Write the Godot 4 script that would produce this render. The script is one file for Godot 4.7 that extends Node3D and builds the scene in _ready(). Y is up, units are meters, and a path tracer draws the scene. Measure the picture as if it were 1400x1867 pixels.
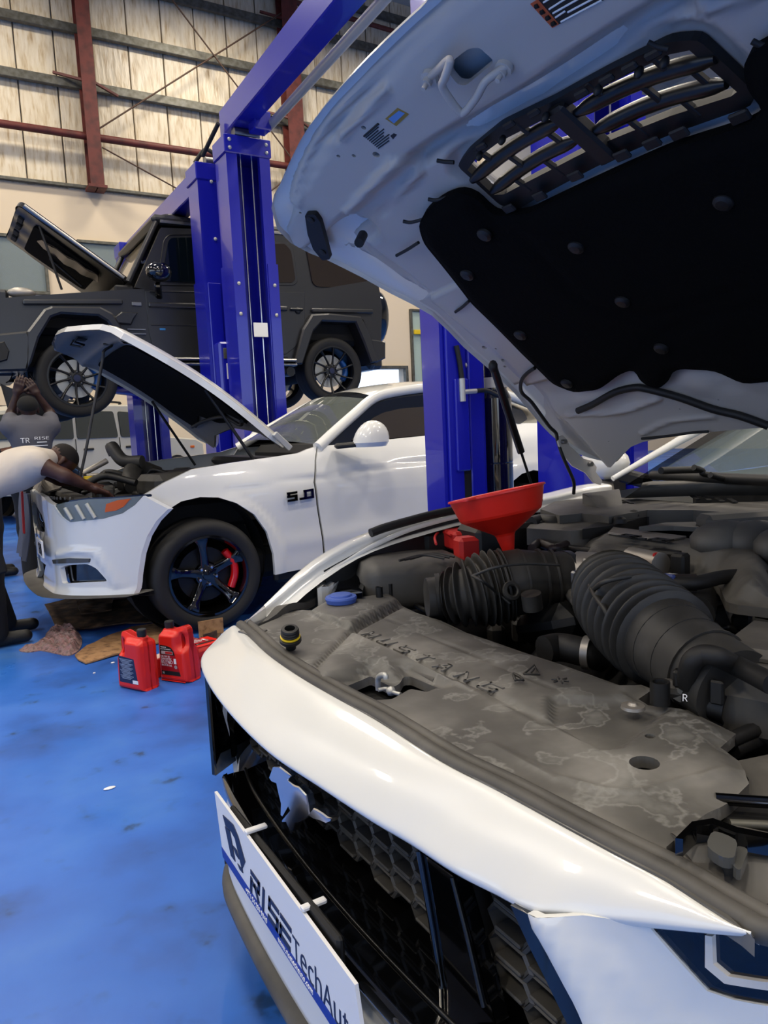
extends Node3D
# A workshop bay: white car in front with its hood up, a second white car and a lifted off-roader behind.
# World: x runs from the noses of the cars to their tails, y is up, z runs towards the near side of the hall. Metres.

var M := {}
const CZ := -1.10        # centre line of the front car

func _ready():
	# camera, sky, exposure, lights
	var cam := Camera3D.new()
	cam.name = "camera"
	cam.fov = 69.32
	cam.near = 0.02
	cam.far = 120.0
	cam.position = Vector3(0, 1.25, 0)
	cam.rotation_degrees = Vector3(-6.6, -30.71, -2.743)
	add_child(cam)
	var we := WorldEnvironment.new()
	we.name = "environment"
	var env := Environment.new()
	env.background_mode = Environment.BG_SKY
	var sky := Sky.new()
	var sm := ProceduralSkyMaterial.new()
	sm.sky_top_color = Color(0.45, 0.6, 0.85)
	sm.sky_horizon_color = Color(0.85, 0.9, 0.95)
	sm.ground_bottom_color = Color(0.5, 0.47, 0.42)
	sm.ground_horizon_color = Color(0.75, 0.73, 0.7)
	sky.sky_material = sm
	env.sky = sky
	env.background_energy_multiplier = 2.2
	env.tonemap_mode = Environment.TONE_MAPPER_LINEAR
	env.tonemap_exposure = 1.22
	env.sdfgi_enabled = true
	env.ssao_enabled = true
	env.ssil_enabled = true
	we.environment = env
	add_child(we)
	ceiling_lights()
	materials()
	hall()
	lifts()
	front_car()
	front_car_hood()
	front_car_bay()
	second_car()
	offroader()
	silver_car()
	people()
	small_things()

# ---------------------------------------------------------------- mesh tools
func pv(a: Array) -> PackedVector2Array:
	var o := PackedVector2Array()
	for i in range(0, a.size(), 2): o.append(Vector2(a[i], a[i + 1]))
	return o

func p3(a: Array) -> PackedVector3Array:
	var o := PackedVector3Array()
	for i in range(0, a.size(), 3): o.append(Vector3(a[i], a[i + 1], a[i + 2]))
	return o

func V(x, y, z) -> Vector3: return Vector3(x, y, z)

# a smooth curve through the points, k steps per span
func cr(p, k := 6) -> PackedVector3Array:
	var o := PackedVector3Array()
	var n = p.size()
	for i in n - 1:
		var a: Vector3 = p[i]
		var b: Vector3 = p[i + 1]
		var pre: Vector3 = p[i - 1] if i > 0 else a * 2.0 - b
		var post: Vector3 = p[i + 2] if i + 2 < n else b * 2.0 - a
		for j in k: o.append(a.cubic_interpolate(b, pre, post, float(j) / k))
	o.append(p[n - 1])
	return o

func cr2(p: PackedVector2Array, k := 5, closed := false) -> PackedVector2Array:
	var o := PackedVector2Array()
	var n := p.size()
	for i in (n if closed else n - 1):
		var a := p[i]
		var b := p[(i + 1) % n]
		var pre := p[(i - 1 + n) % n] if (closed or i > 0) else a * 2.0 - b
		var post := p[(i + 2) % n] if (closed or i + 2 < n) else b * 2.0 - a
		for j in k: o.append(a.cubic_interpolate(b, pre, post, float(j) / k))
	if not closed: o.append(p[n - 1])
	return o

# piecewise linear lookup in a list of (x, y)
func lut(t: PackedVector2Array, x: float) -> float:
	if x <= t[0].x: return t[0].y
	for i in t.size() - 1:
		if x <= t[i + 1].x: return lerpf(t[i].y, t[i + 1].y, (x - t[i].x) / maxf(t[i + 1].x - t[i].x, 1e-6))
	return t[t.size() - 1].y

# smooth lookup
func slut(t: PackedVector2Array, x: float) -> float:
	if x <= t[0].x: return t[0].y
	var n := t.size()
	for i in n - 1:
		if x <= t[i + 1].x:
			var w := maxf(t[i + 1].x - t[i].x, 1e-6)
			var s := (t[i + 1].y - t[i].y) / w
			var s0 := (t[i + 1].y - t[i - 1].y) / (t[i + 1].x - t[i - 1].x) if i > 0 else s
			var s1 := (t[i + 2].y - t[i].y) / (t[i + 2].x - t[i].x) if i + 2 < n else s
			var k := (x - t[i].x) / w
			var k2 := k * k
			var k3 := k2 * k
			return (2 * k3 - 3 * k2 + 1) * t[i].y + (k3 - 2 * k2 + k) * w * s0 + (3 * k2 - 2 * k3) * t[i + 1].y + (k3 - k2) * w * s1
	return t[n - 1].y

func sst(a: float, b: float, x: float) -> float: return smoothstep(a, b, x)

# distance from a point to a polyline
func pdist(p: Vector2, line: PackedVector2Array, closed := false) -> float:
	var d := 1e9
	var n := line.size()
	for i in (n if closed else n - 1):
		d = minf(d, p.distance_squared_to(Geometry2D.get_closest_point_to_segment(p, line[i], line[(i + 1) % n])))
	return sqrt(d)

# signed distance to a polygon, negative inside
func sdf(p: Vector2, poly: PackedVector2Array) -> float:
	var d := pdist(p, poly, true)
	return -d if Geometry2D.is_point_in_polygon(p, poly) else d

# a polygon with rounded corners
func rounded(poly: PackedVector2Array, r: float, k := 4) -> PackedVector2Array:
	var o := PackedVector2Array()
	var n := poly.size()
	for i in n:
		var c := poly[i]
		var a := (poly[(i - 1 + n) % n] - c)
		var b := (poly[(i + 1) % n] - c)
		var rr := minf(r, minf(a.length(), b.length()) * 0.49)
		var p0 := c + a.normalized() * rr
		var p1 := c + b.normalized() * rr
		for j in k + 1:
			var t := float(j) / k
			o.append(p0 * (1 - t) * (1 - t) + c * 2 * t * (1 - t) + p1 * t * t)
	return o

func rect(x0: float, y0: float, x1: float, y1: float) -> PackedVector2Array:
	return PackedVector2Array([Vector2(x0, y0), Vector2(x1, y0), Vector2(x1, y1), Vector2(x0, y1)])

func disc(c: Vector2, rx: float, ry := -1.0, k := 20) -> PackedVector2Array:
	var o := PackedVector2Array()
	for i in k: o.append(c + Vector2(cos(TAU * i / k) * rx, sin(TAU * i / k) * (rx if ry < 0 else ry)))
	return o

class B:
	var v := PackedVector3Array()
	var n := PackedVector3Array()
	var uv := PackedVector2Array()
	var flat_uv := false

	func tri(a: Vector3, b: Vector3, c: Vector3) -> B:   # counter-clockwise seen from outside
		var k := (b - a).cross(c - a).normalized()
		v.append(a); v.append(c); v.append(b)
		n.append(k); n.append(k); n.append(k)
		return self

	func trin(a: Vector3, b: Vector3, c: Vector3, na: Vector3, nb: Vector3, nc: Vector3):
		v.append(a); v.append(c); v.append(b)
		n.append(na); n.append(nc); n.append(nb)

	func quad(a: Vector3, b: Vector3, c: Vector3, d: Vector3) -> B:
		tri(a, b, c)
		return tri(a, c, d)

	func quadn(a, b, c, d, na, nb, nc, nd):
		trin(a, b, c, na, nb, nc)
		trin(a, c, d, na, nc, nd)

	# a smooth surface through rows of points (equal lengths)
	func grid(rows: Array, loop_rows := false, loop_cols := false, flip := false) -> B:
		var h := rows.size()
		var w: int = rows[0].size()
		var nn := []
		for i in h:
			var line := PackedVector3Array()
			for j in w:
				var iu := (i + 1) % h if loop_rows else mini(i + 1, h - 1)
				var id := (i - 1 + h) % h if loop_rows else maxi(i - 1, 0)
				var ju := (j + 1) % w if loop_cols else mini(j + 1, w - 1)
				var jd := (j - 1 + w) % w if loop_cols else maxi(j - 1, 0)
				var k: Vector3 = (rows[i][ju] - rows[i][jd]).cross(rows[iu][j] - rows[id][j])
				if k.length_squared() < 1e-18:
					k = (rows[i][(j + 1) % w] - rows[i][j]).cross(rows[(i + 2) % h if i + 2 < h or loop_rows else maxi(i - 2, 0)][j] - rows[i][j])
					if i == 0:
						k = (rows[1][ju] - rows[1][jd]).cross(rows[1][j] - rows[0][j])
					elif i == h - 1:
						k = (rows[h - 2][ju] - rows[h - 2][jd]).cross(rows[h - 1][j] - rows[h - 2][j])
				line.append(k.normalized() * (-1.0 if flip else 1.0))
			nn.append(line)
		for i in (h if loop_rows else h - 1):
			var i2 := (i + 1) % h
			for j in (w if loop_cols else w - 1):
				var j2 := (j + 1) % w
				if flip:
					quadn(rows[i][j], rows[i2][j], rows[i2][j2], rows[i][j2], nn[i][j], nn[i2][j], nn[i2][j2], nn[i][j2])
				else:
					quadn(rows[i][j], rows[i][j2], rows[i2][j2], rows[i2][j], nn[i][j], nn[i][j2], nn[i2][j2], nn[i2][j])
		return self

	func box(c: Vector3, s: Vector3, bas := Basis(), bev := 0.004) -> B:
		var hs := s * 0.5
		bev = minf(bev, minf(hs.x, minf(hs.y, hs.z)) * 0.8)
		for ax in 3:
			var a1 := (ax + 1) % 3
			var a2 := (ax + 2) % 3
			for sg in [-1.0, 1.0]:
				var q := []
				for t in [[-1, -1], [1, -1], [1, 1], [-1, 1]]:
					var p := Vector3()
					p[ax] = sg * hs[ax]
					p[a1] = t[0] * (hs[a1] - bev)
					p[a2] = t[1] * (hs[a2] - bev)
					q.append(c + bas * p)
				if sg > 0: quad(q[0], q[1], q[2], q[3])
				else: quad(q[3], q[2], q[1], q[0])
			if bev > 0:
				for s1 in [-1.0, 1.0]:
					for s2 in [-1.0, 1.0]:
						var q := []
						for t in [[0, -1], [0, 1], [1, 1], [1, -1]]:
							var p := Vector3()
							p[ax] = t[1] * (hs[ax] - bev)
							p[a1] = s1 * (hs[a1] - (bev if t[0] else 0.0))
							p[a2] = s2 * (hs[a2] - (0.0 if t[0] else bev))
							q.append(c + bas * p)
						if s1 * s2 < 0: quad(q[0], q[1], q[2], q[3])
						else: quad(q[3], q[2], q[1], q[0])
		if bev > 0:
			for sx in [-1.0, 1.0]:
				for sy in [-1.0, 1.0]:
					for sz in [-1.0, 1.0]:
						var a := c + bas * Vector3(sx * hs.x, sy * (hs.y - bev), sz * (hs.z - bev))
						var b := c + bas * Vector3(sx * (hs.x - bev), sy * hs.y, sz * (hs.z - bev))
						var d := c + bas * Vector3(sx * (hs.x - bev), sy * (hs.y - bev), sz * hs.z)
						if sx * sy * sz > 0: tri(a, b, d)
						else: tri(a, d, b)
		return self

	# a bar with rectangular section between two points
	func bar(a: Vector3, b: Vector3, w: float, h: float, up := Vector3.UP, bev := 0.003) -> B:
		var d := (b - a).normalized()
		var s := up.cross(d).normalized()
		if s.length() < 0.5: s = Vector3.RIGHT
		var u := d.cross(s)
		return box((a + b) * 0.5, Vector3(w, h, (b - a).length()), Basis(s, u, d), bev)

	# an outline pulled from h0 to h1 along the transform's y axis; the outline lies in x, z
	func prism(poly: PackedVector2Array, h0: float, h1: float, xf := Transform3D(), bev := 0.0) -> B:
		if Geometry2D.is_polygon_clockwise(poly):
			poly = poly.duplicate()
			poly.reverse()
		var m := poly.size()
		var top := poly
		if bev > 0.0:
			top = PackedVector2Array()
			for i in m:
				var e0 := (poly[i] - poly[(i - 1 + m) % m]).normalized()
				var e1 := (poly[(i + 1) % m] - poly[i]).normalized()
				var nn := (e0.orthogonal() + e1.orthogonal()).normalized()
				top.append(poly[i] - nn * bev * -1.0 if Geometry2D.is_point_in_polygon(poly[i] + nn * bev * 0.5, poly) else poly[i] - nn * bev)
		var idx := Geometry2D.triangulate_polygon(top)
		var sgn := 1.0 if h1 > h0 else -1.0
		var ht := h1 - sgn * bev
		for i in range(0, idx.size(), 3):
			var a := top[idx[i]]
			var b := top[idx[i + 1]]
			var c := top[idx[i + 2]]
			if (b - a).cross(c - a) < 0.0:
				var t := b
				b = c
				c = t
			tri(xf * Vector3(a.x, h1, a.y), xf * Vector3(c.x, h1, c.y), xf * Vector3(b.x, h1, b.y))
			tri(xf * Vector3(a.x, h0, a.y), xf * Vector3(b.x, h0, b.y), xf * Vector3(c.x, h0, c.y))
		for i in m:
			var p := poly[i]
			var q := poly[(i + 1) % m]
			quad(xf * Vector3(p.x, h0, p.y), xf * Vector3(p.x, ht, p.y), xf * Vector3(q.x, ht, q.y), xf * Vector3(q.x, h0, q.y))
			if bev > 0.0:
				var pt := top[i]
				var qt := top[(i + 1) % m]
				quad(xf * Vector3(p.x, ht, p.y), xf * Vector3(pt.x, h1, pt.y), xf * Vector3(qt.x, h1, qt.y), xf * Vector3(q.x, ht, q.y))
		return self

	# a tube along points; r is a number or one number per point
	func tube(p, r, k := 10, caps := true, flat := 1.0) -> B:
		var m: int = p.size()
		var rows := []
		var d: Vector3 = (p[1] - p[0]).normalized()
		var s := Vector3.UP.cross(d)
		if s.length() < 0.1: s = Vector3.RIGHT.cross(d)
		s = s.normalized()
		for i in m:
			d = (p[mini(i + 1, m - 1)] - p[maxi(i - 1, 0)]).normalized()
			s = (s - d * s.dot(d)).normalized()
			var u := d.cross(s)
			var rr: float = r if r is float else float(r[i])
			var line := PackedVector3Array()
			for j in k:
				var t := TAU * j / k
				line.append(p[i] + (s * cos(t) + u * sin(t) * flat) * rr)
			rows.append(line)
		grid(rows, false, true)
		if caps:
			for e in [0, m - 1]:
				for j in k:
					if e == 0: tri(p[e], rows[e][(j + 1) % k], rows[e][j])
					else: tri(p[e], rows[e][j], rows[e][(j + 1) % k])
		return self

	# a profile of (radius, height) turned round the transform's y axis; soft joins rows smoothly, else each band is flat
	func lathe(prof: PackedVector2Array, xf := Transform3D(), k := 24, soft := false) -> B:
		var rows := []
		for q in prof:
			var line := PackedVector3Array()
			for j in k:
				var t := TAU * j / k
				line.append(xf * Vector3(cos(t) * q.x, q.y, sin(t) * q.x))
			rows.append(line)
		if soft: return grid(rows, false, true)
		for i in rows.size() - 1: grid([rows[i], rows[i + 1]], false, true)
		return self

	func ball(c: Vector3, r: Vector3, bas := Basis(), k := 14) -> B:
		var prof := PackedVector2Array()
		for i in k / 2 + 1: prof.append(Vector2(maxf(sin(PI * i / (k / 2)), 0.0005), -cos(PI * i / (k / 2))))
		return lathe(prof, Transform3D(bas * Basis.from_scale(r), c), k, true)

	func mesh() -> ArrayMesh:
		var a := []
		a.resize(Mesh.ARRAY_MAX)
		a[Mesh.ARRAY_VERTEX] = v
		a[Mesh.ARRAY_NORMAL] = n
		if flat_uv: a[Mesh.ARRAY_TEX_UV] = uv
		var m := ArrayMesh.new()
		m.add_surface_from_arrays(Mesh.PRIMITIVE_TRIANGLES, a)
		return m

# a smooth surface through a coarse net of points, refined su by sv
func patch(b: B, rows: Array, su := 4, sv := 4, flip := false) -> B:
	return b.grid(fine(rows, su, sv), false, false, flip)

func fine(rows: Array, su := 4, sv := 4) -> Array:
	var wide := []
	for r in rows: wide.append(cr(r, sv))
	var out := []
	var cols := []
	for j in wide[0].size():
		var c := PackedVector3Array()
		for r in wide: c.append(r[j])
		cols.append(cr(c, su))
	for i in cols[0].size():
		var line := PackedVector3Array()
		for c in cols: line.append(c[i])
		out.append(line)
	return out

# the same with thickness t away from its face, and closed edges
func shell(b: B, g: Array, t: float, flip := false) -> B:
	b.grid(g, false, false, flip)
	var back := []
	var h := g.size()
	var w: int = g[0].size()
	for i in h:
		var line := PackedVector3Array()
		for j in w:
			var k: Vector3 = (g[i][mini(j + 1, w - 1)] - g[i][maxi(j - 1, 0)]).cross(g[mini(i + 1, h - 1)][j] - g[maxi(i - 1, 0)][j]).normalized()
			line.append(g[i][j] - k * t * (-1.0 if flip else 1.0))
		back.append(line)
	b.grid(back, false, false, not flip)
	b.grid([g[0], back[0]])
	b.grid([back[h - 1], g[h - 1]])
	for e in [0, w - 1]:
		var a := PackedVector3Array()
		var c := PackedVector3Array()
		for i in h:
			a.append(g[i][e])
			c.append(back[i][e])
		b.grid([a, c] if e else [c, a])
	return b

# a sheet cut to an outline with holes, laid on a surface f(x, y) -> point; skirt: edge turned back by that depth along dir
func sheet(b: B, outline: PackedVector2Array, holes: Array, step: float, f: Callable, skirt := 0.0, dir := Vector3.DOWN, back := false) -> B:
	var lo := outline[0]
	var hi := outline[0]
	for p in outline:
		lo = lo.min(p)
		hi = hi.max(p)
	if Geometry2D.is_polygon_clockwise(outline): outline.reverse()
	var rims := [outline] + holes
	var nx := int(ceil((hi.x - lo.x) / step))
	var ny := int(ceil((hi.y - lo.y) / step))
	var cut := {}
	for rim in rims:
		for i in rim.size():
			var p: Vector2 = rim[i]
			var q: Vector2 = rim[(i + 1) % rim.size()]
			var k := int(p.distance_to(q) / (step * 0.2)) + 2
			for s in k + 1:
				var c: Vector2 = (p.lerp(q, float(s) / k) - lo) / step
				for e in [Vector2(0, 0), Vector2(0.02, 0.02), Vector2(-0.02, -0.02)]: cut[Vector2i((c + e).floor())] = true
	var memo := {}
	for i in nx:
		for j in ny:
			var a := lo + Vector2(i, j) * step
			var sq := PackedVector2Array([a, a + Vector2(step, 0), a + Vector2(step, step), a + Vector2(0, step)])
			var list := []
			if cut.has(Vector2i(i, j)):
				list = Geometry2D.intersect_polygons(sq, outline)
				for hole in holes:
					var nxt := []
					for l in list: nxt.append_array(Geometry2D.clip_polygons(l, hole).filter(func(z): return not Geometry2D.is_polygon_clockwise(z)))
					list = nxt
			else:
				var c := a + Vector2(step, step) * 0.5
				if not Geometry2D.is_point_in_polygon(c, outline): continue
				var inhole := false
				for hole in holes:
					if Geometry2D.is_point_in_polygon(c, hole): inhole = true
				if inhole: continue
				list = [sq]
			for l in list:
				var pp := []
				var pn := []
				for q in l:
					var key := Vector2i((q * 20000.0).round())
					if not memo.has(key):
						var e := step * 0.35
						var dx: Vector3 = f.call(q.x + e, q.y) - f.call(q.x - e, q.y)
						var dy: Vector3 = f.call(q.x, q.y + e) - f.call(q.x, q.y - e)
						memo[key] = [f.call(q.x, q.y), dy.cross(dx).normalized()]
					pp.append(memo[key][0])
					pn.append(memo[key][1])
				var idx := PackedInt32Array([0, 1, 2, 0, 2, 3]) if l.size() == 4 and l == sq else Geometry2D.triangulate_polygon(l)
				for t in range(0, idx.size(), 3):
					var x := idx[t]
					var y := idx[t + 1]
					var z := idx[t + 2]
					if (l[y] - l[x]).cross(l[z] - l[x]) < 0.0:
						var w := y
						y = z
						z = w
					b.trin(pp[x], pp[z], pp[y], pn[x], pn[z], pn[y])
					if back: b.trin(pp[x] + dir * skirt, pp[y] + dir * skirt, pp[z] + dir * skirt, -pn[x], -pn[y], -pn[z])
	if skirt > 0.0:
		for rim in rims:
			var m: int = rim.size()
			for i in m:
				var p: Vector2 = rim[i]
				var q: Vector2 = rim[(i + 1) % m]
				var k := int(p.distance_to(q) / (step * 2.0)) + 1
				for s in k:
					var u := p.lerp(q, float(s) / k)
					var w := p.lerp(q, float(s + 1) / k)
					var pu: Vector3 = f.call(u.x, u.y)
					var pw: Vector3 = f.call(w.x, w.y)
					b.quad(pu, pw, pw + dir * skirt, pu + dir * skirt)
	return b

# ---------------------------------------------------------------- nodes
func tag(o: Node3D, label: String, category := "", group := "", kind := ""):
	if label: o.set_meta("label", label)
	if category: o.set_meta("category", category)
	if group: o.set_meta("group", group)
	if kind: o.set_meta("kind", kind)
	return o

func thing(called: String, label: String, category: String, group := "", kind := "", at := Vector3.ZERO) -> Node3D:
	var o := Node3D.new()
	o.name = called
	o.position = at
	tag(o, label, category, group, kind)
	add_child(o, true)
	return o

func part(parent: Node3D, called: String, b, m: Material, label := "") -> MeshInstance3D:
	var o := MeshInstance3D.new()
	o.name = called
	o.mesh = b.mesh() if b is B else b
	o.material_override = m
	if label: o.set_meta("label", label)
	parent.add_child(o, true)
	return o

# thin raised lettering as geometry
func lettering(txt: String, size: float, depth := 0.001, bold := false, font := "Droid Sans") -> TextMesh:
	var t := TextMesh.new()
	var f := SystemFont.new()
	f.font_names = PackedStringArray([font])
	t.font = f
	t.text = txt
	t.font_size = 48
	t.pixel_size = size / 48.0
	t.depth = depth
	t.curve_step = 4.0
	return t

# square technical letters drawn with straight strokes in a unit cell (x right, y up); slant leans them
const GLYPH := {
	"R": [[0, 0, 0, 0.62], [0, 1, 1, 1], [1, 1, 1, 0.5], [1, 0.5, 0.15, 0.5], [0.5, 0.5, 1, 0]], "I": [[0.2, 0, 0.2, 1]], "S": [[1, 1, 0, 1], [0, 1, 0, 0.5], [0, 0.5, 1, 0.5], [1, 0.5, 1, 0], [1, 0, 0, 0]],
	"E": [[0, 1, 1, 1], [0, 0.5, 1, 0.5], [0, 0, 1, 0], [0, 0, 0, 0.5]], "M": [[0, 0, 0, 1], [0, 1, 0.5, 0.35], [0.5, 0.35, 1, 1], [1, 1, 1, 0]], "U": [[0, 1, 0, 0], [0, 0, 1, 0], [1, 0, 1, 1]],
	"T": [[0, 1, 1, 1], [0.5, 1, 0.5, 0]], "A": [[0, 0, 0.4, 1], [0.4, 1, 0.6, 1], [0.6, 1, 1, 0], [0.2, 0.4, 0.8, 0.4]], "N": [[0, 0, 0, 1], [0, 1, 1, 0], [1, 0, 1, 1]],
	"G": [[1, 1, 0, 1], [0, 1, 0, 0], [0, 0, 1, 0], [1, 0, 1, 0.5], [1, 0.5, 0.5, 0.5]], "5": [[1, 1, 0, 1], [0, 1, 0, 0.55], [0, 0.55, 1, 0.55], [1, 0.55, 1, 0], [1, 0, 0, 0]], ".": [[0.3, 0, 0.5, 0]], "0": [[0, 0, 0, 1], [0, 1, 1, 1], [1, 1, 1, 0], [1, 0, 0, 0]]}

func strokes(txt: String, w: float, h: float, gap: float, t: float, depth: float, slant := 0.0) -> B:
	var b := B.new()
	var x := 0.0
	for ch in txt:
		for s in GLYPH[ch]:
			var p := Vector2(x + s[0] * w + s[1] * h * slant, s[1] * h)
			var q := Vector2(x + s[2] * w + s[3] * h * slant, s[3] * h)
			var d := (q - p).normalized() * t * 0.5
			var n := d.orthogonal()
			b.prism(PackedVector2Array([p - d - n, q + d - n, q + d + n, p - d + n]), 0.0, depth, Transform3D(Basis(Vector3.RIGHT, Vector3.BACK, Vector3.UP), Vector3.ZERO))
		x += (w * (0.55 if ch == "." or ch == "I" else 1.0)) + gap
	return b

# ---------------------------------------------------------------- materials
func mat(key: String, c: Color, rough := 0.5, metal := 0.0, coat := 0.0) -> StandardMaterial3D:
	var m := StandardMaterial3D.new()
	m.resource_name = key
	m.albedo_color = c
	m.roughness = rough
	m.metallic = metal
	m.cull_mode = BaseMaterial3D.CULL_DISABLED
	if coat > 0.0:
		m.clearcoat_enabled = true
		m.clearcoat = coat
		m.clearcoat_roughness = 0.04
	M[key] = m
	return m

func noise(freq: float, sd: int, stops: Array, size := 512, octaves := 5, typ := FastNoiseLite.TYPE_SIMPLEX_SMOOTH) -> NoiseTexture2D:
	var n := FastNoiseLite.new()
	n.noise_type = typ
	n.seed = sd
	n.frequency = freq
	n.fractal_octaves = octaves
	var t := NoiseTexture2D.new()
	t.width = size
	t.height = size
	t.seamless = true
	t.noise = n
	if stops:
		var g := Gradient.new()
		var off := PackedFloat32Array()
		var col := PackedColorArray()
		for s in stops:
			off.append(s[0])
			col.append(s[1])
		g.offsets = off
		g.colors = col
		t.color_ramp = g
	return t

func tri_tex(m: StandardMaterial3D, t: Texture2D, scale: float, world := false):
	m.albedo_texture = t
	m.uv1_triplanar = true
	m.uv1_world_triplanar = world
	m.uv1_scale = Vector3.ONE * scale
	return m

func grey(v: float) -> Color: return Color(v, v, v)

func materials():
	# floor: worn blue epoxy
	var m = mat("floor_paint", Color.WHITE, 0.5)
	tri_tex(m, noise(0.005, 3, [[0.0, Color(0.1, 0.24, 0.48)], [0.25, Color(0.13, 0.33, 0.64)], [0.45, Color(0.155, 0.385, 0.735)], [0.6, Color(0.175, 0.41, 0.76)], [0.8, Color(0.23, 0.45, 0.77)], [1.0, Color(0.34, 0.5, 0.7)]], 1024, 7), 0.22, true)
	m.detail_enabled = true
	m.detail_blend_mode = BaseMaterial3D.BLEND_MODE_MUL
	m.detail_albedo = noise(0.02, 9, [[0.0, Color(0.6, 0.56, 0.5)], [0.1, Color(0.72, 0.69, 0.64)], [0.17, Color(0.95, 0.94, 0.92)], [0.3, Color.WHITE], [1.0, Color.WHITE]], 1024, 6)
	m.detail_uv_layer = BaseMaterial3D.DETAIL_UV_1
	m.roughness_texture = noise(0.008, 5, [[0.0, grey(0.5)], [0.4, grey(0.85)], [1.0, grey(1.0)]], 512, 6)
	m.heightmap_enabled = true
	m.heightmap_scale = 0.12
	m.heightmap_texture = noise(0.05, 12, [[0, Color.BLACK], [1, Color.WHITE]], 512, 4)
	m = mat("cladding", Color.WHITE, 0.42)
	tri_tex(m, noise(0.014, 21, [[0.0, Color(0.68, 0.6, 0.48)], [0.25, Color(0.77, 0.71, 0.6)], [0.5, Color(0.82, 0.77, 0.67)], [1.0, Color(0.86, 0.82, 0.74)]], 1024, 6), 0.5, true)
	m.uv1_scale = Vector3(0.55, 0.1, 0.55)
	m.detail_enabled = true
	m.detail_blend_mode = BaseMaterial3D.BLEND_MODE_MUL
	m.detail_albedo = noise(0.035, 29, [[0.0, Color(0.82, 0.76, 0.68)], [0.2, Color(0.93, 0.9, 0.86)], [0.4, Color.WHITE], [1.0, Color.WHITE]], 512, 5)
	m.heightmap_enabled = true
	m.heightmap_scale = 1.0
	m.heightmap_texture = noise(0.03, 22, [[0, Color.BLACK], [1, Color.WHITE]], 512, 4)
	m = mat("beige_wall", Color(0.84, 0.775, 0.67), 0.85)
	mat("far_wall", Color(0.8, 0.78, 0.74), 0.8)
	mat("roof", Color(0.72, 0.71, 0.69), 0.8)
	m = mat("girt", Color(0.42, 0.42, 0.4), 0.5, 0.5)
	tri_tex(m, noise(0.03, 31, [[0, Color(0.7, 0.68, 0.62)], [1, Color.WHITE]], 256, 4), 0.8, true)
	m = mat("red_oxide", Color(0.36, 0.13, 0.1), 0.6)
	tri_tex(m, noise(0.02, 33, [[0, Color(0.7, 0.62, 0.6)], [0.6, Color.WHITE], [1, Color(1, 0.95, 0.92)]], 256, 5), 0.7, true)
	mat("rod", Color(0.3, 0.22, 0.17), 0.6, 0.3)
	m = mat("lift_blue", Color(0.07, 0.09, 0.62), 0.28, 0.0, 0.5)
	mat("lift_blue_dark", Color(0.03, 0.04, 0.38), 0.45)
	mat("galv", Color(0.72, 0.72, 0.7), 0.4, 0.45)
	mat("chrome", Color(0.85, 0.85, 0.86), 0.14, 1.0)
	mat("steel", Color(0.55, 0.55, 0.55), 0.35, 1.0)
	mat("alu", Color(0.62, 0.6, 0.57), 0.45, 0.7)
	mat("black_gloss", Color(0.02, 0.02, 0.022), 0.08, 0.0, 1.0)
	mat("black", Color(0.045, 0.045, 0.045), 0.55)
	mat("black_satin", Color(0.035, 0.036, 0.038), 0.35)
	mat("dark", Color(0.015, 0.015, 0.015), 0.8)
	m = mat("rubber", Color(0.075, 0.073, 0.07), 0.6)
	m = mat("tyre", Color(0.085, 0.083, 0.08), 0.7)
	m = mat("dusty", Color.WHITE, 0.6)   # dusty black plastic
	tri_tex(m, noise(0.006, 41, [[0.0, Color(0.235, 0.228, 0.213)], [0.5, Color(0.31, 0.3, 0.282)], [0.8, Color(0.36, 0.35, 0.328)], [1.0, Color(0.45, 0.44, 0.415)]], 512, 6), 1.5)
	m = mat("dusty_dark", Color.WHITE, 0.55)
	tri_tex(m, noise(0.008, 43, [[0.0, Color(0.12, 0.117, 0.11)], [0.5, Color(0.185, 0.18, 0.17)], [0.8, Color(0.23, 0.224, 0.21)], [1.0, Color(0.31, 0.3, 0.285)]], 512, 6), 2.0)
	m = mat("stained", Color.WHITE, 0.55)  # the same plastic with dried fluid marks
	tri_tex(m, noise(0.005, 47, [[0.0, Color(0.25, 0.245, 0.233)], [0.35, Color(0.3, 0.294, 0.28)], [0.55, Color(0.345, 0.338, 0.322)], [0.72, Color(0.4, 0.393, 0.375)], [1.0, Color(0.5, 0.49, 0.47)]], 512, 6), 1.3)
	m.detail_enabled = true
	m.detail_blend_mode = BaseMaterial3D.BLEND_MODE_MIX
	m.detail_albedo = noise(0.02, 48, [[0.0, Color(0.5, 0.5, 0.48)], [1.0, Color(0.62, 0.62, 0.6)]], 256, 3)
	m.detail_mask = noise(0.012, 49, [[0.0, Color.BLACK], [0.62, Color.BLACK], [0.68, grey(0.55)], [0.73, grey(0.08)], [0.85, grey(0.3)], [1.0, grey(0.5)]], 512, 6)
	mat("white_paint", Color(0.86, 0.86, 0.84), 0.3, 0.0, 1.0)
	mat("white_under", Color(0.73, 0.71, 0.68), 0.38)
	mat("glass", Color(0.75, 0.85, 0.85, 0.12), 0.02).transparency = BaseMaterial3D.TRANSPARENCY_ALPHA
	mat("tint_glass", Color(0.05, 0.05, 0.05, 0.82), 0.02).transparency = BaseMaterial3D.TRANSPARENCY_ALPHA
	m = mat("felt", Color(0.045, 0.045, 0.045), 0.95)
	m.metallic_specular = 0.2
	m.heightmap_enabled = true
	m.heightmap_scale = 0.2
	m.heightmap_texture = noise(0.08, 51, [[0, Color.BLACK], [1, Color.WHITE]], 256, 3)
	m.uv1_triplanar = true
	m.uv1_scale = Vector3.ONE * 4.0
	mat("red_plastic", Color(0.86, 0.13, 0.07), 0.38)
	mat("red_cover", Color(0.72, 0.1, 0.08), 0.6)
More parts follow.
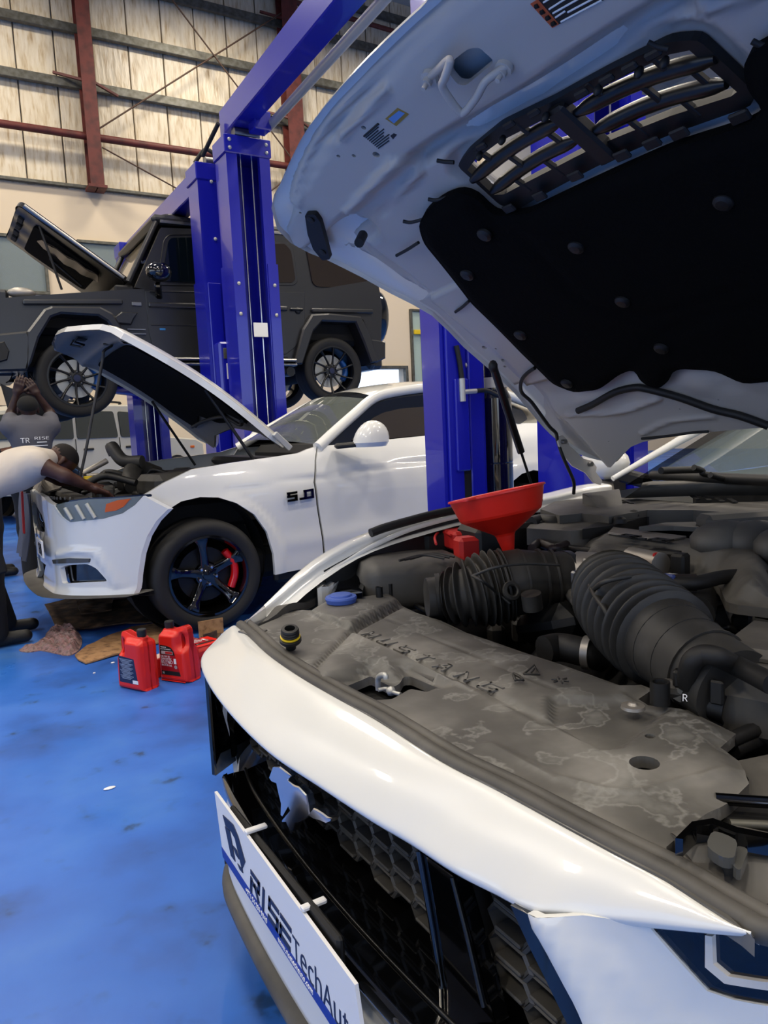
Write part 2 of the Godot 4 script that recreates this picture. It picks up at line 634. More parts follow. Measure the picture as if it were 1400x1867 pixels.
	mat("red_gloss", Color(0.75, 0.03, 0.03), 0.3, 0, 0.6)
	mat("white_plain", Color(0.9, 0.9, 0.9), 0.5)
	mat("navy", Color(0.06, 0.11, 0.26), 0.5)
	mat("blue_print", Color(0.05, 0.2, 0.6), 0.5)
	mat("orange", Color(0.85, 0.4, 0.05), 0.25)
	mat("yellow", Color(0.85, 0.72, 0.1), 0.5)
	mat("amber", Color(0.75, 0.33, 0.03), 0.15)
	mat("cap_blue", Color(0.27, 0.38, 0.7), 0.5)
	mat("matte_grey", Color(0.25, 0.252, 0.258), 0.3, 0.6)
	mat("silver_paint", Color(0.74, 0.73, 0.68), 0.35, 0.2, 0.5)

func ceiling_lights():
	var lm := mat("lamp_glow", Color(1, 1, 1), 0.5)
	lm.emission_enabled = true
	lm.emission = Color(1, 0.97, 0.92)
	lm.emission_energy_multiplier = 6.0
	var hm := mat("lamp_body", Color(0.3, 0.3, 0.32), 0.5)
	for i in 4:
		for j in 4:
			var at := Vector3(-6.0 + i * 6.0, 10.6, -14.0 + j * 6.5)
			var t := thing("ceiling_lamp", "rectangular white ceiling lamp hanging under the workshop roof", "lamp", "lamps under the roof", "", at)
			part(t, "housing", B.new().box(Vector3(0, 0.06, 0), Vector3(1.5, 0.1, 0.8), Basis(), 0.02), hm)
			part(t, "lamp_panel", B.new().box(Vector3.ZERO, Vector3(1.4, 0.02, 0.7), Basis(), 0.004), lm)
			part(t, "hanger", B.new().bar(Vector3(0, 0.1, 0), Vector3(0, 1.3, 0), 0.02, 0.02, Vector3.RIGHT), hm)
			var l := AreaLight3D.new()
			l.name = "lamp_light"
			l.area_size = Vector2(1.4, 0.7)
			l.light_energy = 23.0
			l.light_color = Color(1.0, 0.95, 0.87)
			l.set("area_range", 60.0)
			l.shadow_enabled = true
			l.rotation_degrees = Vector3(-90, 0, 0)
			l.position = Vector3(0, -0.03, 0)
			t.add_child(l, true)

# ---------------------------------------------------------------- the hall
func setting(called: String, label: String, b, m: Material) -> MeshInstance3D:
	var o := MeshInstance3D.new()
	o.name = called
	if b is B: o.mesh = b.mesh()
	o.material_override = m
	tag(o, label, "", "", "structure")
	add_child(o, true)
	return o

func hall():
	var x0 := -13.0
	var x1 := 22.0
	var z0 := -17.0
	var z1 := 13.0
	var top := 12.0
	setting("floor", "worn glossy blue painted workshop floor with dirt and scuffs", B.new().box(V((x0 + x1) / 2, -0.15, (z0 + z1) / 2), V(x1 - x0 + 0.6, 0.3, z1 - z0 + 0.6), Basis(), 0.0), M.floor_paint)
	setting("ceiling", "pale sheet metal roof of the workshop", B.new().box(V((x0 + x1) / 2, top + 0.15, (z0 + z1) / 2), V(x1 - x0 + 0.6, 0.3, z1 - z0 + 0.6), Basis(), 0.0), M.roof)
	# side walls; the hall stands open to daylight through tall doorways behind and left of the viewer
	var wl := B.new()
	for q in [[-17.3, -9.0, 0.0, top], [-9.0, 8.0, 5.5, top], [8.0, 13.3, 0.0, top]]:
		wl.box(V(x0 - 0.15, (q[2] + q[3]) / 2, (q[0] + q[1]) / 2), V(0.3, q[3] - q[2], q[1] - q[0]), Basis(), 0.0)
	setting("wall_left", "pale hall wall beyond the noses of the cars, open to the yard", wl, M.far_wall)
	setting("wall_right", "pale hall wall behind the tails of the cars", B.new().box(V(x1 + 0.15, top / 2, (z0 + z1) / 2), V(0.3, top, z1 - z0 + 0.6), Basis(), 0.0), M.far_wall)
	var wf := B.new()
	for q in [[-13.3, -8.0, 0.0, top], [-8.0, 12.0, 5.5, top], [12.0, 22.3, 0.0, top]]:
		wf.box(V((q[0] + q[1]) / 2, (q[2] + q[3]) / 2, z1 + 0.15), V(q[1] - q[0], q[3] - q[2], 0.3), Basis(), 0.0)
	setting("wall_front", "pale hall wall behind the viewer, open to the yard", wf, M.far_wall)
	# back wall: plain beige masonry below, metal cladding above, one doorway
	var wb := B.new()
	var yb := 6.45
	wb.box(V((x0 + 9.0) / 2, yb / 2, z0 - 0.15), V(9.0 - x0, yb, 0.3), Basis(), 0.0)
	wb.box(V((10.95 + x1) / 2, yb / 2, z0 - 0.15), V(x1 - 10.95, yb, 0.3), Basis(), 0.0)
	wb.box(V((9.0 + 10.95) / 2, (2.76 + yb) / 2, z0 - 0.15), V(1.95, yb - 2.76, 0.3), Basis(), 0.0)
	var wall := setting("wall_back", "back wall, plain beige below and stained metal cladding above", wb, M.beige_wall)
	part(wall, "wall_core", B.new().box(V((x0 + x1) / 2, (yb + top) / 2, z0 - 0.22), V(x1 - x0, top - yb, 0.16), Basis(), 0.0), M.roof)
	var rng := RandomNumberGenerator.new()
	rng.seed = 5
	var x := 0.62
	while x < 13.5:
		var w := 0.74
		part(wall, "cladding_panel", B.new().box(V(x + w / 2, (yb + top) / 2, z0 - 0.06 + rng.randf_range(-0.012, 0.012)), V(w - 0.025, top - yb, 0.1), Basis(), 0.012), M.cladding)
		x += w
	for y in [9.66, 8.58, 7.2, 10.75, 11.6]:
		if y == 7.2: continue
		var g := B.new()
		g.box(V(7.0, y, z0 + 0.09), V(13.0, 0.02, 0.16), Basis(), 0.003)
		g.box(V(7.0, y - 0.08, z0 + 0.17), V(13.0, 0.16, 0.014), Basis(), 0.003)
		g.box(V(7.0, y - 0.16, z0 + 0.12), V(13.0, 0.014, 0.1), Basis(), 0.003)
		part(wall, "girt", g, M.girt)
	part(wall, "girt", B.new().box(V(7.0, 6.5, z0 + 0.06), V(13.0, 0.06, 0.12), Basis(), 0.004), M.girt)
	part(wall, "tie_pipe", B.new().tube([V(0.5, 7.44, z0 + 0.32), V(13.5, 7.44, z0 + 0.32)], 0.075, 12), M.red_oxide)
	part(wall, "tie_pipe", B.new().tube([V(5.2, 11.2, z0 + 0.32), V(13.5, 11.05, z0 + 0.32)], 0.055, 12), M.red_oxide)
	# steel columns in front of the wall
	for cx in [3.36, 7.94, 12.5]:
		var wdt := 0.27 if cx < 4.0 else 0.4
		var t := thing("steel_column", "dark red steel column left of the crossed bracing rods" if cx < 4 else ("dark red steel column right of the crossed bracing rods" if cx < 8 else "dark red steel column behind the raised white hood"), "column", "", "structure", V(cx, 6.4, z0 + 0.3))
		var b := B.new()
		b.box(V(0, 2.8, 0.16), V(wdt, 5.6, 0.02), Basis(), 0.003)
		b.box(V(0, 2.8, -0.16), V(wdt, 5.6, 0.02), Basis(), 0.003)
		b.box(V(0, 2.8, 0), V(0.02, 5.6, 0.32), Basis(), 0.0)
		part(t, "column_shaft", b, M.red_oxide)
		for y in [2.2, 4.38]:
			for s in [-1, 1]:
				part(t, "knee_brace", B.new().bar(V(s * 0.1, y - 0.1, 0.1), V(s * 0.62, y + (0.04 if s < 0 else -0.2), -0.12), 0.05, 0.05), M.red_oxide)
		part(t, "base_plate", B.new().box(V(0, 0.03, 0), V(wdt + 0.1, 0.06, 0.42), Basis(), 0.004), M.red_oxide)
	# bracing rods between the first two columns
	var rods := thing("cross_bracing", "crossed thin steel bracing rods between two dark red columns", "bracing", "", "structure")
	var a := [[V(3.5, 7.6, -16.6), V(7.85, 10.85, -16.6)], [V(4.0, 11.8, -16.55), V(7.85, 7.5, -16.55)], [V(3.5, 7.2, -16.5), V(5.6, 6.3, -16.5)], [V(7.85, 7.3, -16.5), V(6.6, 6.3, -16.5)], [V(8.1, 7.6, -16.6), V(12.4, 10.85, -16.6)]]
	for r in a: part(rods, "rod", B.new().tube([r[0], r[1]], 0.017, 8), M.rod)
	# windows of the office behind the beige wall
	window("window_1", 0.4, 4.3, 2.28, 5.4, 2)
	window("window_2", 2.95, 4.3, 5.0, 5.4, 2)
	window("window_3", 11.2, 0.9, 12.2, 4.3, 3)
	part(get_node("window_3"), "yellow_bar", B.new().box(V(11.7, 3.72, z0 + 0.09), V(0.9, 0.12, 0.06), Basis(), 0.01), M.yellow)
	# doorway to the daylight behind the cars
	var fr := B.new()
	fr.box(V(8.97, 1.38, z0 + 0.02), V(0.08, 2.76, 0.14), Basis(), 0.005)
	fr.box(V(10.98, 1.38, z0 + 0.02), V(0.08, 2.76, 0.14), Basis(), 0.005)
	fr.box(V(9.97, 2.79, z0 + 0.02), V(2.1, 0.08, 0.14), Basis(), 0.005)
	setting("door_1", "open doorway with a grey frame and bright daylight behind it", fr, M.girt)
	setting("ground", "pale sunlit concrete yard outside the doorway", B.new().box(V(4, -0.5, 0), V(90, 0.3, 90), Basis(), 0.0), M.far_wall)

func window(called: String, wx0: float, wy0: float, wx1: float, wy1: float, n: int):
	var z := -17.0
	var b := B.new()
	var t := 0.06
	b.box(V((wx0 + wx1) / 2, wy1, z + 0.03), V(wx1 - wx0 + t, t, 0.1), Basis(), 0.006)
	b.box(V((wx0 + wx1) / 2, wy0, z + 0.03), V(wx1 - wx0 + t, t, 0.1), Basis(), 0.006)
	for i in n + 1:
		b.box(V(lerpf(wx0, wx1, float(i) / n), (wy0 + wy1) / 2, z + 0.03), V(t, wy1 - wy0 - t, 0.1), Basis(), 0.006)
	var o := setting(called, "wide office window with grey frames and dull glass, high in the beige wall" if called != "window_3" else "tall window with pale glass and a yellow bar near the doorway", b, M.girt)
	var blind := mat("blind", Color(0.42, 0.42, 0.41), 0.8) if called != "window_3" else mat("pale_pane", Color(0.72, 0.78, 0.72), 0.5)
	for i in n:
		var xa := lerpf(wx0, wx1, float(i) / n)
		var xb := lerpf(wx0, wx1, float(i + 1) / n)
		part(o, "blind", B.new().box(V((xa + xb) / 2, (wy0 + wy1) / 2, z + 0.008), V(xb - xa - t, wy1 - wy0 - t, 0.012), Basis(), 0.0), blind)
		part(o, "pane", B.new().box(V((xa + xb) / 2, (wy0 + wy1) / 2, z + 0.03), V(xb - xa - t, wy1 - wy0 - t, 0.006), Basis(), 0.0), M.glass)

# ---------------------------------------------------------------- two-post lifts
# one hollow post: w wide in x, open towards dir (z), its open face at z
func lift_post(t: Node3D, cx: float, z: float, dir: float, w: float, d: float, h: float, detail: bool, top_box := true):
	var c := func(ww: float, dd: float, grow: float) -> PackedVector2Array:
		var a := ww / 2 + grow
		var lip := ww * 0.24
		var th := 0.014
		var q := PackedVector2Array([Vector2(-a, grow), Vector2(-a, -dd - grow), Vector2(a, -dd - grow), Vector2(a, grow), Vector2(a - lip, grow), Vector2(a - lip, -0.05), Vector2(a - lip + th, -0.05),
			Vector2(a - lip + th, grow - th), Vector2(a - th, grow - th), Vector2(a - th, -dd - grow + th), Vector2(-a + th, -dd - grow + th), Vector2(-a + th, grow - th), Vector2(-a + lip - th, grow - th), Vector2(-a + lip - th, -0.05), Vector2(-a + lip, -0.05), Vector2(-a + lip, grow)])
		var o := PackedVector2Array()
		for p in q: o.append(Vector2(cx + p.x, z + p.y * dir))
		return o
	part(t, "post_shaft", B.new().prism(c.call(w, d, 0.0), 0.02, h), M.lift_blue)
	part(t, "post_sleeve", B.new().prism(c.call(w, d, 0.012), 0.02, h * 0.72), M.lift_blue)
	part(t, "base_plate", B.new().box(V(cx, 0.012, z - dir * d * 0.5), V(w + 0.24, 0.024, d + 0.3), Basis(), 0.004), M.lift_blue)
	# back of the post: a raised spine with bolts
	var zb := z - dir * (d + 0.012)
	for s in [-1, 1]:
		part(t, "spine_plate", B.new().box(V(cx + s * w * 0.27, h * 0.36, zb - dir * 0.012), V(w * 0.36, h * 0.7, 0.024), Basis(), 0.006), M.lift_blue)
	for s in [-1, 1]:
		part(t, "rail_rod", B.new().tube([V(cx + s * w * 0.13, 0.1, z - dir * 0.06), V(cx + s * w * 0.13, h - 0.12, z - dir * 0.06)], 0.009, 8), M.chrome)
	if top_box:
		part(t, "top_plate", B.new().box(V(cx, h - 0.06, z - dir * d * 0.5), V(w + 0.03, 0.16, d + 0.03), Basis(), 0.008), M.lift_blue)
	var bolts := []
	for yy in [h - 0.03, h - 0.1]:
		for s in [-1, 1]: bolts.append(V(cx + s * w * 0.42, yy, z + dir * 0.02))
	for yy in [h * 0.67, h * 0.6, h * 0.3]:
		for s in [-1, 1]: bolts.append(V(cx + s * w * 0.42, yy, z + dir * 0.016))
	for yy in [h * 0.96, h * 0.82, h * 0.69, h * 0.665, h * 0.4]:
		for s in [-1, 1]: bolts.append(V(cx + s * w * 0.13, yy, zb - dir * 0.004))
	if detail:
		for p in bolts: part(t, "bolt", B.new().ball(p, V(0.018, 0.018, 0.012), Basis(), 8), M.galv)

# the sliding carriage with its pad arm
func lift_carriage(t: Node3D, cx: float, z: float, dir: float, w: float, y: float, arm_to: Array):
	part(t, "carriage", B.new().box(V(cx, y, z - dir * 0.1), V(w * 0.5, 0.9, 0.16), Basis(), 0.01), M.dark)
	part(t, "carriage_foot", B.new().box(V(cx, y - 0.42, z + dir * 0.06), V(w * 0.72, 0.12, 0.2), Basis(), 0.012), M.lift_blue)
	for q in arm_to:
		var arm := part(t, "lift_arm", B.new().bar(V(cx, y - 0.42, z + dir * 0.12), q, 0.12, 0.09, Vector3.UP, 0.012), M.lift_blue)
		part(arm, "rubber_pad", B.new().lathe(pv([0.001, 0.06, 0.055, 0.06, 0.06, 0.0, 0.045, -0.02, 0.045, -0.1, 0.001, -0.1]), Transform3D(Basis(), q + V(0, 0.09, 0)), 16), M.rubber)

func lifts():
	# lift over the second car
	var t := thing("two_post_lift", "blue two-post lift straddling the white car with the open hood, its beam overhead", "car lift")
	lift_post(t, 2.69, -6.65, 1.0, 0.42, 0.3, 3.9, true)
	lift_post(t, 2.5, -3.46, -1.0, 0.27, 0.15, 3.9, true)
	lift_carriage(t, 2.69, -6.65, 1.0, 0.42, 0.62, [V(2.3, 0.16, -6.3), V(3.4, 0.16, -6.35)])
	lift_carriage(t, 2.5, -3.46, -1.0, 0.27, 0.62, [V(2.0, 0.16, -4.2), V(3.3, 0.16, -4.2)])
	var beam := part(t, "overhead_beam", B.new().bar(V(2.66, 4.12, -6.98), V(2.55, 4.12, -3.3), 0.2, 0.24, Vector3.UP, 0.01), M.lift_blue)
	part(beam, "grey_tube", B.new().tube([V(2.86, 3.99, -6.55), V(2.72, 3.99, -3.4)], 0.04, 12), M.galv)
	part(beam, "end_clamp", B.new().box(V(2.76, 4.0, -6.5), V(0.16, 0.16, 0.16), Basis(), 0.01), M.lift_blue)
	part(beam, "pulley", B.new().tube([V(2.58, 3.96, -6.7), V(2.82, 3.96, -6.7)], 0.05, 14), M.steel)
	for q in [V(2.755, 4.16, -5.6), V(2.755, 4.08, -5.6), V(2.75, 4.16, -5.4), V(2.75, 4.08, -5.4), V(2.56, 4.25, -5.55), V(2.64, 4.25, -5.55)]:
		part(beam, "bolt", B.new().ball(q, V(0.02, 0.02, 0.02), Basis(), 8), M.galv)
	part(t, "sticker", B.new().box(V(2.7, 2.2, -6.64), V(0.14, 0.13, 0.004), Basis(), 0.001), M.white_plain, "small white paper sticker")
	# power unit and hoses on the near post
	var cyl := part(t, "hydraulic_cylinder", B.new().lathe(pv([0.001, 0.25, 0.095, 0.25, 0.1, 0.27, 0.1, 1.0, 0.098, 1.005, 0.1, 1.01, 0.1, 1.38, 0.085, 1.41, 0.075, 1.43, 0.075, 1.95, 0.001, 1.95]), Transform3D(Basis(), Vector3(2.817, 0.951, -3.42) * Vector3(1, 0, 1)), 24), M.black_gloss, "black gloss hydraulic cylinder")
	var cp: Vector3 = Vector3(2.817, 0.951, -3.42)
	part(cyl, "strap", B.new().lathe(pv([0.079, 1.44, 0.079, 1.5, 0.076, 1.5]), Transform3D(Basis(), V(cp.x, 0, cp.z)), 20), M.galv)
	part(cyl, "strap_bracket", B.new().box(V(cp.x - 0.12, 1.47, cp.z), V(0.12, 0.06, 0.02), Basis(), 0.004), M.galv)
	var hz := -3.26
	part(t, "hose", B.new().tube(cr(p3([2.437, 1.661, -3.26, 2.455, 1.574, -3.26, 2.466, 1.487, -3.26])), 0.014, 10), M.rubber)
	part(t, "hose_fitting", B.new().tube(p3([2.458, 1.486, -3.25, 2.459, 1.421, -3.25, 2.46, 1.363, -3.25]), 0.017, 10), M.galv)
	part(t, "hose_fitting", B.new().tube(p3([2.466, 1.413, -3.25, 2.552, 1.417, -3.25]), 0.014, 10), M.galv)
	part(t, "hose", B.new().tube(cr(p3([2.545, 1.417, -3.25, 2.617, 1.419, -3.25, 2.735, 1.396, -3.3])), 0.013, 10), M.rubber)
	part(t, "valve_box", B.new().box(Vector3(2.462, 1.236, -3.28), V(0.09, 0.5, 0.05), Basis(), 0.006), M.lift_blue)
	# lift under the off-roader
	t = thing("two_post_lift", "blue two-post lift holding up the dark off-roader, grey control box on its post", "car lift")
	lift_post(t, 2.56, -7.5, -1.0, 0.36, 0.3, 3.82, true)
	lift_post(t, 2.56, -10.45, 1.0, 0.44, 0.32, 3.82, false)
	lift_carriage(t, 2.56, -7.5, -1.0, 0.36, 2.25, [V(1.75, 1.86, -8.3), V(3.5, 1.86, -8.3)])
	lift_carriage(t, 2.56, -10.45, 1.0, 0.44, 2.25, [V(1.75, 1.86, -9.4), V(3.5, 1.86, -9.4)])
	beam = part(t, "overhead_beam", B.new().bar(V(2.5, 3.72, -7.3), V(2.5, 3.72, -10.9), 0.2, 0.22, Vector3.UP, 0.01), M.lift_blue)
	part(beam, "grey_tube", B.new().tube([V(2.66, 3.6, -7.6), V(2.66, 3.6, -10.6)], 0.035, 12), M.galv)
	part(t, "top_cable", B.new().tube(cr([V(2.4, 3.86, -7.3), V(2.5, 3.98, -7.25), V(2.6, 3.9, -7.2), V(2.66, 3.75, -7.15)]), 0.02, 8), M.rubber)
	part(t, "top_pulley", B.new().tube([V(2.5, 3.88, -7.3), V(2.62, 3.88, -7.3)], 0.05, 12), M.steel)
	part(t, "cable", B.new().tube([V(2.45, 3.9, -7.2), V(2.52, 4.1, -6.9)], 0.02, 8), M.rubber)
	var bx := part(t, "control_box", B.new().box(Vector3(2.534, 1.884, -7.1), V(0.24, 0.5, 0.16), Basis(), 0.02), M.lift_blue)
	part(bx, "control_panel", B.new().box(Vector3(2.538, 2.001, -7.1) + V(0, 0.02, 0.085), V(0.17, 0.1, 0.01), Basis(), 0.002), M.girt)
	part(bx, "switch_plate", B.new().box(Vector3(2.51, 1.852, -7.1) + V(0, 0, 0.085), V(0.07, 0.15, 0.01), Basis(), 0.002), M.white_plain)
	part(bx, "lever", B.new().tube(p3([2.522, 1.915, -6.98, 2.529, 1.779, -6.98]), 0.015, 8), M.black)
	# lift of the front car's bay
	t = thing("two_post_lift", "blue lift post seen between the raised hood and the windscreen, chrome rails in it", "car lift")
	lift_post(t, 2.93, -2.62, 1.0, 0.44, 0.3, 3.9, true)
	lift_post(t, 2.68, 0.75, -1.0, 0.46, 0.3, 3.9, false)
	lift_carriage(t, 2.93, -2.62, 1.0, 0.44, 0.62, [V(2.2, 0.16, -2.2), V(3.3, 0.16, -2.1)])
	part(t, "overhead_beam", B.new().bar(V(2.93, 4.12, -2.8), V(2.68, 4.12, 0.95), 0.2, 0.24, Vector3.UP, 0.01), M.lift_blue)

# ---------------------------------------------------------------- the front car: nose, grille, bumper, shell
# plan of the bumper: x of its face at a distance dz from the centre line
func bx(dz: float) -> float:
	var a := absf(dz)
	return 0.508 + 0.12 * a * a + (1.8 * (a - 0.45) * (a - 0.45) if a > 0.45 else 0.0)

func bp(dz: float, y: float, off := 0.0) -> Vector3: return Vector3(bx(dz) - off, y, CZ + dz)

func flipx(p: PackedVector2Array) -> PackedVector2Array:
	var o := PackedVector2Array()
	for q in p: o.append(Vector2(-q.x, q.y))
	o.reverse()
	return o

func plan_curve(x0: float, k: float, side: float, dz: float) -> float:
	var a := absf(dz)
	return x0 + k * a * a + (side * (a - 0.5) * (a - 0.5) if a > 0.5 else 0.0)

func front_car():
	car = thing("front_car", "white sports coupe in front with its hood raised and engine bay open", "car")
	# white nose panel between grille and seal
	var lo := p3([0.584, 0.72, -1.86, 0.52, 0.688, -1.815, 0.487, 0.675, -1.672, 0.468, 0.668, -1.464, 0.464, 0.665, -1.245, 0.481, 0.665, -1.074, 0.497, 0.665, -0.93, 0.512, 0.665, -0.837, 0.52, 0.667, -0.747, 0.533, 0.67, -0.677, 0.542, 0.676, -0.616, 0.565, 0.69, -0.563, 0.593, 0.712, -0.49, 0.612, 0.738, -0.421, 0.618, 0.75, -0.393])
	var hi := p3([0.621, 0.75, -1.84, 0.609, 0.75, -1.719, 0.589, 0.75, -1.541, 0.583, 0.75, -1.363, 0.587, 0.75, -1.211, 0.594, 0.75, -1.066, 0.592, 0.75, -0.873, 0.603, 0.75, -0.759, 0.607, 0.75, -0.697, 0.611, 0.75, -0.623, 0.616, 0.75, -0.561, 0.622, 0.75, -0.498, 0.62, 0.75, -0.44, 0.62, 0.75, -0.41, 0.621, 0.75, -0.394])
	var rows := [PackedVector3Array(), PackedVector3Array(), PackedVector3Array(), PackedVector3Array(), PackedVector3Array(), PackedVector3Array(), PackedVector3Array()]
	for i in lo.size():
		var s := sin(PI * clampf(i / 14.0, 0.0, 1.0))
		var k := 0.35 + 0.65 * s
		rows[0].append(lo[i] + V(0.05, 0.0, 0) * k)
		rows[1].append(lo[i] + V(0.012, -0.006, 0) * k)
		rows[2].append(lo[i] + V(0.0, 0.004, 0) * k)
		rows[3].append(lo[i].lerp(hi[i], 0.14) + V(-0.003, 0.009, 0) * k)
		rows[4].append(lo[i].lerp(hi[i], 0.5) + V(-0.002, 0.013, 0) * k)
		rows[5].append(hi[i])
		rows[6].append(hi[i] + V(0.012, -0.016, 0))
	part(car, "nose_panel", patch(B.new(), rows, 4, 5), M.white_paint)
	# rubber seal along its rear edge
	var sl := PackedVector3Array()
	var sl2 := PackedVector3Array()
	for i in range(0, hi.size()):
		sl.append(hi[i] + V(0.016, -0.002, 0))
		sl2.append(hi[i] + V(0.036, 0.0, 0))
	sl.append(hi[14] + V(0.055, -0.012, 0.03))
	sl2.append(hi[14] + V(0.065, -0.012, 0.025))
	part(car, "hood_seal", B.new().tube(cr(sl, 5), 0.013, 8), M.dusty)
	part(car, "hood_seal", B.new().tube(cr(sl2, 5), 0.011, 8), M.dusty)
	grille()
	bumper()
	shell_of_car()

func grille():
	var g := Node3D.new()
	g.name = "grille"
	car.add_child(g)
	# dark backing
	part(g, "grille_backing", B.new().box(V(0.67, 0.53, CZ), V(0.02, 0.34, 1.2), Basis(), 0.004), M.dark)
	# elongated honeycomb cells
	var cw := 0.098
	var ch := 0.042
	var hexo := func(s: float) -> PackedVector2Array:
		return PackedVector2Array([Vector2(-cw * 0.5 * s + (1 - s) * 0.0, 0.0), Vector2(-cw * 0.34 * s, -ch * 0.5 * s), Vector2(cw * 0.34 * s, -ch * 0.5 * s), Vector2(cw * 0.5 * s, 0.0), Vector2(cw * 0.34 * s, ch * 0.5 * s), Vector2(-cw * 0.34 * s, ch * 0.5 * s)])
	var cell := B.new()
	var ho = hexo.call(0.99)
	var hi_ = hexo.call(0.86)
	var hb = hexo.call(0.72)
	for i in 6:
		var j := (i + 1) % 6
		var q := func(p: Vector2, d: float) -> Vector3: return V(d, p.y, p.x)
		cell.quad(q.call(ho[i], 0.003), q.call(ho[j], 0.003), q.call(hi_[j], 0.0), q.call(hi_[i], 0.0))
		cell.quad(q.call(hi_[i], 0.0), q.call(hi_[j], 0.0), q.call(hb[j], 0.035), q.call(hb[i], 0.035))
		cell.quad(q.call(ho[j], 0.003), q.call(ho[i], 0.003), q.call(ho[i], 0.03), q.call(ho[j], 0.03))
	var lip := B.new().box(V(0.012, -ch * 0.3, 0), V(0.03, 0.006, cw * 0.55), Basis(), 0.002)
	cell.v.append_array(lip.v)
	cell.n.append_array(lip.n)
	var cm := cell.mesh()
	for r in 6:
		for c in 20:
			for k in 2:
				var dz := -0.797 + c * cw * 0.7 * 2.0 * 0.985 + k * cw * 0.7
				var y := 0.655 - r * ch - k * ch * 0.5
				if dz > 0.56 or dz < -0.7 or y < 0.425 or y > 0.65: continue
				if dz > 0.16 and dz < 0.32: continue
				var o := part(g, "grille_cell", cm, M.dusty)
				o.position = V(0.605 + 0.05 * dz * dz, y, CZ + dz)
	part(g, "end_wall", B.new().box(V(0.585, 0.54, -1.825), V(0.17, 0.3, 0.016), Basis(Vector3.UP, 0.62), 0.004), M.black_gloss)
	# black duct panel dividing the mesh, with its frame
	for q in [p3([0.575, 0.597, -0.914, 0.575, 0.487, -0.88, 0.575, 0.341, -0.858, 0.575, 0.432, -0.733, 0.575, 0.604, -0.817])]:
		var poly := PackedVector2Array()
		for p in q: poly.append(Vector2(p.z, p.y))
		part(g, "duct_panel", B.new().prism(poly, 0.575, 0.6, Transform3D(Basis(Vector3.BACK, Vector3.RIGHT, Vector3.UP), Vector3.ZERO), 0.003), M.black_gloss)
	part(g, "duct_rib", B.new().tube(p3([0.57, 0.604, -0.817, 0.57, 0.536, -0.788, 0.57, 0.446, -0.754]), 0.004, 8), M.black_satin)
	part(g, "duct_edge", B.new().tube(p3([0.572, 0.599, -0.907, 0.572, 0.49, -0.879, 0.572, 0.349, -0.849]), 0.005, 8), M.black_gloss)
	# chrome running horse
	var poly := pv([-1.469, 0.523, -1.438, 0.533, -1.4, 0.535, -1.377, 0.535, -1.39, 0.523, -1.359, 0.524, -1.337, 0.529, -1.301, 0.527, -1.283, 0.513, -1.274, 0.502, -1.263, 0.517, -1.248, 0.52, -1.224, 0.523, -1.205, 0.524, -1.189, 0.528, -1.19, 0.521, -1.205, 0.511, -1.226, 0.507, -1.255, 0.499, -1.273, 0.497, -1.289, 0.484, -1.32, 0.464, -1.322, 0.449, -1.334, 0.441, -1.359, 0.449, -1.377, 0.442, -1.379, 0.447, -1.353, 0.476, -1.363, 0.478, -1.378, 0.452, -1.389, 0.451, -1.398, 0.471, -1.419, 0.484, -1.437, 0.497, -1.462, 0.492, -1.477, 0.495])
	var eb := B.new()
	eb.prism(poly, 0.0, 0.016, Transform3D(Basis(Vector3.BACK, Vector3.LEFT, V(0.3, 1, 0)), V(0.592 - 0.3 * 0.58, 0, 0)), 0.002)
	part(car, "emblem", eb, M.chrome, "chrome running horse emblem")

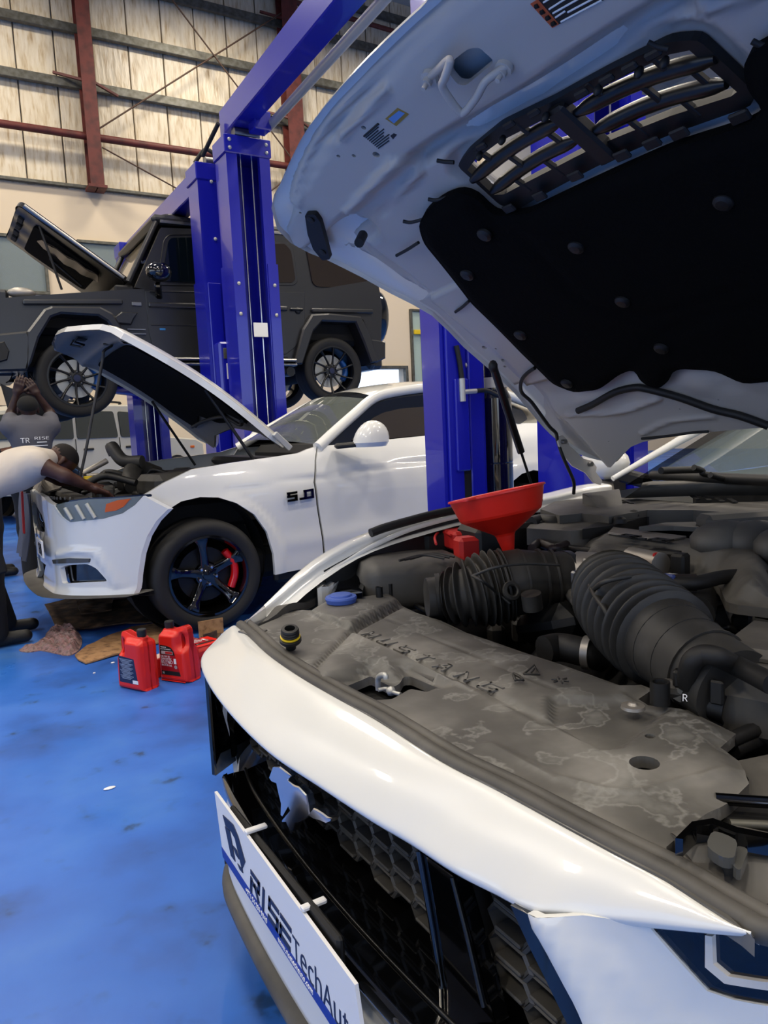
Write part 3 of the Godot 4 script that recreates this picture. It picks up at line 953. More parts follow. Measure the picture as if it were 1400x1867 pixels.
func bumper():
	var bm := Node3D.new()
	bm.name = "bumper"
	car.add_child(bm)
	# glossy black floor of the grille and the bar in front of it
	var led := []
	for i in 4: led.append(PackedVector3Array())
	var face := [PackedVector3Array(), PackedVector3Array(), PackedVector3Array(), PackedVector3Array(), PackedVector3Array()]
	for i in 41:
		var dz := lerpf(-0.64, 0.64, i / 40.0)
		var x := plan_curve(0.475, 0.11, 0.4, dz)
		led[0].append(V(0.665, 0.412, CZ + dz))
		led[1].append(V(x + 0.06, 0.4, CZ + dz))
		led[2].append(V(x + 0.03, 0.402, CZ + dz))
		led[3].append(V(x + 0.012, 0.402, CZ + dz))
		face[0].append(V(x + 0.012, 0.406, CZ + dz))
		face[1].append(V(x + 0.002, 0.404, CZ + dz))
		face[2].append(V(x - 0.004, 0.395, CZ + dz))
		face[3].append(V(x + 0.0, 0.38, CZ + dz))
		face[4].append(V(x + 0.02, 0.33, CZ + dz))
	part(bm, "grille_floor", B.new().grid(led), M.black_gloss)
	part(bm, "black_bar", B.new().grid(face), M.black_gloss)
	var edge := PackedVector3Array()
	for p in led[1]: edge.append(p + V(0, 0.003, 0))
	part(bm, "bar_edge", B.new().tube(edge, 0.004, 6), M.black_satin)
	# white corners with the light openings, navy frame towards the grille
	for s in [1, -1]:
		var sh := 0.0 if s > 0 else 0.11
		var bs := func(dz: float, y: float, off: float) -> Vector3: return V(bx(dz + sh) - off, y, CZ + dz)
		var white := pv([0.485, 0.68, 0.544, 0.7, 0.601, 0.71, 0.608, 0.7, 0.626, 0.676, 0.648, 0.646, 0.666, 0.641, 0.692, 0.639])
		white.append_array(PackedVector2Array([Vector2(0.86, 0.64), Vector2(0.93, 0.6), Vector2(0.93, 0.22), Vector2(0.6, 0.22), Vector2(0.6, 0.4)]))
		white.append_array(pv([0.558, 0.575, 0.543, 0.603, 0.525, 0.632, 0.506, 0.662]))
		var band := pv([0.458, 0.676, 0.487, 0.677, 0.506, 0.662, 0.525, 0.632, 0.543, 0.603, 0.559, 0.572])
		band.append_array(PackedVector2Array([Vector2(0.575, 0.43), Vector2(0.535, 0.43)]))
		band.append_array(pv([0.53, 0.561, 0.505, 0.605]))
		var crease := pv([0.509, 0.675, 0.528, 0.65, 0.554, 0.605])
		crease.append(Vector2(0.66, 0.4))
		var lens := pv([0.601, 0.711, 0.608, 0.7, 0.626, 0.676, 0.648, 0.646, 0.666, 0.641, 0.692, 0.639])
		lens.append_array(PackedVector2Array([Vector2(0.86, 0.655), Vector2(0.9, 0.72), Vector2(0.86, 0.735)]))
		lens.append_array(pv([0.691, 0.713, 0.669, 0.714, 0.638, 0.713]))
		var drl := pv([0.647, 0.709, 0.652, 0.709, 0.653, 0.678, 0.663, 0.667, 0.687, 0.666])
		drl.append_array(PackedVector2Array([Vector2(0.8, 0.675), Vector2(0.8, 0.66)]))
		drl.append_array(pv([0.687, 0.657, 0.661, 0.658, 0.647, 0.673]))
		if s < 0:
			white = flipx(white)
			band = flipx(band)
			for i in band.size(): band[i].x = band[i].x * 0.6 - 0.345
			lens = flipx(lens)
			drl = flipx(drl)
			crease = flipx(crease)
			for arr in [white, lens, drl, crease]:
				for i in arr.size(): arr[i].x = arr[i].x * 0.7 - 0.3
		part(bm, "corner_panel", sheet(B.new(), white, [], 0.015, func(dz, y): return bs.call(dz, y, 0.022 * exp(-pow(pdist(Vector2(dz, y), crease) / 0.028, 2)) + 0.02 * sst(0.6, 0.5, y) - 0.012 * sst(0.055, 0.03, -sdf(Vector2(dz, y), white)) * 0.4), 0.012, V(1, 0, 0)), M.white_paint)
		part(bm, "grille_frame", sheet(B.new(), band, [], 0.015, func(dz, y): return bs.call(dz, y, 0.003), 0.05 if s > 0 else 0.012, V(1, 0, 0)), M.black_gloss)
		part(bm, "headlight_rim", sheet(B.new(), Geometry2D.offset_polygon(lens, 0.006)[0], [lens], 0.015, func(dz, y): return bs.call(dz, y, -0.008), 0.03, V(1, 0, 0)), M.black)
		part(bm, "headlight_housing", sheet(B.new(), lens, [], 0.02, func(dz, y): return bs.call(dz, y, -0.05), 0.01, V(1, 0, 0)), mat("lamp_navy", Color(0.03, 0.06, 0.14), 0.25))
		part(bm, "headlight_lens", sheet(B.new(), lens, [], 0.02, func(dz, y): return bs.call(dz, y, -0.01), 0.0), mat("lens_navy", Color(0.02, 0.04, 0.1, 0.75), 0.03))
		M.lens_navy.transparency = BaseMaterial3D.TRANSPARENCY_ALPHA
		part(bm, "light_strip", sheet(B.new(), drl, [], 0.01, func(dz, y): return bs.call(dz, y, -0.004), 0.012, V(1, 0, 0)), mat("strip_white", Color(0.85, 0.82, 0.77), 0.35), "pale C-shaped light strip")
	# lower bumper and the black splitter
	var lw := []
	for i in 6: lw.append(PackedVector3Array())
	var lip := []
	for i in 6: lip.append(PackedVector3Array())
	for i in 61:
		var dz := lerpf(-0.93, 0.93, i / 60.0)
		var x := plan_curve(0.475, 0.1, 1.7, dz)
		lw[0].append(V(x + 0.012, 0.42 if absf(dz) > 0.66 else 0.36, CZ + dz))
		lw[1].append(V(x - 0.008, 0.35, CZ + dz))
		lw[2].append(V(x - 0.004, 0.3, CZ + dz))
		lw[3].append(V(x + 0.014, 0.26, CZ + dz))
		lw[4].append(V(x - 0.012, 0.215, CZ + dz))
		lw[5].append(V(x - 0.005, 0.18, CZ + dz))
		lip[0].append(V(x - 0.004, 0.188, CZ + dz))
		lip[1].append(V(x - 0.018, 0.185, CZ + dz))
		lip[2].append(V(x - 0.03, 0.175, CZ + dz))
		lip[3].append(V(x - 0.029, 0.16, CZ + dz))
		lip[4].append(V(x - 0.02, 0.148, CZ + dz))
		lip[5].append(V(x + 0.2, 0.15, CZ + dz))
	part(bm, "lower_panel", B.new().grid(lw), M.white_paint)
	part(bm, "splitter", B.new().grid(lip), M.dusty, "black rubber splitter lip")
	part(bm, "splitter_fin", sheet(B.new(), pv([-0.7, 0.2, -0.7, 0.3, -0.64, 0.33, -0.58, 0.3, -0.56, 0.22]), [], 0.03, func(dz, y): return V(plan_curve(0.455, 0.1, 1.7, dz), y, CZ + dz), 0.02, V(1, 0, 0), true), M.black)

func shell_of_car():
	# side panels, wings, roof and glass
	var zc := CZ
	for s in [1, -1]:
		var rows := []
		var hub := V(1.34, 0.34, 0)
		# front wing: rows from the lower edge up to the wing's rolled inner edge
		var wing := []
		for i in 25:
			var x := lerpf(0.74, 2.15, i / 24.0)
			var yl := 0.2
			var dx := (x - hub.x) / 0.375
			if absf(dx) < 1.0: yl = maxf(yl, hub.y + 0.375 * sqrt(1.0 - dx * dx))
			var top := slut(pv([0.743, 0.772, 0.913, 0.862, 1.065, 0.919, 1.29, 0.955, 1.489, 0.974, 1.812, 0.979, 2.05, 1.0, 2.15, 1.0]), x) - 0.006
			var out := slut(pv([0.74, 0.845, 0.8, 0.872, 0.9, 0.905, 1.1, 0.925, 1.4, 0.935, 1.8, 0.93, 2.15, 0.925]), x)
			var inn := slut(pv([0.74, 0.82, 0.9, 0.845, 1.1, 0.85, 1.5, 0.85, 2.15, 0.84]), x)
			var line := PackedVector3Array()
			for k in [[out * 0.985, minf(yl, top - 0.05)], [out + 0.005, lerpf(yl, top, 0.3)], [out + 0.005, lerpf(yl, top, 0.62)], [out - 0.002, lerpf(yl, top, 0.86)], [out - 0.012, top - 0.008], [lerpf(out, inn, 0.6), top], [inn, top - 0.006], [inn - 0.004, top - 0.03], [inn - 0.045, top - 0.04]]:
				line.append(V(x, k[1], zc + s * k[0]))
			wing.append(line)
		part(car, "front_wing", B.new().grid(fine(wing, 1, 3)), M.white_paint)
		var door := []
		for i in 13:
			var x := lerpf(2.16, 3.3, i / 12.0)
			var line := PackedVector3Array()
			for k in [[0.88, 0.2], [0.92, 0.42], [0.935, 0.6], [0.91, 0.78], [0.88, 0.9], [0.84, 0.965]]: line.append(V(x, k[1] + 0.03 * (x - 2.16) * (1.0 if k[1] > 0.7 else 0.0), zc + s * k[0]))
			door.append(line)
		part(car, "door", B.new().grid(fine(door, 1, 3)), M.white_paint)
		var rear := []
		for i in 17:
			var x := lerpf(3.31, 5.1, i / 16.0)
			var yl := 0.22
			var dx := (x - 4.06) / 0.375
			if absf(dx) < 1.0: yl = maxf(yl, 0.34 + 0.375 * sqrt(1.0 - dx * dx))
			var line := PackedVector3Array()
			for k in [[0.9, 0.0], [0.95, 0.4], [0.955, 0.7], [0.9, 0.88], [0.78, 1.0]]: line.append(V(x, lerpf(yl, 1.02, k[1]), zc + s * (k[0] - 0.12 * sst(4.5, 5.1, x))))
			rear.append(line)
		part(car, "rear_wing", B.new().grid(fine(rear, 1, 3)), M.white_paint)
		for x in [1.34, 4.06]: sport_wheel(car, V(x, 0.34, zc + s * 0.8), s, "wheel")
		# pillar, roof rail, side glass, mirror
		var pil := PackedVector3Array([V(2.1, 1.02, zc + s * 0.79), V(2.36, 1.13, zc + s * 0.735), V(2.62, 1.235, zc + s * 0.68), V(3.0, 1.36, zc + s * 0.6), V(3.5, 1.4, zc + s * 0.57), V(4.2, 1.3, zc + s * 0.6), V(4.75, 1.07, zc + s * 0.68)])
		part(car, "roof_rail", B.new().tube(cr(pil, 4), [0.01, 0.011, 0.013, 0.014, 0.016, 0.018, 0.02, 0.022, 0.024, 0.026, 0.028, 0.03, 0.03, 0.03, 0.03, 0.03, 0.03, 0.03, 0.03, 0.03, 0.03, 0.03, 0.03, 0.03, 0.03], 8), M.white_paint)
		part(car, "side_glass", B.new().grid([PackedVector3Array([V(2.2, 0.985, zc + s * 0.82), V(3.3, 1.0, zc + s * 0.84), V(4.5, 1.02, zc + s * 0.8)]), PackedVector3Array([V(2.75, 1.26, zc + s * 0.67), V(3.4, 1.385, zc + s * 0.58), V(4.15, 1.3, zc + s * 0.6)])]), M.tint_glass)
		var mp: Vector3 = V(2.32, 1.06, zc + s * 1.03)
		var mi := part(car, "mirror", B.new().ball(mp, V(0.075, 0.07, 0.13), Basis(Vector3.UP, 0.15 * s), 16), M.white_paint)
		part(mi, "mirror_stalk", B.new().bar(mp + V(0.03, -0.05, -s * 0.06), V(2.36, 0.985, zc + s * 0.84), 0.06, 0.05, Vector3.UP, 0.01), M.black)
	var roof := []
	for i in 9:
		var x := lerpf(3.0, 4.2, i / 8.0)
		var line := PackedVector3Array()
		for j in 7:
			var t := lerpf(-1, 1, j / 6.0)
			line.append(V(x, 1.345 + 0.06 * sin(PI * i / 8.0) - 0.05 * sst(4, 8, i) + 0.035 * (1 - t * t), zc + t * 0.6))
		roof.append(line)
	part(car, "roof_panel", B.new().grid(roof), M.white_paint)
	part(car, "rear_window", B.new().grid([PackedVector3Array([V(4.2, 1.3, zc - 0.6), V(4.22, 1.34, zc), V(4.2, 1.3, zc + 0.6)]), PackedVector3Array([V(4.8, 1.06, zc - 0.68), V(4.84, 1.07, zc), V(4.8, 1.06, zc + 0.68)])]), M.tint_glass)
	part(car, "boot_lid", B.new().grid(fine([PackedVector3Array([V(4.75, 1.06, zc - 0.75), V(4.8, 1.07, zc), V(4.75, 1.06, zc + 0.75)]), PackedVector3Array([V(5.12, 1.03, zc - 0.72), V(5.2, 1.05, zc), V(5.12, 1.03, zc + 0.72)]), PackedVector3Array([V(5.13, 0.6, zc - 0.8), V(5.24, 0.6, zc), V(5.13, 0.6, zc + 0.8)]), PackedVector3Array([V(5.1, 0.22, zc - 0.8), V(5.18, 0.22, zc), V(5.1, 0.22, zc + 0.8)])], 3, 4)), M.white_paint)
	part(car, "underbody", B.new().box(V(3.1, 0.3, zc), V(4.2, 0.16, 1.6), Basis(), 0.03), M.dark)
	# cabin inside the windscreen
	part(car, "dashboard", B.new().box(V(2.75, 0.9, zc), V(0.6, 0.22, 1.5), Basis(), 0.05), M.black)
	for s in [1, -1]:
		part(car, "seat", B.new().box(V(3.6, 0.86, zc + s * 0.38), V(0.18, 0.75, 0.5), Basis(Vector3.BACK, -0.25), 0.08), M.black)

# a black five-spoke wheel with its tyre; its outer face looks along z times s
func sport_wheel(parent: Node3D, c: Vector3, s: float, called: String, R := 0.34, steer := 0.0) -> Node3D:
	var o := Node3D.new()
	o.name = called
	o.position = c
	o.rotation.y = steer
	parent.add_child(o, true)
	var xf := Transform3D(Basis(Vector3.RIGHT, Vector3(0, 0, s), Vector3(0, -s, 0)), Vector3.ZERO)
	var rr := R * 0.73
	part(o, "tyre", B.new().lathe(pv([rr - 0.01, -0.2, R - 0.05, -0.21, R - 0.012, -0.19, R - 0.002, -0.165, R, -0.1, R, -0.03, R - 0.003, 0.06, R - 0.014, 0.088, R - 0.035, 0.105, R - 0.06, 0.108, rr + 0.012, 0.1, rr - 0.006, 0.092]), xf, 48, true), M.tyre)
	part(o, "rim", B.new().lathe(pv([rr - 0.006, 0.094, rr - 0.004, 0.1, rr - 0.018, 0.1, rr - 0.03, 0.07, rr - 0.035, -0.1, rr - 0.01, -0.18]), xf, 40), M.black_gloss)
	part(o, "brake_disc", B.new().lathe(pv([0.06, 0.0, 0.175, 0.0, 0.175, -0.02, 0.06, -0.02]), xf, 32), mat("disc_dark", Color(0.2, 0.2, 0.2), 0.4, 0.8))
	part(o, "hub", B.new().lathe(pv([0.001, 0.062, 0.03, 0.06, 0.034, 0.05, 0.075, 0.046, 0.085, 0.03, 0.085, -0.05]), xf, 20), M.black_gloss)
	for k in 5:
		var a := TAU * k / 5.0 + PI / 2 + 0.12
		var d := Vector3(cos(a), sin(a), 0)
		var t := Vector3(-sin(a), cos(a), 0)
		var rows := []
		for q in [[0.05, 0.036, 0.05], [0.11, 0.03, 0.056], [0.17, 0.03, 0.07], [rr - 0.05, 0.042, 0.085], [rr - 0.012, 0.062, 0.088]]:
			var line := PackedVector3Array()
			for e in [[-1.0, -0.05], [-0.95, -0.012], [-0.6, 0.0], [0.0, -0.006], [0.6, 0.0], [0.95, -0.012], [1.0, -0.05]]: line.append(d * q[0] + t * q[1] * e[0] + Vector3(0, 0, s * (q[2] + e[1])))
			rows.append(line)
		part(o, "spoke", B.new().grid(fine(rows, 3, 1)), M.black_gloss)
	for k in 5:
		var a := TAU * k / 5.0 + PI / 2 + 0.12 + PI / 5
		part(o, "wheel_nut", B.new().lathe(pv([0.001, 0.072, 0.009, 0.07, 0.011, 0.05]), Transform3D(xf.basis, Vector3(cos(a) * 0.057, sin(a) * 0.057, 0)), 8), M.chrome)
	return o

# ---------------------------------------------------------------- hood of the front car, propped open
const HO := Vector3(2.02, 1.02, -1.10)
var hood_d := Vector3(-cos(deg_to_rad(34.5)), sin(deg_to_rad(34.5)), 0)
var hood_n := Vector3(sin(deg_to_rad(34.5)), cos(deg_to_rad(34.5)), 0)
var car: Node3D          # the front car

# u runs from the hinge to the leading edge, w across the car, h away from the engine
func hp(u: float, w: float, h := 0.0) -> Vector3:
	var c := 0.055 * sin(PI * clampf(u / 1.45, 0, 1)) + 0.08 * (1.0 - (w / 0.8) * (w / 0.8))
	return HO + hood_d * u + hood_n * (c + h) + Vector3(0, 0, w)

func hq(p: Vector2, h := 0.0) -> Vector3: return hp(p.x, p.y, h)

func mirror_w(p: PackedVector2Array) -> PackedVector2Array:
	var o := PackedVector2Array()
	for q in p: o.append(Vector2(q.x, -q.y))
	o.reverse()
	return o

func hood_pad(parent: Node3D, called: String, poly: PackedVector2Array, h0: float, t: float, m: Material, label := "", step := 0.02) -> MeshInstance3D:
	return part(parent, called, sheet(B.new(), poly, [], step, func(u, w): return hp(u, w, h0), t, hood_n, false), m, label)

func hood_strip(parent: Node3D, called: String, pts: PackedVector2Array, r: float, h: float, m: Material, label := "", smooth := true) -> MeshInstance3D:
	var q := PackedVector3Array()
	for p in pts: q.append(hq(p, h))
	return part(parent, called, B.new().tube(cr(q, 4) if smooth else q, r, 8), m, label)

func front_car_hood():
	var hood := Node3D.new()
	hood.name = "hood"
	car.add_child(hood)
	var lead := pv([1.444, -0.771, 1.465, -0.712, 1.496, -0.588, 1.517, -0.478, 1.531, -0.304, 1.536, -0.139, 1.536, -0.024])
	var left := PackedVector2Array([Vector2(1.538, 0.0)])
	for i in range(lead.size() - 1, -1, -1): left.append(lead[i])
	left.append_array(pv([1.332, -0.878, 1.233, -0.857, 1.124, -0.831, 1.029, -0.814, 0.888, -0.779, 0.73, -0.797, 0.614, -0.795, 0.48, -0.795, 0.314, -0.811, 0.223, -0.806, 0.148, -0.783, 0.082, -0.743, 0.062, -0.724, 0.054, -0.698, 0.138, -0.567, 0.159, -0.452, 0.165, -0.277]))
	var half := cr2(left, 2)
	half.append(Vector2(0.172, 0.0))
	var outline := half.duplicate()
	for i in range(half.size() - 2, 0, -1): outline.append(Vector2(half[i].x, -half[i].y))
	# openings
	var latch := rounded(pv([1.429, -0.08, 1.446, -0.047, 1.446, -0.003, 1.437, 0.017, 1.403, 0.018, 1.398, 0.009, 1.393, -0.073, 1.404, -0.085]), 0.006, 2)
	var vent := rounded(pv([1.237, -0.28, 1.252, -0.236, 1.268, -0.12, 1.261, 0.022, 1.261, 0.157, 1.257, 0.286, 1.241, 0.323, 1.119, 0.343, 1.106, 0.326, 1.109, 0.18, 1.107, 0.015, 1.09, -0.242, 1.114, -0.263]), 0.02, 3)
	var holes := [latch, vent]
	for q in [[Vector2(1.451, -0.357), 0.006], [Vector2(1.438, -0.485), 0.005], [Vector2(1.416, -0.451), 0.005], [Vector2(1.386, -0.401), 0.009], [Vector2(1.32, 0), 0.005], [Vector2(1.39, -0.748), 0.004], [Vector2(0.688, -0.763), 0.008], [Vector2(0.686, -0.701), 0.004], [Vector2(0.63, -0.721), 0.007], [Vector2(0.587, -0.764), 0.005], [Vector2(0.3, -0.717), 0.006], [Vector2(0.277, -0.31), 0.003], [Vector2(0.297, -0.179), 0.003], [Vector2(0.18, -0.626), 0.003]]: holes.append(disc(q[0], q[1], -1, 8))
	var bead1 := cr2(pv([1.424, -0.741, 1.469, -0.615, 1.502, -0.454, 1.513, -0.297, 1.515, -0.151, 1.515, -0.027, 1.511, 0.064]), 3)
	var bead2 := cr2(pv([1.414, -0.727, 1.449, -0.623, 1.469, -0.505, 1.47, -0.469]), 3)
	var bead3 := cr2(pv([1.467, -0.43, 1.473, -0.333, 1.481, -0.225]), 3)
	var stepb := cr2(pv([1.3, -0.773, 1.322, -0.554, 1.336, -0.395, 1.338, -0.248, 1.329, -0.095, 1.325, 0.026, 1.325, 0.137, 1.319, 0.252, 1.297, 0.368, 1.271, 0.465]), 3)
	var stepc := cr2(pv([1.255, -0.576, 1.293, -0.409, 1.306, -0.287, 1.295, -0.187, 1.288, -0.042, 1.281, 0.055, 1.279, 0.184, 1.277, 0.305, 1.231, 0.381]), 3)
	var capsule := pv([1.284, -0.621, 1.317, -0.388])
	var rail := cr2(pv([1.261, -0.814, 1.185, -0.762, 1.041, -0.752, 0.913, -0.725, 0.689, -0.732, 0.501, -0.73, 0.312, -0.736]), 3)
	var rear1 := cr2(pv([0.337, -0.673, 0.306, -0.502, 0.337, -0.347]), 3)
	var rear2 := cr2(pv([0.193, -0.488, 0.231, -0.372, 0.23, -0.231]), 3)
	var dish := Vector2(1.24, -0.685)
	var ventrim := cr2(vent, 1)
	var front_u := func(w: float) -> float: return 1.538 - 0.17 * w * w
	var f := func(u: float, w: float) -> Vector3:
		var aw := -absf(w)
		var p := Vector2(u, aw)
		var h := 0.0
		var g := func(line, wd): return exp(-pow(pdist(p, line) / wd, 2.0))
		var du: float = front_u.call(w) - u
		if du < 0.35:
			h += 0.02 * (1.0 - sst(0.02, 0.045, du)) 
			h -= 0.016 * g.call(bead1, 0.011)
			h -= 0.012 * (g.call(bead2, 0.009) + g.call(bead3, 0.009))
		if u > 0.95:
			var ub := lut_line(stepb, aw)
			h += 0.045 * (1.0 - sst(-0.025, 0.012, u - ub))
			var uc := lut_line(stepc, aw)
			h -= 0.03 * (1.0 - sst(-0.02, 0.008, u - uc))
			h -= 0.03 * sst(0.05, 0.022, pdist(p, capsule))
			h += 0.018 * sst(0.055, 0.03, p.distance_to(dish))
		h += 0.02 * sst(0.05, 0.02, -(sdf(Vector2(u, w), vent)) * -1.0) if u > 0.98 and absf(w) < 0.5 else 0.0
		var e := 0.79 - absf(w)
		if u < 1.3:
			h += 0.024 * sst(0.085, 0.045, e) - 0.014 * g.call(rail, 0.01)
		if u < 0.5:
			h -= 0.012 * g.call(rear1, 0.012) + 0.008 * g.call(rear2, 0.01)
			h += 0.02 * sst(0.36, 0.44, u) 
			h += 0.006 * sin(w * 38.0) * sst(0.3, 0.36, u) * (1.0 - sst(0.4, 0.5, u))
		return hp(u, w, h)
	part(hood, "inner_panel", sheet(B.new(), outline, holes, 0.0125, f, 0.016, hood_n), M.white_under)
	# outer skin, a little larger
	var big := Geometry2D.offset_polygon(outline, 0.012)[0]
	part(hood, "outer_skin", sheet(B.new(), big, [vent], 0.04, func(u, w): return hp(u, w, 0.045 - 0.02 * sst(0.72, 0.8, absf(w)) - 0.03 * sst(0.09, 0.0, front_u.call(w) - u)), 0.014, -hood_n), M.white_paint)
	# insulation pad
	var ins := pv([1.179, -0.495, 1.198, -0.452, 1.206, -0.418, 1.21, -0.356, 1.201, -0.305, 1.17, -0.287, 1.133, -0.292, 1.106, -0.29, 1.093, -0.273, 1.071, -0.214, 1.078, -0.021, 1.086, 0.181, 1.08, 0.292, 1.081, 0.341, 1.097, 0.364, 1.147, 0.363, 1.191, 0.384, 1.206, 0.409])
	var rear_l := pv([0.374, -0.018, 0.374, -0.065, 0.424, -0.118, 0.449, -0.206, 0.441, -0.234, 0.409, -0.264, 0.383, -0.315, 0.406, -0.337, 0.427, -0.345, 0.472, -0.338, 0.464, -0.393, 0.425, -0.496, 0.436, -0.582, 0.491, -0.623, 0.649, -0.623, 0.884, -0.606, 1.057, -0.556, 1.127, -0.536])
	var pad := ins.duplicate()
	var lf := PackedVector2Array()
	for q in rear_l:
		if q.y < -0.11: lf.append(q)
	for q in [Vector2(1.205, 0.44), Vector2(1.174, 0.509)]: pad.append(q)
	for i in range(lf.size() - 1, -1, -1): pad.append(Vector2(lf[i].x, -lf[i].y))
	pad.append(Vector2(0.365, 0.07))
	pad.append(Vector2(0.362, -0.07))
	pad.append_array(lf)
	pad = rounded(pad, 0.02, 2)
	var fold := cr2(pv([1.075, -0.332, 1.022, -0.271, 0.916, -0.276, 0.759, -0.278, 0.668, -0.14, 0.687, 0.074]), 3)
	var fold2 := cr2(pv([0.441, -0.413, 0.575, -0.2, 0.632, -0.012, 0.631, 0.109]), 3)
	var ft := func(u: float, w: float) -> Vector3:
		var p := Vector2(u, w)
		var d := -sdf(p, pad)
		return hp(u, w, -0.012 - 0.016 * sst(0.0, 0.035, d) + 0.006 * exp(-pow(pdist(p, fold) / 0.02, 2)) + 0.006 * exp(-pow(pdist(p, fold2) / 0.025, 2)))
	part(hood, "insulation_pad", sheet(B.new(), pad, [], 0.02, ft, 0.02, hood_n), M.felt, "black felt insulation pad")
	for q in [Vector2(0.991, -0.502), Vector2(0.945, -0.166), Vector2(1.079, -0.343), Vector2(0.741, -0.183), Vector2(0.729, -0.546), Vector2(0.553, -0.192), Vector2(0.496, -0.555), Vector2(0.944, 0.206)]:
		var c: Vector3 = hq(q, -0.034)
		part(hood, "pad_fastener", B.new().lathe(pv([0.0005, -0.004, 0.012, -0.003, 0.019, 0.002, 0.02, 0.008]), Transform3D(Basis(hood_d, hood_n, Vector3.BACK), c), 16), M.black)
	# wire clips round the pad
	for q in [pv([1.296, -0.282, 1.284, -0.27, 1.271, -0.252]), pv([1.225, -0.402, 1.212, -0.386, 1.204, -0.354]), pv([1.209, -0.524, 1.195, -0.508, 1.185, -0.469]), pv([1.133, -0.651, 1.132, -0.603, 1.134, -0.553]), pv([0.876, -0.686, 0.882, -0.65, 0.892, -0.611]), pv([1.291, 0.278, 1.278, 0.285, 1.265, 0.298]), pv([1.217, 0.412, 1.206, 0.418, 1.2, 0.426])]:
		hood_strip(hood, "clip", q, 0.0045, -0.006, M.black)
	# the vent: frame, slats, ribs, tabs
	var fo := rounded(pv([1.251, -0.277, 1.265, -0.229, 1.279, -0.109, 1.269, 0.03, 1.269, 0.163, 1.266, 0.289, 1.246, 0.332, 1.117, 0.352, 1.095, 0.334, 1.099, 0.173, 1.096, 0.006, 1.078, -0.254, 1.108, -0.283]), 0.012, 2)
	var inner := pv([1.229, -0.266, 1.241, -0.226, 1.249, -0.141, 1.244, 0.006, 1.247, 0.145, 1.245, 0.277, 1.236, 0.309, 1.131, 0.328, 1.127, 0.315, 1.136, 0.199, 1.14, 0.043, 1.134, -0.097, 1.13, -0.247, 1.141, -0.271])
	part(hood, "vent_frame", sheet(B.new(), fo, [inner], 0.02, func(u, w): return hp(u, w, 0.012), 0.02, hood_n), M.black, "black vent frame")
	var vc := 0.036
	for s in 2:
		for k in 2:
			var u0 := 1.212 - 0.052 * k
			var a := PackedVector3Array()
			for i in 13:
				var w: float = lerpf(-0.282 + 0.016 * k, 0.012, i / 12.0) if s == 0 else lerpf(0.052, 0.335 - 0.012 * k, i / 12.0)
				a.append(hp(u0 - 0.24 * (w - vc) * (w - vc) + 0.012, w, 0.012 + 0.012 * sin(PI * i / 12.0)))
			part(hood, "vent_slat", B.new().tube(a, [0.008, 0.014, 0.0165, 0.0165, 0.0165, 0.0165, 0.0165, 0.0165, 0.0165, 0.0165, 0.0165, 0.014, 0.008], 12, true, 0.9), M.black_satin)
	part(hood, "vent_middle_bar", B.new().bar(hp(1.26, vc - 0.006, 0.012), hp(1.1, vc + 0.004, 0.012), 0.045, 0.03, hood_n, 0.006), M.black)
	for q in [[1.235, -0.2], [1.185, -0.15], [1.135, -0.09], [1.238, -0.07], [1.19, -0.03], [1.24, 0.12], [1.19, 0.2], [1.14, 0.13], [1.236, 0.25], [1.185, 0.29], [1.14, 0.24], [1.135, -0.19]]:
		part(hood, "vent_rib", B.new().bar(hp(q[0] + 0.028, q[1] - 0.004, 0.016), hp(q[0] - 0.028, q[1] + 0.006, 0.016), 0.011, 0.012, hood_n, 0.002), M.black)
	for q in [Vector2(1.279, -0.067), Vector2(1.275, -0.001), Vector2(1.263, 0.11), Vector2(1.265, 0.17), Vector2(1.265, 0.22), Vector2(1.267, 0.269), Vector2(1.268, -0.164)]:
		part(hood, "vent_tab", B.new().box(hq(q, -0.004), V(0.014, 0.008, 0.03), Basis(hood_d, hood_n, Vector3.BACK), 0.003), M.black)
	for q in [Vector2(1.096, -0.157), Vector2(1.106, -0.044), Vector2(1.108, 0.079), Vector2(1.106, 0.207), Vector2(1.094, 0.318), Vector2(1.1, -0.251), Vector2(1.108, 0.149)]:
		part(hood, "vent_tab", B.new().box(hq(q, -0.004), V(0.022, 0.008, 0.035), Basis(hood_d, hood_n, Vector3.BACK), 0.003), M.black)
	for q in [Vector2(1.254, -0.184), Vector2(1.26, -0.106), Vector2(1.258, 0.016), Vector2(1.257, 0.146), Vector2(1.252, 0.231), Vector2(1.248, 0.279)]:
		part(hood, "vent_stud", B.new().ball(hq(q, -0.008), V(0.008, 0.012, 0.008), Basis(hood_d, hood_n, Vector3.BACK), 8), M.black)
	# striker hoop with its two studs
	part(hood, "striker_hoop", B.new().tube(cr([hq(Vector2(1.449, -0.117), -0.004), hq(Vector2(1.456, -0.066), -0.02), hq(Vector2(1.463, -0.017), -0.035), hq(Vector2(1.459, -0.015), -0.04), hq(Vector2(1.447, -0.036), -0.05), hq(Vector2(1.437, -0.056), -0.05), hq(Vector2(1.405, -0.069), -0.05), hq(Vector2(1.379, -0.075), -0.05), hq(Vector2(1.372, -0.067), -0.05), hq(Vector2(1.381, -0.025), -0.045), hq(Vector2(1.392, 0.006), -0.035), hq(Vector2(1.388, 0.024), -0.02), hq(Vector2(1.381, 0.036), -0.004)], 5), 0.0075, 10), M.white_under)
	for q in [Vector2(1.448, -0.115), Vector2(1.381, 0.027)]:
		part(hood, "striker_nut", B.new().lathe(pv([0.0005, -0.03, 0.005, -0.03, 0.005, -0.018, 0.01, -0.018, 0.01, -0.008, 0.017, -0.007, 0.017, 0.004]), Transform3D(Basis(hood_d, hood_n, Vector3.BACK), hq(q, -0.004)), 10), M.white_under)
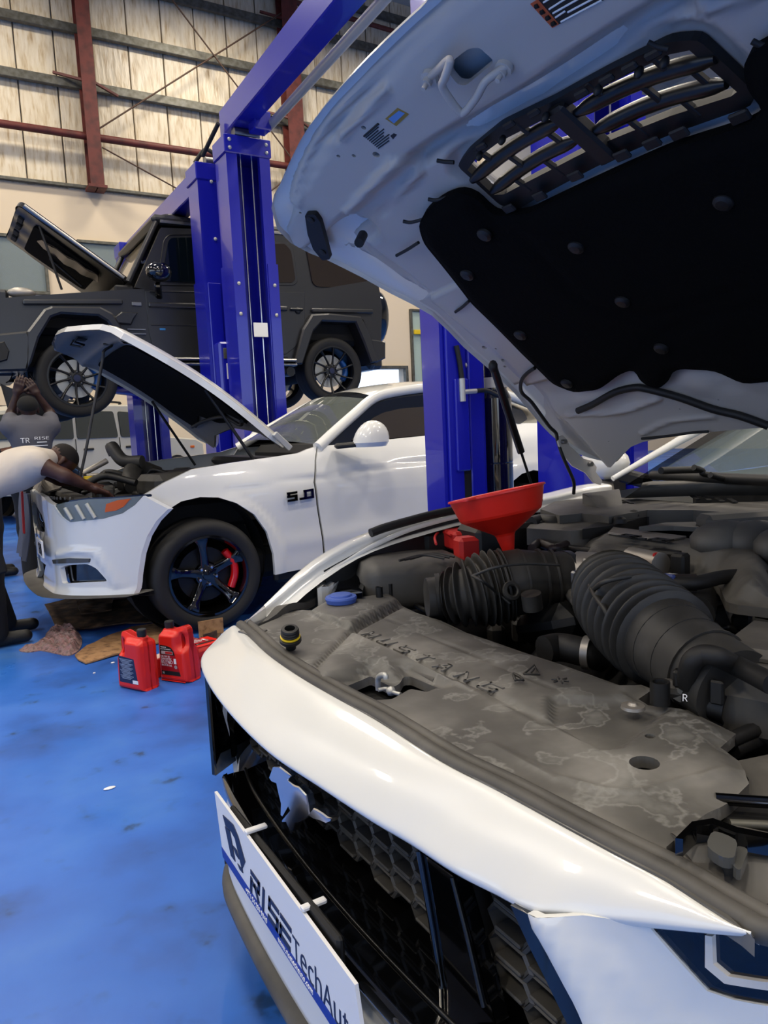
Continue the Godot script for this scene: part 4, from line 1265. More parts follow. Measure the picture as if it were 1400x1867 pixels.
	# bump stop, corner bracket, stickers
	part(hood, "bump_stop", B.new().tube([hq(Vector2(1.236, -0.672), 0.0), hq(Vector2(1.243, -0.645), -0.045)], 0.013, 12), M.rubber, "black rubber bump stop")
	hood_pad(hood, "corner_seal", rounded(pv([1.382, -0.725, 1.367, -0.7, 1.341, -0.713, 1.321, -0.734, 1.237, -0.822, 1.248, -0.846, 1.291, -0.828, 1.336, -0.786]), 0.005, 2), -0.014, 0.014, M.black, "black rubber corner seal")
	for q in [Vector2(1.362, -0.728), Vector2(1.268, -0.815)]:
		part(hood, "seal_pin", B.new().ball(hq(q, -0.014), V(0.012, 0.004, 0.012), Basis(hood_d, hood_n, Vector3.BACK), 10), M.black)
	hood_pad(hood, "warning_sticker", pv([1.445, 0.159, 1.444, 0.176, 1.391, 0.173, 1.392, 0.158]), -0.001, 0.001, mat("sticker_orange", Color(0.8, 0.36, 0.18), 0.6), "orange edge of a warning sticker")
	hood_pad(hood, "warning_sticker", pv([1.444, 0.176, 1.391, 0.173, 1.385, 0.262, 1.385, 0.285, 1.433, 0.278]), -0.001, 0.001, M.black, "black warning sticker with white print")
	for q in [pv([1.393, 0.179, 1.387, 0.261]), pv([1.412, 0.179, 1.408, 0.239]), pv([1.421, 0.179, 1.42, 0.214]), pv([1.4, 0.201, 1.396, 0.251]), pv([1.404, 0.177, 1.404, 0.199]), pv([1.435, 0.18, 1.434, 0.203])]:
		hood_strip(hood, "print_line", q, 0.0016, -0.0012, M.white_plain, "", false)
	for i in 4: hood_strip(hood, "symbol", PackedVector2Array([Vector2(1.437, 0.163).lerp(Vector2(1.395, 0.163), i / 3.2), Vector2(1.436, 0.169).lerp(Vector2(1.395, 0.171), i / 3.2)]), 0.004, -0.001, M.dark, "", false)
	hood_pad(hood, "blue_sticker", pv([1.437, -0.291, 1.439, -0.243, 1.414, -0.235, 1.41, -0.287]), -0.001, 0.001, mat("sticker_gold", Color(0.62, 0.5, 0.2), 0.6), "small blue and gold sticker")
	hood_pad(hood, "blue_sticker", pv([1.433, -0.284, 1.433, -0.245, 1.421, -0.24, 1.418, -0.284]), -0.002, 0.001, mat("sticker_blue", Color(0.4, 0.58, 0.82), 0.5), "blue middle of the small sticker")
	for i in 9:
		var a: Vector2 = Vector2(1.436, -0.377).lerp(Vector2(1.395, -0.379), i / 8.0)
		var c: Vector2 = Vector2(1.438, -0.313).lerp(Vector2(1.394, -0.32), i / 8.0)
		hood_strip(hood, "print_line", PackedVector2Array([a, a.lerp(c, 0.95 - 0.25 * ((i * 7) % 3) / 2.0)]), 0.0014 if i else 0.0026, -0.0005, M.black_satin, "", false)
	hood_pad(hood, "printed_code", pv([1.401, -0.323, 1.401, -0.31, 1.394, -0.307, 1.391, -0.326]), -0.0006, 0.001, M.black_satin)
	# rear seal, wiring, hinge
	hood_strip(hood, "rear_seal", pv([0.356, -0.623, 0.369, -0.558, 0.401, -0.455, 0.406, -0.383, 0.392, -0.345, 0.338, -0.271, 0.276, -0.203, 0.239, -0.14, 0.19, -0.083]), 0.011, -0.012, M.rubber, "black rubber seal across the hood's rear")
	hood_strip(hood, "washer_hose", pv([0.574, -0.63, 0.563, -0.669, 0.544, -0.708, 0.515, -0.739, 0.485, -0.754, 0.443, -0.752, 0.379, -0.763, 0.313, -0.773, 0.276, -0.772, 0.245, -0.79]), 0.006, -0.01, M.black, "black washer hose")
	hood_strip(hood, "edge_seal", pv([0.181, -0.495, 0.178, -0.399, 0.182, -0.319, 0.18, -0.267]), 0.004, -0.01, M.black)
	part(hood, "washer_hose", B.new().tube(cr([hq(Vector2(0.235, -0.802)), Vector3(1.839, 1.129, -1.88), Vector3(1.864, 1.082, -1.88), Vector3(1.894, 1.026, -1.88), Vector3(1.913, 0.981, -1.9)], 5), 0.006, 8), M.black)
	for s in [1, -1]:
		var zz: float = CZ - 0.79 * s
		var hb := Node3D.new()
		hb.name = "hinge"
		car.add_child(hb, true)
		var poly := pv([1.822, 1.185, 1.851, 1.189, 1.871, 1.175, 1.881, 1.153, 1.949, 1.103, 1.992, 1.093, 2.013, 1.068, 2.008, 1.052, 2.04, 1.018, 2.032, 1.003, 1.996, 1.014, 1.958, 1.052, 1.895, 1.08, 1.839, 1.133])
		part(hb, "hinge_plate", B.new().prism(poly, 0.0, 0.007 * s, Transform3D(Basis(Vector3.RIGHT, Vector3.BACK, Vector3.UP), V(0, 0, zz)), 0.0015), M.white_under)
		for q in [Vector3(1.847, 1.168, -1.89), Vector3(1.973, 1.082, -1.89)]:
			part(hb, "bolt", B.new().tube([V(q.x, q.y, zz), V(q.x, q.y, zz + 0.022 * s)], 0.009, 6), M.steel)
		# gas strut
		var sp := Node3D.new()
		sp.name = "gas_strut"
		car.add_child(sp, true)
		var a: Vector3 = hq(Vector2(0.649, -0.729), -0.03)
		var c: Vector3 = Vector3(1.728, 1.001, -1.9)
		if s < 0:
			a.z = 2 * CZ - a.z
			c.z = 2 * CZ - c.z
		part(sp, "strut_body", B.new().tube([a, a.lerp(c, 0.66)], 0.0125, 12), M.black_satin)
		part(sp, "strut_rod", B.new().tube([a.lerp(c, 0.64), c], 0.0045, 8), M.dark)
		part(sp, "ball_joint", B.new().ball(a, V(0.015, 0.02, 0.015), Basis(), 10), M.black)
		part(sp, "ball_joint", B.new().ball(c, V(0.015, 0.015, 0.015), Basis(), 10), M.black)

# the u of a line (given as u, w points) at a given w
func lut_line(line: PackedVector2Array, w: float) -> float:
	var n := line.size()
	if w <= line[0].y: return line[0].x
	for i in n - 1:
		if w <= line[i + 1].y:
			return lerpf(line[i].x, line[i + 1].x, (w - line[i].y) / maxf(line[i + 1].y - line[i].y, 1e-6))
	return line[n - 1].x

# ---------------------------------------------------------------- engine bay of the front car
func sub(called: String) -> Node3D:
	var o := Node3D.new()
	o.name = called
	car.add_child(o, true)
	return o

# a hose along points with a ribbed stretch between t0 and t1 (0..1)
func ribbed(pts: PackedVector3Array, radii: Array, t0: float, t1: float, n: int, amp: float, k := 22) -> B:
	var fine_p := cr(pts, 44)
	var m := fine_p.size()
	var rr := []
	for i in m:
		var t := float(i) / (m - 1)
		var f := t * (radii.size() - 1)
		var j := mini(int(f), radii.size() - 2)
		var r: float = lerpf(radii[j], radii[j + 1], smoothstep(0, 1, f - j))
		if t > t0 and t < t1: r += amp * (pow(0.5 + 0.5 * cos(TAU * n * (t - t0) / (t1 - t0)), 2.5) - 0.55)
		rr.append(r)
	return B.new().tube(fine_p, rr, k)

func clamp_ring(parent: Node3D, at: Vector3, dir: Vector3, r: float, w: float, m: Material, called := "clamp"):
	var d := dir.normalized()
	var s := d.cross(Vector3.UP).normalized()
	part(parent, called, B.new().lathe(pv([r, -w, r + 0.004, -w, r + 0.004, w, r, w]), Transform3D(Basis(s, d, s.cross(d)), at), 28), m)

func cover_y(x: float, z: float) -> float: return 0.752 + 0.03 * (x - 0.6)

func front_car_bay():
	# ---- radiator cover
	var o := sub("radiator_cover")
	var outline := pv([0.607, -1.774, 0.662, -1.775, 0.729, -1.811, 0.819, -1.883, 0.85, -1.838, 0.894, -1.85, 0.978, -1.845, 0.999, -1.807, 1.077, -1.79, 1.058, -1.71, 1.046, -1.615, 1.05, -1.513, 1.033, -1.381, 1.035, -1.307, 1.035, -1.191, 1.039, -1.081, 1.037, -0.917, 1.068, -0.899, 1.065, -0.871, 1.011, -0.858, 1.002, -0.829, 1.034, -0.775, 1.012, -0.672, 0.955, -0.659, 0.936, -0.615, 0.891, -0.572, 0.803, -0.553, 0.763, -0.548, 0.672, -0.532, 0.658, -0.519, 0.647, -0.498, 0.632, -0.444, 0.614, -0.387])
	outline.append_array(pv([0.618, -0.403, 0.62, -0.435, 0.624, -0.494, 0.618, -0.557, 0.614, -0.619, 0.61, -0.692, 0.606, -0.754, 0.596, -0.867, 0.598, -1.059, 0.592, -1.205, 0.588, -1.356, 0.595, -1.533, 0.616, -1.71]))
	var hole := rounded(pv([0.598, -1.264, 0.644, -1.268, 0.687, -1.28, 0.711, -1.277, 0.712, -1.238, 0.715, -1.202, 0.733, -1.204, 0.759, -1.234, 0.775, -1.234, 0.781, -1.133, 0.77, -1.118, 0.734, -1.109, 0.719, -1.144, 0.666, -1.124, 0.617, -1.155, 0.606, -1.2]), 0.006, 2)
	var round_hole := disc(pv([0.814, -0.681])[0], 0.021, -1, 20)
	var small_hole := disc(pv([0.888, -0.732])[0], 0.008, -1, 10)
	var cap_hole := disc(pv([0.977, -1.809])[0], 0.028, 0.022, 14)
	var pa := pv([0.807, -1.772, 0.813, -1.672, 0.827, -1.578, 1.049, -1.701, 1.085, -1.802, 0.987, -1.873, 0.896, -1.84])
	var pb := pv([0.81, -1.547, 0.626, -1.369, 0.606, -1.278, 0.669, -1.286, 0.724, -1.302, 0.721, -1.243, 0.738, -1.221, 0.773, -1.254, 0.79, -1.249, 0.798, -1.108, 0.812, -0.974, 0.808, -1.216])
	var ridge := pv([0.82, -1.564, 0.814, -0.976, 0.809, -0.865])
	var ridge2 := pv([0.939, -1.634, 0.928, -1.245, 0.917, -0.968])
	var diag := pv([1.03, -1.677, 0.817, -1.56, 0.622, -1.368])
	var pocket := pv([0.885, -0.944, 0.816, -0.872, 0.804, -0.75, 0.83, -0.739, 0.991, -0.783, 0.989, -0.855])
	var arc := pv([0.683, -0.868, 0.686, -0.739, 0.713, -0.664, 0.742, -0.634, 0.825, -0.613, 0.92, -0.591])
	var shelf := pv([0.614, -0.903, 0.626, -0.785, 0.634, -0.608, 0.642, -0.498])
	var lip := pv([0.6, -1.266, 0.665, -1.28, 0.722, -1.296, 0.72, -1.211, 0.771, -1.251, 0.781, -1.133])
	var f := func(x: float, z: float) -> Vector3:
		var p := Vector2(x, z)
		var y := cover_y(x, z)
		y += 0.016 * sst(0.007, -0.007, sdf(p, pa))
		y += 0.011 * sst(0.007, -0.007, sdf(p, pb))
		y -= 0.009 * exp(-pow(pdist(p, ridge) / 0.009, 2))
		y -= 0.003 * exp(-pow(pdist(p, ridge2) / 0.005, 2))
		y -= 0.018 * exp(-pow(pdist(p, diag) / 0.011, 2))
		y -= 0.014 * sst(0.008, -0.008, sdf(p, pocket))
		y += 0.004 * exp(-pow(pdist(p, arc) / 0.007, 2))
		y -= 0.004 * exp(-pow(pdist(p, shelf) / 0.006, 2))
		var d := pdist(p, lip)
		y -= 0.014 * sst(0.035, 0.0, d)
		y -= 0.012 * sst(0.03, 0.0, -sdf(p, outline)) * sst(0.75, 0.85, x)
		return V(x, y, z)
	part(o, "cover_sheet", sheet(B.new(), outline, [hole, round_hole, small_hole, cap_hole], 0.0105, f, 0.018), M.stained)
	# pressed lettering and symbols
	var word := "MUSTANG"
	var a: Vector3 = Vector3(0.833, 0.767, -1.5)
	var c: Vector3 = Vector3(0.83, 0.767, -1.052)
	for i in 7:
		var tm := strokes(word[i], 0.034, 0.03, 0, 0.0055, 0.004)
		var l := part(o, "letter", tm, M.stained)
		var at := a.lerp(c, i / 6.0)
		var xr := (c - a).normalized()
		var zf := Vector3.UP
		l.transform = Transform3D(Basis(xr, zf.cross(xr), zf), V(at.x, cover_y(at.x, at.z) - 0.001, at.z) - zf.cross(xr) * 0.012 - xr * 0.012)
	part(o, "symbol", B.new().tube(p3([0.909, 0.771, -1.04, 0.961, 0.771, -1.068, 0.929, 0.771, -1.02, 0.909, 0.771, -1.04]), 0.0022, 6), M.dusty_dark)
	part(o, "symbol", B.new().tube(p3([0.926, 0.771, -1.038, 0.945, 0.771, -1.051]), 0.002, 6), M.dusty_dark)
	part(o, "symbol", B.new().tube(p3([0.895, 0.771, -1.055, 0.893, 0.771, -1.033, 0.886, 0.771, -1.016, 0.875, 0.771, -1.025, 0.891, 0.771, -1.05]), 0.003, 6), M.dusty_dark)
	for k in 6:
		var g: Vector3 = Vector3(0.938, 0.771, -0.974)
		part(o, "symbol", B.new().tube([g + V(cos(k * 1.05) * 0.007, 0, sin(k * 1.05) * 0.007), g + V(cos(k * 1.05) * 0.016, 0, sin(k * 1.05) * 0.016)], 0.002, 6), M.dusty_dark)
	for q in [Vector3(0.612, 0.76, -0.985), Vector3(0.638, 0.757, -0.679), Vector3(0.653, 0.757, -0.516), Vector3(0.612, 0.757, -1.416), Vector3(0.653, 0.757, -1.726)]:
		part(o, "push_pin", B.new().lathe(pv([0.001, 0.004, 0.012, 0.003, 0.015, -0.003, 0.015, -0.01]), Transform3D(Basis(), V(q.x, cover_y(q.x, q.z), q.z)), 16), M.dusty)
	var ws: Vector3 = Vector3(0.945, 0.77, -0.813)
	part(o, "washer", B.new().lathe(pv([0.001, 0.007, 0.006, 0.006, 0.009, 0.002, 0.019, 0.001, 0.02, -0.004]), Transform3D(Basis(), ws), 18), M.alu)
	# hood latch in the opening
	o = sub("hood_latch")
	part(o, "latch_box", B.new().box(Vector3(0.745, 0.7, -1.29), V(0.12, 0.02, 0.3), Basis(), 0.006), M.dark)
	part(o, "hook", B.new().tube(cr(p3([0.7, 0.732, -1.233, 0.7, 0.752, -1.233, 0.7, 0.763, -1.224, 0.7, 0.77, -1.204, 0.7, 0.763, -1.201])), 0.006, 8), M.galv, "bare steel hook")
	part(o, "spring", B.new().tube(cr(p3([0.682, 0.745, -1.202, 0.698, 0.745, -1.197, 0.698, 0.745, -1.174, 0.703, 0.745, -1.155])), 0.004, 8), M.galv)
	part(o, "bolt", B.new().ball(Vector3(0.698, 0.745, -1.181), V(0.01, 0.01, 0.01), Basis(), 8), M.galv)
	part(o, "pipe", B.new().tube(cr(p3([0.798, 0.742, -1.267, 0.801, 0.742, -1.217, 0.802, 0.742, -1.171])), 0.016, 10), M.dusty)
	# washer fluid cap and screws
	o = sub("washer_filler")
	var wc: Vector3 = Vector3(0.903, 0.79, -1.772)
	part(o, "filler_cap", B.new().lathe(pv([0.001, 0.012, 0.028, 0.011, 0.03, 0.008, 0.03, 0.006, 0.042, 0.005, 0.044, 0.0, 0.04, -0.012]), Transform3D(Basis(), wc), 26), M.cap_blue, "blue filler cap")
	part(o, "filler_neck", B.new().lathe(pv([0.034, -0.12, 0.034, -0.01, 0.03, -0.01]), Transform3D(Basis(), wc), 18), M.black)
	for q in [[Vector3(0.986, 0.79, -0.792), 0.016], [Vector3(1.009, 0.79, -1.745), 0.01], [Vector3(1.054, 0.79, -1.759), 0.006]]:
		part(o, "plug", B.new().lathe(pv([0.001, 0.0, q[1] * 0.7, 0.0, q[1] * 0.75, 0.008, q[1], 0.009, q[1], -0.03]), Transform3D(Basis(), q[0] + V(0, 0.01, 0)), 14), M.black)
	# ---- right hand corner: lamp top, bracket, rail
	o = sub("corner_bracket")
	part(o, "bracket_plate", sheet(B.new(), pv([0.903, -1.844, 1.048, -2.037, 1.167, -2.171, 1.315, -2.287, 1.31, -2.14, 1.342, -2.135, 1.239, -2.033, 1.131, -1.957, 1.054, -1.898, 0.963, -1.761]), [], 0.02, func(x, z): return V(x, 0.79 + 0.05 * sst(0.95, 1.12, x) + 0.006 * sin(x * 60.0), z), 0.012), M.black_gloss)
	for q in [Vector3(1.1, 0.838, -1.939), Vector3(1.185, 0.842, -1.981)]: part(o, "bolt", B.new().lathe(pv([0.001, 0.01, 0.009, 0.008, 0.011, 0.002, 0.018, 0.0]), Transform3D(Basis(), q), 12), M.alu)
	part(o, "side_tray", sheet(B.new(), pv([0.664, -1.78, 0.786, -1.888, 0.873, -1.987, 1.057, -2.194, 1.118, -2.184, 1.001, -1.998, 0.862, -1.906, 0.731, -1.817]), [], 0.02, func(x, z): return V(x, 0.768 + 0.01 * sin(z * 50.0), z), 0.02), M.dusty)
	part(o, "lamp_top", sheet(B.new(), pv([0.642, -1.811, 0.743, -1.942, 0.889, -2.042, 1.038, -2.155, 0.96, -2.114, 0.854, -2.044]), [], 0.02, func(x, z): return V(x, 0.762, z), 0.05), M.white_paint)
	part(o, "lamp_housing", sheet(B.new(), rounded(pv([0.885, -1.895, 1.018, -2.07, 1.18, -2.225, 1.218, -2.216, 1.188, -2.105, 1.086, -2.051, 0.947, -1.896]), 0.02, 2), [], 0.02, func(x, z): return V(x, 0.80 + 0.004 * sin(x * 160.0), z), 0.06), M.white_paint)
	# inner wing panel, beige from dust, with its black liner and wing seal
	o = sub("inner_wing")
	part(o, "apron", sheet(B.new(), pv([1.189, -2.049, 1.484, -2.269, 1.854, -2.532, 2.178, -2.672, 2.487, -2.694, 2.327, -2.468, 2.019, -2.27, 1.757, -2.225, 1.503, -2.115, 1.33, -1.973, 1.183, -1.891]), [], 0.03, func(x, z): return V(x, 0.84, z), 0.05), mat("dusty_white", Color(0.66, 0.61, 0.55), 0.6))
	part(o, "liner", B.new().grid([p3([0.934, 0.838, -1.935, 1.125, 0.905, -1.935, 1.267, 0.928, -1.935, 1.44, 0.952, -1.935, 1.774, 0.963, -1.935]), p3([0.944, 0.764, -1.93, 1.117, 0.83, -1.93, 1.259, 0.846, -1.93, 1.432, 0.869, -1.93, 1.767, 0.896, -1.93])]), M.black)
	part(o, "wing_seal", B.new().tube(cr(p3([1.096, 0.931, -1.93, 1.143, 0.941, -1.93, 1.224, 0.952, -1.93, 1.328, 0.964, -1.93, 1.437, 0.971, -1.93, 1.574, 0.974, -1.93, 1.782, 0.97, -1.93])), 0.014, 8), M.rubber)
	part(o, "wing_flange", B.new().tube(cr(p3([0.928, 0.821, -1.925, 1.021, 0.861, -1.925, 1.099, 0.892, -1.925, 1.219, 0.924, -1.925, 1.345, 0.942, -1.925, 1.454, 0.952, -1.925])), 0.008, 6), M.white_paint)
	# ---- air box, first intake duct
	o = sub("air_box")
	var ab: Vector3 = Vector3(1.17, 0.8, -1.852)
	var rows := []
	for q in [[0.0, 0.3], [0.012, 0.85], [0.05, 1.0], [0.2, 1.02], [0.28, 0.95], [0.315, 0.75], [0.33, 0.42]]:
		var line := PackedVector3Array()
		for j in 24:
			var t := TAU * j / 24.0
			var cx := cos(t)
			var cy := sin(t)
			line.append(ab + Basis(Vector3.UP, -0.35) * V(q[0] - 0.15, signf(cy) * pow(absf(cy), 0.5) * 0.075 * q[1] - 0.01, signf(cx) * pow(absf(cx), 0.5) * 0.13 * q[1]))
		rows.append(line)
	part(o, "box_body", B.new().grid(rows, false, true), M.dusty)
	for i in 3:
		part(o, "rib", B.new().tube(cr([Vector3(1.074, 0.875, -1.738) + V(0.018 * i, 0, 0), Vector3(1.153, 0.88, -1.739) + V(0.018 * i, 0, 0), Vector3(1.199, 0.87, -1.696) + V(0.018 * i, 0, 0)]), 0.004, 6), M.dusty_dark)
	o = sub("intake_duct")
	var p1 := p3([1.054, 0.8, -1.578, 1.09, 0.8, -1.561, 1.134, 0.81, -1.513, 1.191, 0.82, -1.487, 1.253, 0.83, -1.457, 1.32, 0.835, -1.426, 1.36, 0.84, -1.403, 1.399, 0.84, -1.394])
	part(o, "duct_hose", ribbed(p1, [0.052, 0.055, 0.078, 0.09, 0.086, 0.074, 0.064, 0.056], 0.17, 0.52, 8, 0.024), M.dusty_dark)
	for q in [0.5, 0.6, 0.7, 0.8]:
		var ff := cr(p1, 14)
		var i := int(q * ff.size())
		clamp_ring(o, ff[i], ff[i + 1] - ff[i - 1], lerpf(0.092, 0.066, (q - 0.45) / 0.4), 0.003, M.dusty_dark, "rib")
	part(o, "long_rib", B.new().tube(cr(p3([1.064, 0.885, -1.391, 1.092, 0.91, -1.336, 1.186, 0.905, -1.337, 1.266, 0.895, -1.309])), 0.004, 6), M.dusty_dark)
	part(o, "long_rib", B.new().tube(cr(p3([1.064, 0.885, -1.391, 1.057, 0.88, -1.345, 1.145, 0.83, -1.403, 1.175, 0.8, -1.389])), 0.004, 6), M.dusty_dark)
	var ff := cr(p1, 14)
	clamp_ring(o, ff[ff.size() - 8], ff[ff.size() - 1] - ff[ff.size() - 10], 0.06, 0.008, M.steel, "steel_clamp")
	part(o, "clamp_screw", B.new().box(Vector3(1.259, 0.875, -1.25), V(0.02, 0.03, 0.016), Basis(), 0.004), M.steel)
	clamp_ring(o, ff[12], ff[14] - ff[10], 0.058, 0.006, M.black, "clamp")
	part(o, "port", B.new().lathe(pv([0.014, -0.02, 0.014, 0.045, 0.018, 0.048, 0.026, 0.046, 0.028, 0.036, 0.022, 0.03, 0.022, -0.03]), Transform3D(Basis(Vector3.RIGHT, V(-0.45, 0.28, 0.85).normalized(), Vector3.RIGHT.cross(V(-0.45, 0.28, 0.85).normalized())), V(1.185, 0.825, -1.405)), 18), M.dusty_dark)
	part(o, "nozzle", B.new().tube([Vector3(1.198, 0.83, -1.338), Vector3(1.206, 0.79, -1.34)], 0.025, 14), M.dusty_dark)
	# ---- throttle body and second duct
	o = sub("throttle_body")
	part(o, "body", B.new().tube([Vector3(1.4, 0.84, -1.384), Vector3(1.425, 0.84, -1.321)], 0.062, 20), M.alu)
	for q in [Vector3(1.371, 0.88, -1.313), Vector3(1.311, 0.8, -1.296), Vector3(1.388, 0.79, -1.328)]:
		part(o, "bolt", B.new().lathe(pv([0.001, 0.02, 0.009, 0.018, 0.01, 0.01, 0.017, 0.008, 0.017, -0.015]), Transform3D(Basis(Vector3.RIGHT, -0.9), q), 10), M.alu)
	part(o, "lug", B.new().tube(cr(p3([1.366, 0.8, -1.374, 1.31, 0.8, -1.282, 1.348, 0.76, -1.298])), 0.02, 8), M.alu)
	part(o, "motor_housing", B.new().tube(p3([1.488, 0.885, -1.283, 1.47, 0.885, -1.176]), 0.03, 14), M.alu)
	part(o, "motor_cover", B.new().box(Vector3(1.519, 0.845, -1.197), V(0.06, 0.05, 0.06), Basis(Vector3.UP, 0.4), 0.008), M.alu)
	part(o, "bolt", B.new().lathe(pv([0.001, 0.014, 0.008, 0.012, 0.016, 0.004, 0.016, -0.01]), Transform3D(Basis(Vector3.RIGHT, 0.6), Vector3(1.424, 0.87, -1.159)), 12), M.chrome)
	part(o, "label", B.new().box(Vector3(1.424, 0.876, -1.11), V(0.03, 0.003, 0.03), Basis(Vector3.UP, 0.4), 0.0005), M.white_plain)
	part(o, "connector", B.new().box(Vector3(1.531, 0.89, -1.21), V(0.045, 0.04, 0.085), Basis(Vector3.UP, 0.2), 0.006), M.black)
	part(o, "connector_lock", B.new().box(Vector3(1.461, 0.9, -1.185), V(0.02, 0.03, 0.006), Basis(Vector3.UP, 0.2), 0.002), M.red_cover)
	part(o, "connector", B.new().box(Vector3(1.494, 0.88, -1.14), V(0.04, 0.07, 0.035), Basis(Vector3.UP, 0.2), 0.006), M.black)
	part(o, "wire", B.new().tube(cr(p3([1.531, 0.9, -1.267, 1.488, 0.9, -1.232, 1.449, 0.9, -1.186])), 0.003, 6), M.yellow)
	o = sub("intake_duct")
	var p2 := p3([1.367, 0.85, -1.274, 1.327, 0.85, -1.21, 1.258, 0.84, -1.109, 1.192, 0.83, -0.999, 1.153, 0.82, -0.914, 1.123, 0.81, -0.84, 1.096, 0.8, -0.771, 1.083, 0.79, -0.722])
	part(o, "duct_hose", ribbed(p2, [0.06, 0.076, 0.09, 0.09, 0.086, 0.078, 0.074, 0.074], 0.16, 0.58, 9, 0.036, 32), M.dusty_dark)
	var f2 := cr(p2, 14)
	for q in [0.62, 0.72, 0.82]:
		var i := int(q * f2.size())
		clamp_ring(o, f2[i], f2[i + 1] - f2[i - 1], 0.08 if q < 0.7 else 0.075, 0.006 if q < 0.7 else 0.003, M.dusty_dark, "rib")
	for q in [[1098, 1040], [1110, 1050]]: pass
	part(o, "long_rib", B.new().tube(cr(p3([1.162, 0.88, -1.108, 1.11, 0.92, -1.026, 1.144, 0.93, -1, 1.219, 0.92, -1.009])), 0.005, 6), M.dusty_dark)
	part(o, "long_rib", B.new().tube(cr(p3([1.166, 0.89, -1.116, 1.126, 0.88, -1.06, 1.1, 0.87, -1.015, 1.101, 0.85, -1.002])), 0.006, 6), M.dusty_dark)
	# ---- left air box with hose
	o = sub("filter_box")
	var fb: Vector3 = Vector3(1.189, 0.78, -0.759)
	part(o, "box_body", B.new().box(fb + V(0.03, -0.02, 0.12), V(0.26, 0.15, 0.42), Basis(Vector3.UP, 0.3), 0.045), M.dusty)
	part(o, "lid", B.new().box(fb + V(0.06, 0.06, 0.14), V(0.2, 0.03, 0.38), Basis(Vector3.UP, 0.3), 0.014), M.dusty)
	part(o, "lid_clip", B.new().box(Vector3(1.034, 0.8, -0.72), V(0.012, 0.04, 0.022), Basis(Vector3.UP, 0.3), 0.003), M.black)
	clamp_ring(o, Vector3(1.062, 0.765, -0.735), V(0.3, -0.1, 1), 0.022, 0.012, M.black, "ring_clip")
	part(o, "lower_hose", B.new().tube(cr(p3([1.104, 0.75, -0.75, 1.102, 0.75, -0.709, 1.091, 0.75, -0.661])), 0.016, 10), M.rubber)
	o = sub("breather_hose")
	part(o, "hose", B.new().tube(cr(p3([1.027, 0.8, -0.771, 1.016, 0.83, -0.759, 1.013, 0.85, -0.749, 1.022, 0.86, -0.737, 1.031, 0.86, -0.719, 1.069, 0.84, -0.713, 1.05, 0.84, -0.667, 1.032, 0.84, -0.626]), 8), 0.017, 12), M.rubber)
	part(o, "coupling", B.new().tube(p3([1.044, 0.775, -0.797, 1.036, 0.8, -0.777]), 0.02, 12), M.galv)
	part(o, "coupling_clip", B.new().box(Vector3(1.019, 0.81, -0.782), V(0.02, 0.03, 0.016), Basis(Vector3.UP, 0.6), 0.004), M.black)
	part(o, "coupling_base", B.new().box(Vector3(1.032, 0.785, -0.793), V(0.03, 0.03, 0.06), Basis(Vector3.UP, 0.6), 0.01), M.dusty)
	var rl := part(o, "printed_letter", lettering("R", 0.016, 0.001), M.white_plain)
	rl.transform = Transform3D(Basis(V(0.5, 0, 0.85).normalized(), V(0.3, 0.9, -0.2).normalized(), V(-0.85, 0.35, 0.45).normalized()), Vector3(1.011, 0.79, -0.76) + V(-0.015, 0.0, 0.008))
	# ---- engine cover with its plate
	o = sub("engine_cover")
	var ec := pv([1.567, -1.559, 1.39, -1.357, 1.4, -1.251, 1.471, -1.293, 1.478, -1.191, 1.51, -1.134, 1.453, -1.068, 1.518, -1.083, 1.487, -1.033, 1.355, -0.922, 1.386, -0.832, 1.673, -1.005, 1.717, -1.177, 1.696, -1.257, 1.792, -1.395, 1.774, -1.487, 1.74, -1.566, 1.645, -1.57])
	var raised := pv([1.556, -1.445, 1.716, -1.557, 1.681, -1.245, 1.66, -0.997, 1.495, -0.897, 1.546, -1.074, 1.555, -1.227])
	part(o, "cover_sheet", sheet(B.new(), rounded(ec, 0.02, 2), [], 0.018, func(x, z):
		var p := Vector2(x, z)
		return V(x, 0.905 + 0.018 * sst(0.02, -0.02, sdf(p, raised)) - 0.05 * sst(0.05, 0.0, -sdf(p, ec)), z), 0.02), M.dusty)
	part(o, "plate", B.new().prism(pv([1.567, -1.429, 1.654, -1.489, 1.646, -1.237, 1.558, -1.229]), 0.924, 0.929, Transform3D(), 0.001), mat("plate_taupe", Color(0.5, 0.475, 0.44), 0.5))
	var t5 := part(o, "plate_number", strokes("5.0", 0.03, 0.028, 0.014, 0.009, 0.003), M.black)
	var l0: Vector3 = Vector3(1.539, 0.93, -1.352)
	var l1: Vector3 = Vector3(1.543, 0.93, -1.239)
	var tx := (l1 - l0).normalized()
	t5.transform = Transform3D(Basis(tx * 1.3, V(0, 1, 0).cross(tx), Vector3.UP), l0 - V(0.012, 0, 0))
	part(o, "runner_block", sheet(B.new(), pv([1.616, -1.364, 1.729, -1.364, 1.785, -1.312, 1.704, -1.241, 1.68, -1.303]), [], 0.03, func(x, z): return V(x, 0.945, z), 0.012), M.dusty)
	part(o, "cross_beam", B.new().bar(Vector3(1.732, 0.95, -1.256), Vector3(1.942, 0.95, -1.168), 0.07, 0.05, Vector3.UP, 0.012), M.dusty)
	for q in [Vector3(1.643, 0.93, -1.127), Vector3(1.688, 0.93, -1.077), Vector3(1.671, 0.93, -0.977)]: part(o, "runner", B.new().ball(q, V(0.1, 0.05, 0.07), Basis(), 14), M.dusty)
	part(o, "bolt", B.new().lathe(pv([0.001, 0.01, 0.012, 0.008, 0.02, 0.002, 0.022, -0.01]), Transform3D(Basis(), Vector3(1.696, 0.945, -1.503)), 12), M.black)
